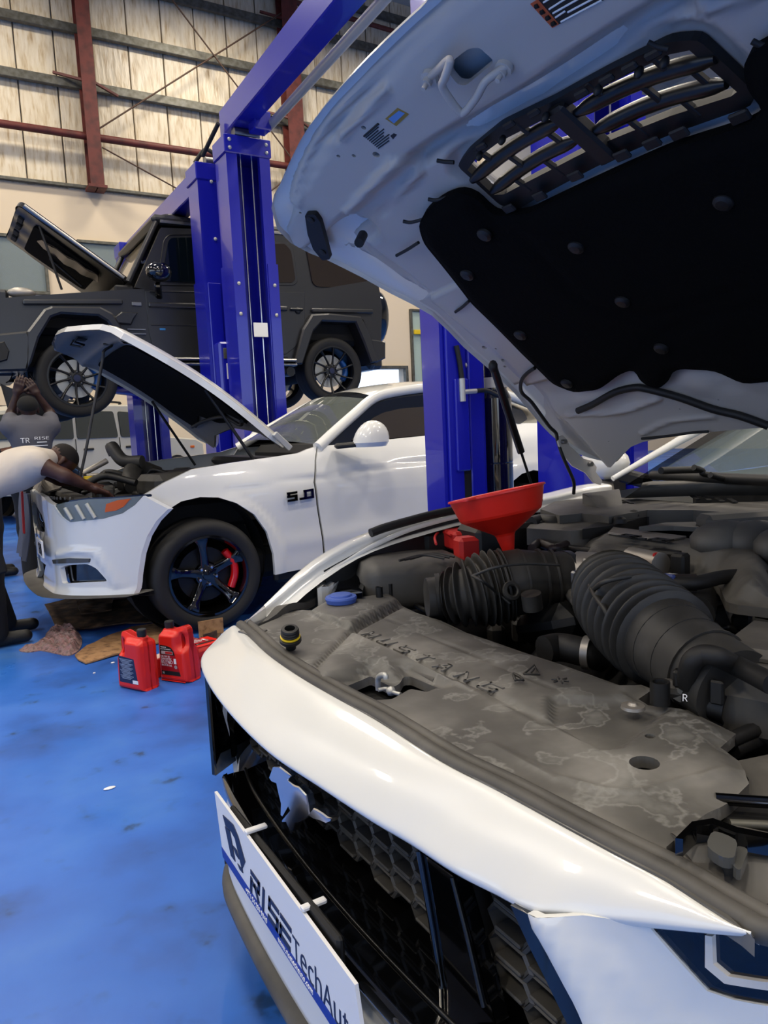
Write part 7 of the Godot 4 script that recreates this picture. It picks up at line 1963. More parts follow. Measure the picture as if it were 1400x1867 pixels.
# ---------------------------------------------------------------- pale car in the background
func silver_car():
	var t := thing("silver_estate_car", "pale silver high-roofed estate car parked by the back wall under the off-roader", "car", "", "", V(1.7, 0, -13.0))
	t.rotation.y = deg_to_rad(38)
	var W := 1.9
	var side := pv([-0.75, 0.45, -0.72, 1.0, -0.6, 1.3, -0.45, 1.78, -0.3, 1.86, 1.7, 1.86, 2.0, 1.8, 2.75, 1.26, 3.7, 1.18, 3.95, 1.08, 4.0, 0.5, 3.6, 0.4])
	var arch := func(cx: float, r: float) -> PackedVector2Array:
		var o := PackedVector2Array()
		for k in 13: o.append(Vector2(cx + r * cos(PI * k / 12.0), 0.4 + r * sin(PI * k / 12.0)))
		return o
	var poly := side.duplicate()
	poly.append_array(arch.call(3.0, 0.44))
	poly.append_array(arch.call(0.1, 0.44))
	part(t, "body", B.new().prism(poly, -W, 0.0, Transform3D(XY, Vector3.ZERO), 0.03), M.silver_paint)
	var win_m := mat("window_grey", Color(0.2, 0.22, 0.21), 0.08)
	for s in [1, -1]:
		var z := 0.008 if s > 0 else -W - 0.008
		var y := func(poly2: PackedVector2Array, called: String, th: float, m: Material): part(t, called, B.new().prism(poly2, z - th, z + th, Transform3D(XY, Vector3.ZERO), 0.003), m)
		y.call(rounded(pv([-0.42, 1.3, -0.36, 1.72, 0.3, 1.74, 0.3, 1.28]), 0.05, 3), "rear_side_window", 0.012, win_m)
		y.call(rounded(pv([0.38, 1.28, 0.38, 1.74, 1.28, 1.74, 1.36, 1.28]), 0.05, 3), "rear_door_window", 0.012, win_m)
		y.call(rounded(pv([1.44, 1.28, 1.4, 1.74, 1.8, 1.72, 2.45, 1.27]), 0.05, 3), "front_door_window", 0.012, win_m)
		part(t, "door_gap", B.new().tube([V(0.34, 0.55, z), V(0.34, 1.28, z)], 0.006, 5), M.dark)
		part(t, "door_gap", B.new().tube([V(1.4, 0.5, z), V(1.4, 1.28, z)], 0.006, 5), M.dark)
		part(t, "door_gap", B.new().tube([V(2.5, 0.5, z), V(2.5, 1.25, z)], 0.006, 5), M.dark)
		for hx in [0.62, 1.66]: part(t, "door_handle", B.new().box(V(hx, 1.1, z), V(0.22, 0.04, 0.05), Basis(), 0.012), M.black)
		for cx in [0.1, 3.0]:
			part(t, "wheel_arch", B.new().lathe(pv([0.43, -0.3, 0.48, -0.3, 0.48, 0.015, 0.43, 0.015]), Transform3D(Basis(Vector3.RIGHT, V(0, 0, s), V(0, -s, 0)), V(cx, 0.4, z)), 28), M.dark)
			part(t, "tyre", B.new().lathe(pv([0.24, -0.2, 0.38, -0.2, 0.385, -0.03, 0.36, 0.0, 0.26, -0.01, 0.22, -0.04, 0.001, -0.02]), Transform3D(Basis(Vector3.RIGHT, V(0, 0, s), V(0, -s, 0)), V(cx, 0.385, z - s * 0.03)), 28), M.tyre)
		var mi := part(t, "mirror", B.new().ball(V(2.35, 1.3, z + s * 0.16), V(0.1, 0.1, 0.12), Basis(), 12), M.black)
		part(mi, "mirror_arm", B.new().box(V(2.37, 1.25, z + s * 0.05), V(0.08, 0.05, 0.14), Basis(), 0.01), M.black)
		part(t, "side_marker", B.new().box(V(3.55, 1.02, z), V(0.12, 0.05, 0.03), Basis(), 0.008), M.amber)
		part(t, "headlight", B.new().box(V(3.93, 1.0, z - s * 0.25), V(0.1, 0.18, 0.34), Basis(), 0.03), M.alu)
		part(t, "roof_rail", B.new().tube(cr([V(-0.2, 1.86, z - s * 0.12), V(-0.1, 1.91, z - s * 0.12), V(1.5, 1.91, z - s * 0.12), V(1.6, 1.86, z - s * 0.12)], 4), 0.02, 8), M.black)
	part(t, "windscreen", B.new().grid([PackedVector3Array([V(2.72, 1.29, -0.12), V(2.72, 1.29, -W + 0.12)]), PackedVector3Array([V(2.04, 1.8, -0.16), V(2.04, 1.8, -W + 0.16)])]), win_m)
	part(t, "grille", B.new().box(V(3.98, 0.9, -W / 2), V(0.06, 0.25, 0.9), Basis(), 0.02), M.black)
	part(t, "front_bumper", B.new().box(V(3.95, 0.6, -W / 2), V(0.16, 0.3, W - 0.1), Basis(), 0.05), M.dusty_dark)
	part(t, "rear_bumper", B.new().box(V(-0.74, 0.6, -W / 2), V(0.14, 0.24, W - 0.1), Basis(), 0.05), M.dusty_dark)
	part(t, "rear_window", B.new().box(V(-0.56, 1.52, -W / 2), V(0.03, 0.42, W - 0.5), Basis(Vector3.BACK, -0.3), 0.01), win_m)

# ---------------------------------------------------------------- people: one continuous mesh from tapered bones
class Field:
	var lo: Vector3
	var cell: float
	var nx: int
	var ny: int
	var nz: int
	var f := PackedFloat32Array()
	func _init(a: Vector3, b: Vector3, c: float):
		lo = a
		cell = c
		nx = int((b.x - a.x) / c) + 2
		ny = int((b.y - a.y) / c) + 2
		nz = int((b.z - a.z) / c) + 2
		f.resize(nx * ny * nz)
		f.fill(1.0)

	# a bone from a to b, radii ra and rb; sx flattens it along the direction fl (1 is round)
	func bone(a: Vector3, b: Vector3, ra: float, rb: float, k := 0.03, fl := Vector3.ZERO, sx := 1.0):
		var m := maxf(ra, rb) + 0.08 + k
		if sx < 1.0: m += 0.05
		var p0 := a.min(b) - Vector3(m, m, m)
		var p1 := a.max(b) + Vector3(m, m, m)
		var i0 := clampi(int((p0.x - lo.x) / cell), 0, nx - 1)
		var i1 := clampi(int((p1.x - lo.x) / cell) + 1, 0, nx - 1)
		var j0 := clampi(int((p0.y - lo.y) / cell), 0, ny - 1)
		var j1 := clampi(int((p1.y - lo.y) / cell) + 1, 0, ny - 1)
		var k0 := clampi(int((p0.z - lo.z) / cell), 0, nz - 1)
		var k1 := clampi(int((p1.z - lo.z) / cell) + 1, 0, nz - 1)
		var ab := b - a
		var ll := maxf(ab.length_squared(), 1e-8)
		for i in range(i0, i1 + 1):
			for j in range(j0, j1 + 1):
				var base := (i * ny + j) * nz
				for q in range(k0, k1 + 1):
					var p := lo + Vector3(i, j, q) * cell
					var t := clampf((p - a).dot(ab) / ll, 0.0, 1.0)
					var v := p - a - ab * t
					if sx < 1.0: v += fl * v.dot(fl) * (1.0 / sx - 1.0)
					var d := v.length() - lerpf(ra, rb, t)
					var o := f[base + q]
					var h := maxf(k - absf(d - o), 0.0) / k
					f[base + q] = minf(d, o) - h * h * k * 0.25

	func mesh(b: B) -> B:
		var id := {}
		var verts := PackedVector3Array()
		var st := [ny * nz, nz, 1]
		var corner := []
		for c in 8: corner.append((c & 1) * st[0] + ((c >> 1) & 1) * st[1] + (c >> 2))
		var edges := [[0, 1], [2, 3], [4, 5], [6, 7], [0, 2], [1, 3], [4, 6], [5, 7], [0, 4], [1, 5], [2, 6], [3, 7]]
		for i in nx - 1:
			for j in ny - 1:
				for q in nz - 1:
					var at := (i * ny + j) * nz + q
					var s := 0
					for c in 8:
						if f[at + corner[c]] < 0.0: s += 1
					if s == 0 or s == 8: continue
					var sum := Vector3.ZERO
					var n := 0
					for e in edges:
						var fa := f[at + corner[e[0]]]
						var fb := f[at + corner[e[1]]]
						if (fa < 0.0) != (fb < 0.0):
							var t := fa / (fa - fb)
							var pa := Vector3(e[0] & 1, (e[0] >> 1) & 1, e[0] >> 2)
							var pb := Vector3(e[1] & 1, (e[1] >> 1) & 1, e[1] >> 2)
							sum += pa.lerp(pb, t)
							n += 1
					id[at] = verts.size()
					verts.append(lo + (Vector3(i, j, q) + sum / n) * cell)
		var nrm := PackedVector3Array()
		nrm.resize(verts.size())
		var quads := []
		for at in id:
			for ax in 3:
				var s1: int = st[(ax + 1) % 3]
				var s2: int = st[(ax + 2) % 3]
				var nb: int = at + st[ax]
				if nb >= f.size(): continue
				if (f[at] < 0.0) == (f[nb] < 0.0): continue
				if not (id.has(at - s1) and id.has(at - s2) and id.has(at - s1 - s2)): continue
				var v := [id[at], id[at - s1], id[at - s1 - s2], id[at - s2]]
				if f[at] > 0.0: v.reverse()
				quads.append(v)
				var k := (verts[v[1]] - verts[v[0]]).cross(verts[v[2]] - verts[v[0]])
				for x in v: nrm[x] += k
		for v in quads:
			b.quadn(verts[v[0]], verts[v[1]], verts[v[2]], verts[v[3]], nrm[v[0]].normalized(), nrm[v[1]].normalized(), nrm[v[2]].normalized(), nrm[v[3]].normalized())
		return b

# a head with face; look is where it faces, up its crown
func head(b: B, c: Vector3, look: Vector3, up: Vector3, s := 1.0):
	look = look.normalized()
	var r := look.cross(up).normalized()
	up = r.cross(look)
	var e := Vector3(0.16, 0.16, 0.16) * s
	var fl := Field.new(c - e, c + e, 0.0075)
	var P := func(x: float, y: float, z: float) -> Vector3: return c + (r * x + up * y + look * z) * s
	fl.bone(P.call(0, 0.03, -0.015), P.call(0, 0.035, 0.02), 0.078 * s, 0.074 * s, 0.03)
	fl.bone(P.call(0, -0.04, 0.035), P.call(0, -0.07, 0.05), 0.05 * s, 0.036 * s, 0.04)
	fl.bone(P.call(0, -0.06, -0.03), P.call(0, -0.13, -0.05), 0.052 * s, 0.055 * s, 0.03)
	fl.bone(P.call(0, 0.012, 0.088), P.call(0, -0.028, 0.104), 0.008 * s, 0.015 * s, 0.015)
	fl.bone(P.call(-0.018, -0.056, 0.084), P.call(0.018, -0.056, 0.084), 0.009 * s, 0.009 * s, 0.012)
	fl.bone(P.call(-0.04, 0.022, 0.076), P.call(0.04, 0.022, 0.076), 0.011 * s, 0.011 * s, 0.015)
	for q in [1, -1]: fl.bone(P.call(q * 0.076, 0.015, -0.01), P.call(q * 0.082, -0.025, -0.006), 0.016 * s, 0.011 * s, 0.012)
	fl.mesh(b)

func hair_cap(parent: Node3D, c: Vector3, look: Vector3, up: Vector3, m: Material, s := 1.0):
	look = look.normalized()
	var r := look.cross(up).normalized()
	up = r.cross(look)
	var rows := []
	for i in 9:
		var a := lerpf(0.02, 1.75, i / 8.0)
		var line := PackedVector3Array()
		for j in 24:
			var t := TAU * j / 24.0
			var back := 0.5 - 0.5 * cos(t)      # 0 at the front, 1 at the back
			var aa := a * lerpf(0.68, 1.12, back)
			line.append(c + (r * sin(aa) * sin(t) * 0.084 + up * (0.034 + cos(aa) * 0.084) + look * (0.0 + sin(aa) * cos(t) * 0.094)) * s)
		rows.append(line)
	part(parent, "hair", B.new().grid(rows, false, true), m)

# a hand: palm and five bent fingers
func hand(b: B, w: Vector3, dir: Vector3, palm: Vector3, curl := 0.5, side := 1.0):
	dir = dir.normalized()
	var x := dir.cross(palm).normalized() * side
	palm = palm.normalized()
	var e := Vector3(0.2, 0.2, 0.2)
	var c := w + dir * 0.08
	var fl := Field.new(c - e * 0.8, c + e * 0.8, 0.0065)
	fl.bone(w - dir * 0.02, w + dir * 0.02, 0.028, 0.028, 0.02)
	for i in 4: fl.bone(w + dir * 0.015 + x * (-0.024 + 0.016 * i), w + dir * 0.085 + x * (-0.033 + 0.022 * i), 0.015, 0.0125, 0.016)
	for i in 4:
		var p := w + dir * 0.085 + x * (-0.033 + 0.022 * i)
		var l: float = [0.036, 0.042, 0.04, 0.03][i]
		var d := dir
		for k in 3:
			d = d.rotated(x * side, 0.0)
			d = (d + palm * curl * 0.7).normalized()
			var q: Vector3 = p + d * l * [1.0, 0.7, 0.55][k]
			fl.bone(p, q, 0.0105 - 0.001 * k, 0.0095 - 0.001 * k, 0.006)
			p = q
	var p := w + dir * 0.025 - x * 0.03
	var d := (dir * 0.6 - x * 0.7 + palm * 0.3).normalized()
	for k in 2:
		var q: Vector3 = p + d * [0.04, 0.032][k]
		fl.bone(p, q, 0.013, 0.011, 0.008)
		p = q
		d = (d + dir * 0.5 + palm * 0.2).normalized()
	fl.mesh(b)

# j: joints by name. Builds body (skin), then clothes as children
func person(called: String, label: String, j: Dictionary, skin: Material, shirt: Material, trousers: Material, sleeve: float, group := "") -> Node3D:
	var t := thing("person", label, "person")
	var lo := Vector3(1e9, 1e9, 1e9)
	var hi := -lo
	for k in j:
		if j[k] is Vector3 and not k.begins_with("_"):
			lo = lo.min(j[k])
			hi = hi.max(j[k])
	lo -= Vector3(0.28, 0.1, 0.28)
	hi += Vector3(0.28, 0.22, 0.28)
	var fw: Vector3 = j["_front"]
	var sdir: Vector3 = (j.sl - j.sr).normalized()
	var body := Field.new(lo, hi, 0.0175)
	var bones := func(fl: Field, g: float, what: int):
		if what & 1:   # torso
			fl.bone(j.pelvis, j.waist, 0.135 + g, 0.125 + g, 0.06, fw, 0.72)
			fl.bone(j.waist, j.chest, 0.125 + g, 0.155 + g, 0.06, fw, 0.72)
			fl.bone(j.sl, j.sr, 0.07 + g, 0.07 + g, 0.08)
			fl.bone(j.chest, j.neck, 0.12 + g, 0.062 + g, 0.08, fw, 0.8)
		if what & 2:   # legs
			for s in ["l", "r"]:
				fl.bone(j["h" + s], j["k" + s], 0.092 + g, 0.06 + g * 1.4, 0.05)
				fl.bone(j["k" + s], j["a" + s], 0.058 + g * 1.4, 0.042 + g * 1.6, 0.03)
			fl.bone(j.hl, j.hr, 0.1 + g, 0.1 + g, 0.06)
			fl.bone(j.pelvis, j.pelvis.lerp(j.waist, 0.6), 0.135 + g, 0.128 + g, 0.05, fw, 0.76)
	bones.call(body, 0.0, 3)
	for s in ["l", "r"]:
		body.bone(j["s" + s], j["e" + s], 0.055, 0.043, 0.04)
		body.bone(j["e" + s], j["w" + s], 0.043, 0.028, 0.02)
		body.bone(j["a" + s], j["a" + s] + Vector3(0, -0.03, 0), 0.045, 0.045, 0.02)
	body.bone(j.neck, j.head, 0.055, 0.055, 0.04)
	var b := B.new()
	body.mesh(b)
	head(b, j.head, j._look, j._up)
	for s in ["l", "r"]: hand(b, j["w" + s], j["w" + s] - j["e" + s], j["_palm" + s], j.get("_curl", 0.5), 1.0 if s == "l" else -1.0)
	part(t, "body", b, skin)
	var sh := Field.new(lo, hi, 0.0175)
	bones.call(sh, 0.016, 1)
	for s in ["l", "r"]:
		if sleeve > 0.0: sh.bone(j["s" + s], j["s" + s].lerp(j["e" + s], sleeve), 0.075, 0.072, 0.03)
	part(t, "shirt", sh.mesh(B.new()), shirt)
	var tr := Field.new(lo, hi, 0.0175)
	bones.call(tr, 0.022, 2)
	part(t, "trousers", tr.mesh(B.new()), trousers)
	for s in ["l", "r"]:
		var a: Vector3 = j["a" + s]
		var d: Vector3 = j["_toe" + s]
		d = d.normalized()
		var sf := Field.new(a - Vector3(0.3, 0.2, 0.3), a + Vector3(0.3, 0.12, 0.3), 0.012)
		sf.bone(Vector3(a.x, 0.05, a.z) - d * 0.05, Vector3(a.x, 0.045, a.z) + d * 0.17, 0.045, 0.04, 0.03)
		sf.bone(a, Vector3(a.x, 0.07, a.z), 0.052, 0.055, 0.03)
		part(t, "shoe", sf.mesh(B.new()), M.black)
	return t

func people():
	var skin := mat("skin_dark", Color(0.27, 0.155, 0.11), 0.5)
	var skin2 := mat("skin_deep", Color(0.2, 0.115, 0.085), 0.5)
	var white := mat("shirt_white", Color(0.78, 0.74, 0.69), 0.9)
	var grey_s := mat("shirt_grey", Color(0.33, 0.33, 0.36), 0.9)
	var blackc := mat("trousers_black", Color(0.05, 0.05, 0.055), 0.85)
	var dark_s := mat("shirt_dark", Color(0.12, 0.12, 0.13), 0.9)
	var hair := mat("hair_black", Color(0.012, 0.012, 0.013), 0.9)
	# bending into the second car's engine bay
	var t := person("person", "person in a white sleeveless shirt and black trousers bending into the engine bay", {
		"pelvis": V(0.04, 0.94, -5.05), "waist": V(0.18, 1.0, -5.06), "chest": V(0.4, 1.09, -5.08), "neck": V(0.58, 1.14, -5.1), "head": V(0.66, 1.13, -5.12),
		"sl": V(0.47, 1.13, -5.27), "sr": V(0.5, 1.13, -4.92), "el": V(0.68, 1.0, -5.4), "er": V(0.64, 1.045, -4.84), "wl": V(0.86, 0.95, -5.3), "wr": V(0.8, 0.955, -4.86),
		"hl": V(0.05, 0.9, -5.17), "hr": V(0.05, 0.9, -4.95), "kl": V(0.16, 0.5, -5.28), "kr": V(0.18, 0.5, -5.0), "al": V(0.26, 0.09, -5.4), "ar": V(0.19, 0.09, -5.1),
		"_front": V(0.3, -0.95, 0), "_look": V(0.55, -0.8, -0.1), "_up": V(0.8, 0.5, 0.0), "_palml": V(0, -1, 0), "_palmr": V(0, -1, 0.2), "_toel": V(1, 0, -0.1), "_toer": V(1, 0, -0.05), "_curl": 0.6},
		skin, white, blackc, 0.0)
	hair_cap(t, V(0.66, 1.13, -5.12), V(0.55, -0.8, -0.1), V(0.8, 0.5, 0), mat("hair_short", Color(0.08, 0.055, 0.045), 0.9))
	part(t, "pocket_flap", B.new().box(V(0.2, 0.56, -4.9), V(0.15, 0.16, 0.03), Basis(V(0, 0, 1), 0.15), 0.012), blackc)
	# standing under the off-roader with raised arms
	t = person("person", "person in a grey printed shirt seen from behind, arms raised under the off-roader", {
		"pelvis": V(0.74, 0.9, -7.35), "waist": V(0.74, 1.05, -7.36), "chest": V(0.73, 1.29, -7.38), "neck": V(0.73, 1.43, -7.39), "head": V(0.73, 1.55, -7.4),
		"sl": V(0.57, 1.4, -7.38), "sr": V(0.9, 1.39, -7.38), "el": V(0.6, 1.52, -7.56), "er": V(0.93, 1.52, -7.56), "wl": V(0.66, 1.7, -7.5), "wr": V(0.83, 1.69, -7.52),
		"hl": V(0.64, 0.87, -7.35), "hr": V(0.84, 0.87, -7.35), "kl": V(0.63, 0.48, -7.38), "kr": V(0.86, 0.48, -7.38), "al": V(0.62, 0.09, -7.33), "ar": V(0.87, 0.09, -7.33),
		"_front": V(0, 0, -1), "_look": V(0, 0.25, -1), "_up": V(0, 1, 0.25), "_palml": V(0.1, 0.2, -1), "_palmr": V(-0.1, 0.2, -1), "_toel": V(-0.15, 0, -1), "_toer": V(0.15, 0, -1), "_curl": 0.35},
		skin2, grey_s, blackc, 0.55)
	hair_cap(t, V(0.73, 1.55, -7.4), V(0, 0.25, -1), V(0, 1, 0.25), hair, 1.06)
	var tm := part(t, "shirt_print", lettering("RISE", 0.05, 0.004), M.white_plain)
	tm.transform = Transform3D(Basis(V(1.3, 0, 0), V(0, 0.7, 0), V(0, 0, 1)), V(0.8, 1.29, -7.232))
	tm = part(t, "shirt_print", lettering("TR", 0.075, 0.004, false), M.white_plain)
	tm.transform = Transform3D(Basis(V(0.9, 0, 0), V(0, 0.8, 0), V(0, 0, 1)), V(0.665, 1.275, -7.232))
	part(t, "shirt_print", B.new().box(V(0.745, 1.225, -7.238), V(0.2, 0.008, 0.006), Basis(), 0.001), M.white_plain)
	part(t, "shirt_print", B.new().box(V(0.8, 1.255, -7.236), V(0.08, 0.008, 0.006), Basis(), 0.001), M.white_plain)
	# a third person, mostly outside the frame
	t = person("person", "person in dark work clothes at the far left edge of the photo, facing right", {
		"pelvis": V(0.36, 0.92, -7.95), "waist": V(0.36, 1.06, -7.95), "chest": V(0.36, 1.28, -7.95), "neck": V(0.37, 1.43, -7.95), "head": V(0.4, 1.55, -7.95),
		"sl": V(0.36, 1.4, -8.12), "sr": V(0.36, 1.4, -7.78), "el": V(0.44, 1.16, -8.16), "er": V(0.44, 1.15, -7.74), "wl": V(0.62, 1.2, -8.1), "wr": V(0.62, 1.2, -7.85),
		"hl": V(0.36, 0.88, -8.05), "hr": V(0.36, 0.88, -7.85), "kl": V(0.36, 0.48, -8.06), "kr": V(0.37, 0.48, -7.84), "al": V(0.33, 0.09, -8.06), "ar": V(0.34, 0.09, -7.84),
		"_front": V(1, 0, 0), "_look": V(1, 0.15, 0.15), "_up": V(-0.15, 1, 0), "_palml": V(0, 0, 1), "_palmr": V(0, 0, -1), "_toel": V(1, 0, 0), "_toer": V(1, 0, 0.1), "_curl": 0.5},
		mat("skin_brown", Color(0.36, 0.2, 0.14), 0.5), dark_s, dark_s, 0.9)
	hair_cap(t, V(0.4, 1.55, -7.95), V(1, 0.15, 0.15), V(-0.15, 1, 0), hair)
	part(t, "chest_badge", B.new().box(V(0.49, 1.27, -7.86), V(0.012, 0.04, 0.05), Basis(), 0.003), M.red_gloss)
	# the panel the second one holds up
	var p := part(self, "splash_shield", sheet(B.new(), pv([0.55, 1.805, 0.635, 1.759, 0.813, 1.712, 0.884, 1.68, 0.94, 1.562, 0.922, 1.476, 0.686, 1.434, 0.596, 1.537]), [], 0.04, func(x, y): return V(x, y, -7.66 + 0.02 * sin(x * 30.0)), 0.02, V(0, 0, -1), true), M.black)
	tag(p, "dark plastic splash shield held up overhead by the person in the grey shirt", "car panel")

# ---------------------------------------------------------------- loose things
func small_things():
	sign_plate()
	funnel()
	oil_cap()
	jugs()
	floor_litter()

func plate_text(parent: Node3D, txt: String, c: Vector3, e1: Vector3, size: float, wide: float, m: Material, bold := true, slant := 0.0):
	var up := V(-1, 0, 0).cross(e1).normalized()
	if up.y < 0: up = -up
	var o := part(parent, "lettering", lettering(txt, size, 0.0016, bold), m)
	o.transform = Transform3D(Basis(e1 * wide, up + e1 * slant, V(-1, 0, 0)), c)

func sign_plate():
	var tl: Vector3 = Vector3(0.44, 0.48, -1.518)
	var tr: Vector3 = Vector3(0.44, 0.448, -0.888)
	var bl: Vector3 = Vector3(0.44, 0.343, -1.49)
	var e1 := (tr - tl).normalized()
	var dn := (bl - tl)
	var t := thing("sign_plate", "white garage name plate with blue print hung on the front bumper", "sign")
	var q := PackedVector2Array()
	for p in [tl, tr, tr + dn, bl]: q.append(Vector2(p.z, p.y))
	part(t, "board", B.new().prism(q, 0.44, 0.446, Transform3D(Basis(Vector3.BACK, Vector3.RIGHT, Vector3.UP), Vector3.ZERO), 0.0), M.white_plain)
	q.clear()
	for p in [tl + dn * 0.84, tr + dn * 0.84, tr + dn * 0.995, tl + dn * 0.995]: q.append(Vector2(p.z, p.y))
	part(t, "blue_stripe", B.new().prism(q, 0.439, 0.4405, Transform3D(Basis(Vector3.BACK, Vector3.RIGHT, Vector3.UP), Vector3.ZERO)), M.blue_print)
	for poly in [pv([-1.467, 0.45, -1.4, 0.459, -1.374, 0.446, -1.341, 0.408, -1.365, 0.379, -1.372, 0.393, -1.396, 0.431, -1.418, 0.436, -1.453, 0.432]), pv([-1.457, 0.429, -1.426, 0.433, -1.404, 0.376, -1.431, 0.376]), pv([-1.415, 0.407, -1.391, 0.409, -1.378, 0.394, -1.397, 0.395]), pv([-1.391, 0.379, -1.362, 0.381, -1.36, 0.374, -1.379, 0.372])]:
		part(t, "logo_piece", B.new().prism(poly, 0.4385, 0.4405, Transform3D(Basis(Vector3.BACK, Vector3.RIGHT, Vector3.UP), Vector3.ZERO)), M.navy)
	var rs := part(t, "lettering", strokes("RISE", 0.038, 0.042, 0.016, 0.0095, 0.0016, 0.2), M.navy)
	var r0: Vector3 = Vector3(0.44, 0.361, -1.318)
	rs.transform = Transform3D(Basis(e1, V(-1, 0, 0).cross(e1).normalized() * (1.0 if V(-1, 0, 0).cross(e1).y > 0 else -1.0), V(-1, 0, 0)), r0)
	plate_text(t, "TechAuto", Vector3(0.44, 0.361, -1.012) + e1 * 0.01, e1, 0.062, 0.9, M.navy, false)
	plate_text(t, "+971 54 206 9040", tl + dn * 0.915 + e1 * 0.2 + V(-0.0015, 0, 0), e1, 0.014, 1.0, M.white_plain, false)
	plate_text(t, "www.risetechauto.com", tl + dn * 0.915 + e1 * 0.38 + V(-0.0015, 0, 0), e1, 0.014, 1.0, M.white_plain, false)
	for p in [Vector3(0.45, 0.475, -1.33), Vector3(0.45, 0.463, -1.069)]:
		part(t, "clip", B.new().box(p + V(0.012, 0, 0), V(0.045, 0.008, 0.014), Basis(), 0.002), M.white_plain)
	part(t, "holder", B.new().box((tl + tr) * 0.5 + dn * 0.4 + V(0.018, 0, -0.02), V(0.014, 0.12, 0.5), Basis(), 0.005), M.black)

func funnel():
	var b0: Vector3 = Vector3(1.328, 0.892, -1.57)
	var c1: Vector3 = Vector3(1.293, 1.048, -1.57)
	var ax := (c1 - b0).normalized()
	ax = (ax + V(0.13, 0, -0.17)).normalized()
	var s := ax.cross(Vector3.BACK).normalized()
	var h := (c1 - b0).length()
	var xf := Transform3D(Basis(s, ax, s.cross(ax)), b0)
	var t := thing("funnel", "red plastic funnel standing in the oil filler behind the intake duct", "funnel")
	part(t, "cone", B.new().lathe(pv([0.0155, -0.03, 0.0165, 0.0, 0.0265, h * 0.26, 0.03, h * 0.3, 0.112, h * 0.62, 0.1155, h * 0.66, 0.132, h * 1.0, 0.1335, h * 1.02, 0.1365, h * 1.0, 0.1365, h * 1.025, 0.1335, h * 1.035, 0.1285, h * 1.02, 0.112, h * 0.67, 0.108, h * 0.64, 0.024, h * 0.3, 0.014, 0.0]), xf, 48), M.red_plastic)
	part(t, "hanging_tab", B.new().prism(rounded(pv([0.128, -0.02, 0.165, -0.008, 0.165, 0.008, 0.128, 0.02]), 0.006, 2), 0, 0.005, Transform3D(xf.basis * Basis(Vector3.UP, 3.5), b0 + ax * h * 1.0)), M.red_plastic)

func oil_cap():
	var c: Vector3 = Vector3(0.641, 0.765, -1.521)
	var t := thing("oil_filler_plug", "black threaded oil filler cap with a yellow ring lying on the dusty cover", "cap", "", "", V(c.x, 0.761, c.z))
	t.rotation = Vector3(0.25, 0.3, 0.2)
	part(t, "knob", B.new().lathe(pv([0.001, -0.002, 0.011, -0.002, 0.012, 0.0, 0.012, 0.018, 0.001, 0.018]), Transform3D(), 12), M.black)
	part(t, "flange", B.new().lathe(pv([0.001, 0.016, 0.023, 0.017, 0.025, 0.02, 0.025, 0.026, 0.02, 0.028]), Transform3D(), 24), M.black)
	part(t, "seal_ring", B.new().lathe(pv([0.019, 0.028, 0.0225, 0.0295, 0.0225, 0.032, 0.019, 0.033]), Transform3D(), 24), M.yellow, "yellow rubber ring")
	part(t, "thread", B.new().lathe(pv([0.018, 0.033, 0.021, 0.036, 0.018, 0.039, 0.021, 0.042, 0.018, 0.045, 0.0205, 0.048, 0.0185, 0.052, 0.012, 0.053, 0.012, 0.04, 0.001, 0.04]), Transform3D(), 24), M.black)

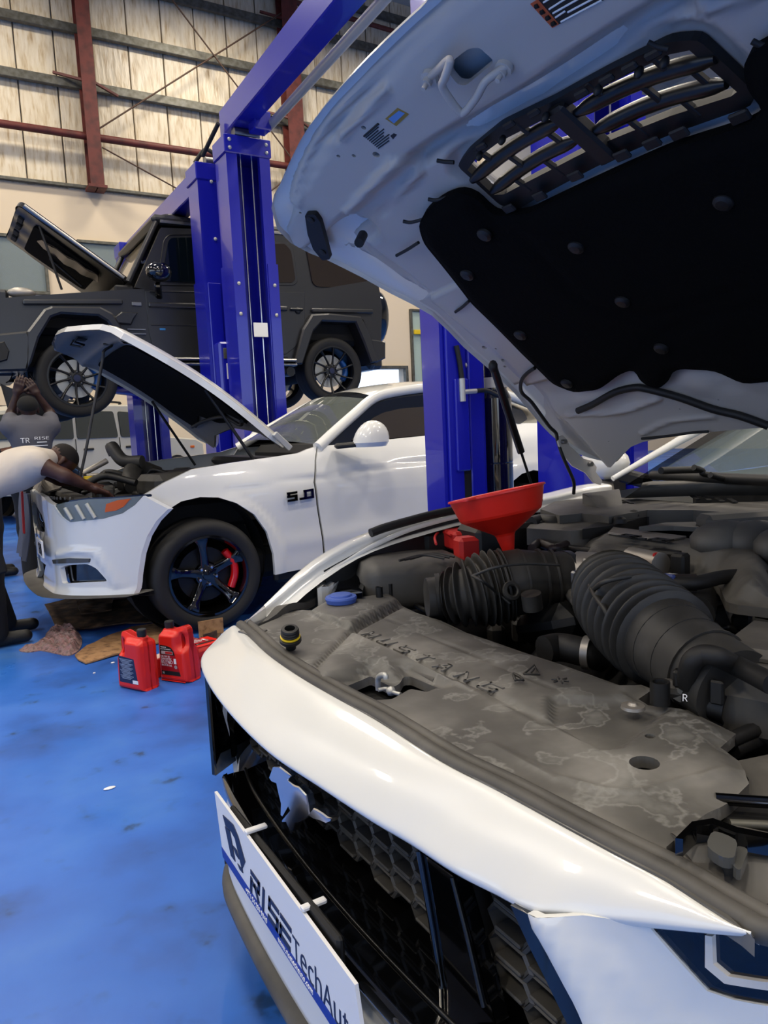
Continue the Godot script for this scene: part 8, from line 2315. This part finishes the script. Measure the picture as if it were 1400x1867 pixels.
func make_jug(called: String, label: String, at: Vector3, turn: float, back: bool) -> Node3D:
	var t := thing(called, label, "jug", "red oil jugs", "", at)
	t.rotation.y = turn
	var out := cr2(pv([-0.086, 0.0, 0.08, 0.0, 0.092, 0.012, 0.092, 0.06, 0.089, 0.12, 0.086, 0.18, 0.084, 0.235, 0.078, 0.272, 0.062, 0.286, 0.04, 0.284, 0.0, 0.272, -0.024, 0.266, -0.034, 0.268, -0.072, 0.268, -0.084, 0.25, -0.093, 0.225, -0.094, 0.15, -0.094, 0.012]), 2, true)
	var hole := PackedVector2Array()
	for k in 14: hole.append(Vector2(0.054, 0.215) + Vector2(cos(TAU * k / 14.0) * 0.011, sin(TAU * k / 14.0) * 0.04).rotated(0.06))
	var f := func(x: float, y: float, s: float) -> Vector3:
		var p := Vector2(x, y)
		var d := -sdf(p, out)
		var e := clampf(d / 0.022, 0.0, 1.0)
		var z := 0.03 + 0.03 * sqrt(1.0 - (1.0 - e) * (1.0 - e))
		var grip := sst(0.0, 0.05, x - 0.005) * sst(0.15, 0.2, y)
		z = lerpf(z, 0.016 + 0.010 * e, grip)
		z = lerpf(z, 0.02 + 0.014 * e, sst(0.235, 0.262, y))
		z -= 0.004 * exp(-pow(maxf(0.0, sdf(p, hole)) / 0.006, 2))
		return V(x, y, s * z)
	var b := B.new()
	for s in [1.0, -1.0]: sheet(b, out, [hole], 0.009, func(x, y): return f.call(x, y, s), 0.035, V(0, 0, -s))
	part(t, "jug_body", b, M.red_plastic)
	for y in [0.006, 0.024]: part(t, "base_rib", B.new().tube([V(-0.08, y, 0.058), V(0.075, y, 0.058)], 0.003, 6), M.red_plastic)
	part(t, "screw_cap", B.new().lathe(pv([0.022, 0.268, 0.022, 0.276, 0.024, 0.277, 0.024, 0.3, 0.022, 0.304, 0.001, 0.304]), Transform3D(Basis(), V(-0.053, 0, 0)), 22), M.black, "black ribbed screw cap")
	# front label
	var lab := func(name_: String, poly: PackedVector2Array, m: Material, s: float, h: float): part(t, name_, sheet(B.new(), poly, [], 0.02, func(x, y): return V(x, y, s * (0.0603 + h)), 0.0006, V(0, 0, -s)), m)
	lab.call("label_top", pv([-0.074, 0.142, 0.022, 0.142, 0.014, 0.166, 0.0, 0.182, -0.03, 0.19, -0.074, 0.192]), M.dark, 1.0, 0.0)
	lab.call("label_field", pv([-0.074, 0.058, 0.044, 0.058, 0.022, 0.142, -0.074, 0.142]), mat("label_red", Color(0.62, 0.06, 0.1), 0.4), 1.0, 0.0)
	lab.call("label_base", pv([-0.074, 0.036, 0.05, 0.036, 0.044, 0.058, -0.074, 0.058]), M.dark, 1.0, 0.0)
	lab.call("label_badge", pv([-0.066, 0.146, 0.008, 0.146, 0.008, 0.162, -0.066, 0.162]), mat("badge_pale", Color(0.75, 0.7, 0.7), 0.4), 1.0, 0.0004)
	lab.call("label_badge", pv([-0.04, 0.148, 0.006, 0.148, 0.006, 0.16, -0.04, 0.16]), M.red_cover, 1.0, 0.0008)
	lab.call("label_mark", pv([0.012, 0.098, 0.028, 0.098, 0.026, 0.126, 0.012, 0.126]), M.white_plain, 1.0, 0.0004)
	lab.call("label_mark", disc(Vector2(0.022, 0.082), 0.01, -1, 12), M.galv, 1.0, 0.0004)
	for q in [["SAE 5W-30", 0.013, -0.042, 0.134], ["SYNTHETIC", 0.014, -0.035, 0.121], ["BLEND", 0.025, -0.033, 0.105], ["MOTOR OIL", 0.013, -0.035, 0.088], ["5L", 0.014, -0.06, 0.047], ["HIGH PERFORMANCE", 0.007, -0.036, 0.172], ["PREMIUM", 0.008, -0.05, 0.182]]:
		var l := part(t, "lettering", lettering(q[0], q[1], 0.0006), M.white_plain)
		l.position = V(q[2], q[3], 0.0612)
	# back label
	lab.call("back_label", pv([-0.07, 0.036, 0.068, 0.036, 0.064, 0.172, -0.05, 0.165]), M.navy, -1.0, 0.0)
	for i in 15:
		var y := 0.155 - i * 0.007
		lab.call("print_line", rect(-0.04 + 0.012 * (i % 3), y, 0.058 - 0.006 * (i % 4), y + 0.003), mat("print_pale", Color(0.55, 0.6, 0.68), 0.6), -1.0, 0.0005)
	lab.call("barcode", rect(-0.07, 0.038, -0.03, 0.056), M.white_plain, -1.0, 0.0005)
	return t

func jugs():
	make_jug("oil_jug", "red oil jug with its front label towards the viewer, beside the wheel", V(0.965, 0, -3.76), atan2(-0.83, 0.55) + 0.0, false)
	make_jug("oil_jug", "red oil jug showing its dark blue back label, left of its twin", V(0.755, 0, -3.78), atan2(-0.88, 0.45) + PI, true)
	make_jug("oil_jug", "red oil jug mostly hidden behind the one with the front label", V(1.16, 0.07, -3.84), atan2(-0.6, 0.8) + 0.9, false).rotation.x = -PI / 2
	var t := thing("red_carton", "small red and white carton on the floor between the two red jugs", "box", "", "", V(0.89, 0, -3.9))
	part(t, "carton", B.new().box(V(0, 0.05, 0), V(0.09, 0.1, 0.07), Basis(Vector3.UP, 0.5), 0.003), M.red_cover)
	part(t, "carton_top", B.new().box(V(0, 0.101, 0), V(0.08, 0.003, 0.06), Basis(Vector3.UP, 0.5), 0.001), mat("carton_pale", Color(0.8, 0.7, 0.66), 0.7))

func floor_litter():
	var card := mat("cardboard", Color.WHITE, 0.9)
	tri_tex(card, noise(0.02, 61, [[0, Color(0.38, 0.27, 0.17)], [0.4, Color(0.6, 0.45, 0.3)], [1, Color(0.7, 0.54, 0.37)]], 256, 5), 3.0)
	var card2 := mat("cardboard_oily", Color.WHITE, 0.8)
	tri_tex(card2, noise(0.015, 63, [[0, Color(0.1, 0.075, 0.05)], [0.5, Color(0.26, 0.19, 0.13)], [1, Color(0.45, 0.34, 0.23)]], 256, 5), 2.5)
	var nz := FastNoiseLite.new()
	nz.seed = 7
	nz.frequency = 5.0
	var tA := part(self, "cardboard_sheet", sheet(B.new(), pv([0.566, -4.563, 0.566, -4.446, 0.592, -4.35, 0.792, -4.416, 1.068, -4.497, 1.228, -4.708, 1.186, -4.954, 0.979, -4.991, 0.777, -4.833, 0.661, -4.72]), [], 0.03, func(x, z): return V(x, 0.014 + 0.006 * nz.get_noise_2d(x, z), z), 0.008), card)
	tag(tA, "torn flat sheet of light brown cardboard on the floor behind the jugs", "cardboard")
	var tB := part(self, "cardboard_sheet", sheet(B.new(), pv([0.563, -5.934, 0.715, -6.019, 0.886, -6.1, 1.175, -6.087, 1.26, -5.858, 1.271, -5.433, 1.331, -5.072, 1.179, -4.924, 0.956, -5.046, 0.754, -5.081, 0.554, -5.218]), [], 0.04, func(x, z): return V(x, 0.03 + 0.03 * sst(-5.2, -5.7, z) + 0.01 * nz.get_noise_2d(x * 0.7, z), z), 0.008), card2)
	tag(tB, "dark oil-stained flattened cardboard box under the second car's nose", "cardboard")
	part(tB, "box_flap", sheet(B.new(), pv([0.767, -5.84, 1.046, -5.86, 0.93, -5.365, 0.728, -5.351]), [], 0.04, func(x, z): return V(x, 0.075 + 0.02 * nz.get_noise_2d(x, z + 3.0), z), 0.008), card2)
	var tC := thing("cardboard_box", "low torn cardboard box behind the jug with the front label", "cardboard", "", "", Vector3.ZERO)
	part(tC, "box_side", B.new().bar(Vector3(1.275, 0.05, -4.47), Vector3(1.433, 0.05, -4.467), 0.01, 0.1, Vector3.UP, 0.001), card)
	part(tC, "box_side", B.new().bar(Vector3(1.212, 0.05, -4.16), Vector3(1.304, 0.05, -4.198), 0.01, 0.1, Vector3.UP, 0.001), card2)
	part(tC, "box_base", sheet(B.new(), pv([1.32, -4.63, 1.483, -4.626, 1.361, -4.34, 1.256, -4.31]), [], 0.05, func(x, z): return V(x, 0.008, z), 0.008), card2)
	var rag := mat("rag_cloth", Color.WHITE, 0.95)
	tri_tex(rag, noise(0.03, 71, [[0.0, Color(0.3, 0.2, 0.2)], [0.35, Color(0.5, 0.4, 0.38)], [0.5, Color(0.62, 0.56, 0.52)], [0.65, Color(0.6, 0.4, 0.4)], [1.0, Color(0.75, 0.7, 0.66)]], 256, 4), 4.0)
	var nf := FastNoiseLite.new()
	nf.seed = 4
	nf.frequency = 7.0
	nf.fractal_octaves = 3
	nf.fractal_type = FastNoiseLite.FRACTAL_RIDGED
	var ro := cr2(pv([0.301, -4.934, 0.344, -4.841, 0.412, -4.827, 0.474, -4.707, 0.535, -4.602, 0.608, -4.679, 0.662, -4.93, 0.663, -5.193, 0.584, -5.261, 0.507, -5.292, 0.458, -5.103, 0.385, -5.01]), 3, true)
	var r := part(self, "rag", sheet(B.new(), ro, [], 0.012, func(x, z):
		var d := sst(0.0, 0.04, -sdf(Vector2(x, z), ro))
		return V(x, 0.006 + d * (0.018 + 0.022 * sst(0.42, 0.6, x)) * (0.7 + 1.1 * nf.get_noise_2d(x, z)), z), 0.006), rag)
	tag(r, "crumpled pink and grey rag on the blue floor beside the black shoes", "rag")
	var eo := cr2(pv([0.539, -5.687, 0.543, -5.238, 0.641, -5.508, 0.743, -5.829, 0.865, -6.88, 0.922, -7.936, 0.803, -7.569, 0.655, -6.595]), 3, true)
	r = part(self, "rag", sheet(B.new(), eo, [], 0.012, func(x, z):
		var d := clampf(-sdf(Vector2(x, z), eo) / 0.05, 0.0, 1.0)
		return V(x, 0.925 + d * 0.07 * (0.8 + 0.7 * nf.get_noise_2d(x, z)), z), 0.01), mat("rag_grey", Color(0.42, 0.4, 0.37), 0.95))
	tag(r, "crumpled grey rag lying on the second car's engine under the bending person", "rag")
	var cl := thing("fender_cloth", "grey cloth with a red strap hanging at the second car's grille", "cloth")
	var rows := []
	for i in 9:
		var line := PackedVector3Array()
		for k in 9:
			var z := -5.46 + 0.12 - 0.06 * k
			line.append(V(0.47 - 0.02 * i * 0.3 + 0.02 * sin(k * 1.7 + i * 0.4), 0.92 - i * 0.055, z))
		rows.append(line)
	part(cl, "cloth", shell(B.new(), rows, 0.006), mat("cloth_denim", Color(0.3, 0.32, 0.38), 0.95))
	part(cl, "red_strap", B.new().bar(V(0.43, 0.95, -5.2), V(0.42, 0.68, -5.24), 0.05, 0.012, V(1, 0, 0), 0.003), M.red_cover)
	for q in [[Vector3(0.408, 0, -2.715), 0.022, "small white paint blob on the blue floor left of the white nose"], [Vector3(0.723, 0, -4.28), 0.012, "tiny white paper scrap on the floor near the left oil jug"], [Vector3(0.602, 0, -4.153), 0.008, "tiny white crumb on the blue floor in front of the cardboard"]]:
		var o := part(self, "paper_scrap", B.new().ball(q[0] + V(0, 0.003, 0), V(q[1], 0.004, q[1] * 0.5), Basis(), 10), M.white_plain)
		tag(o, q[2], "scrap")
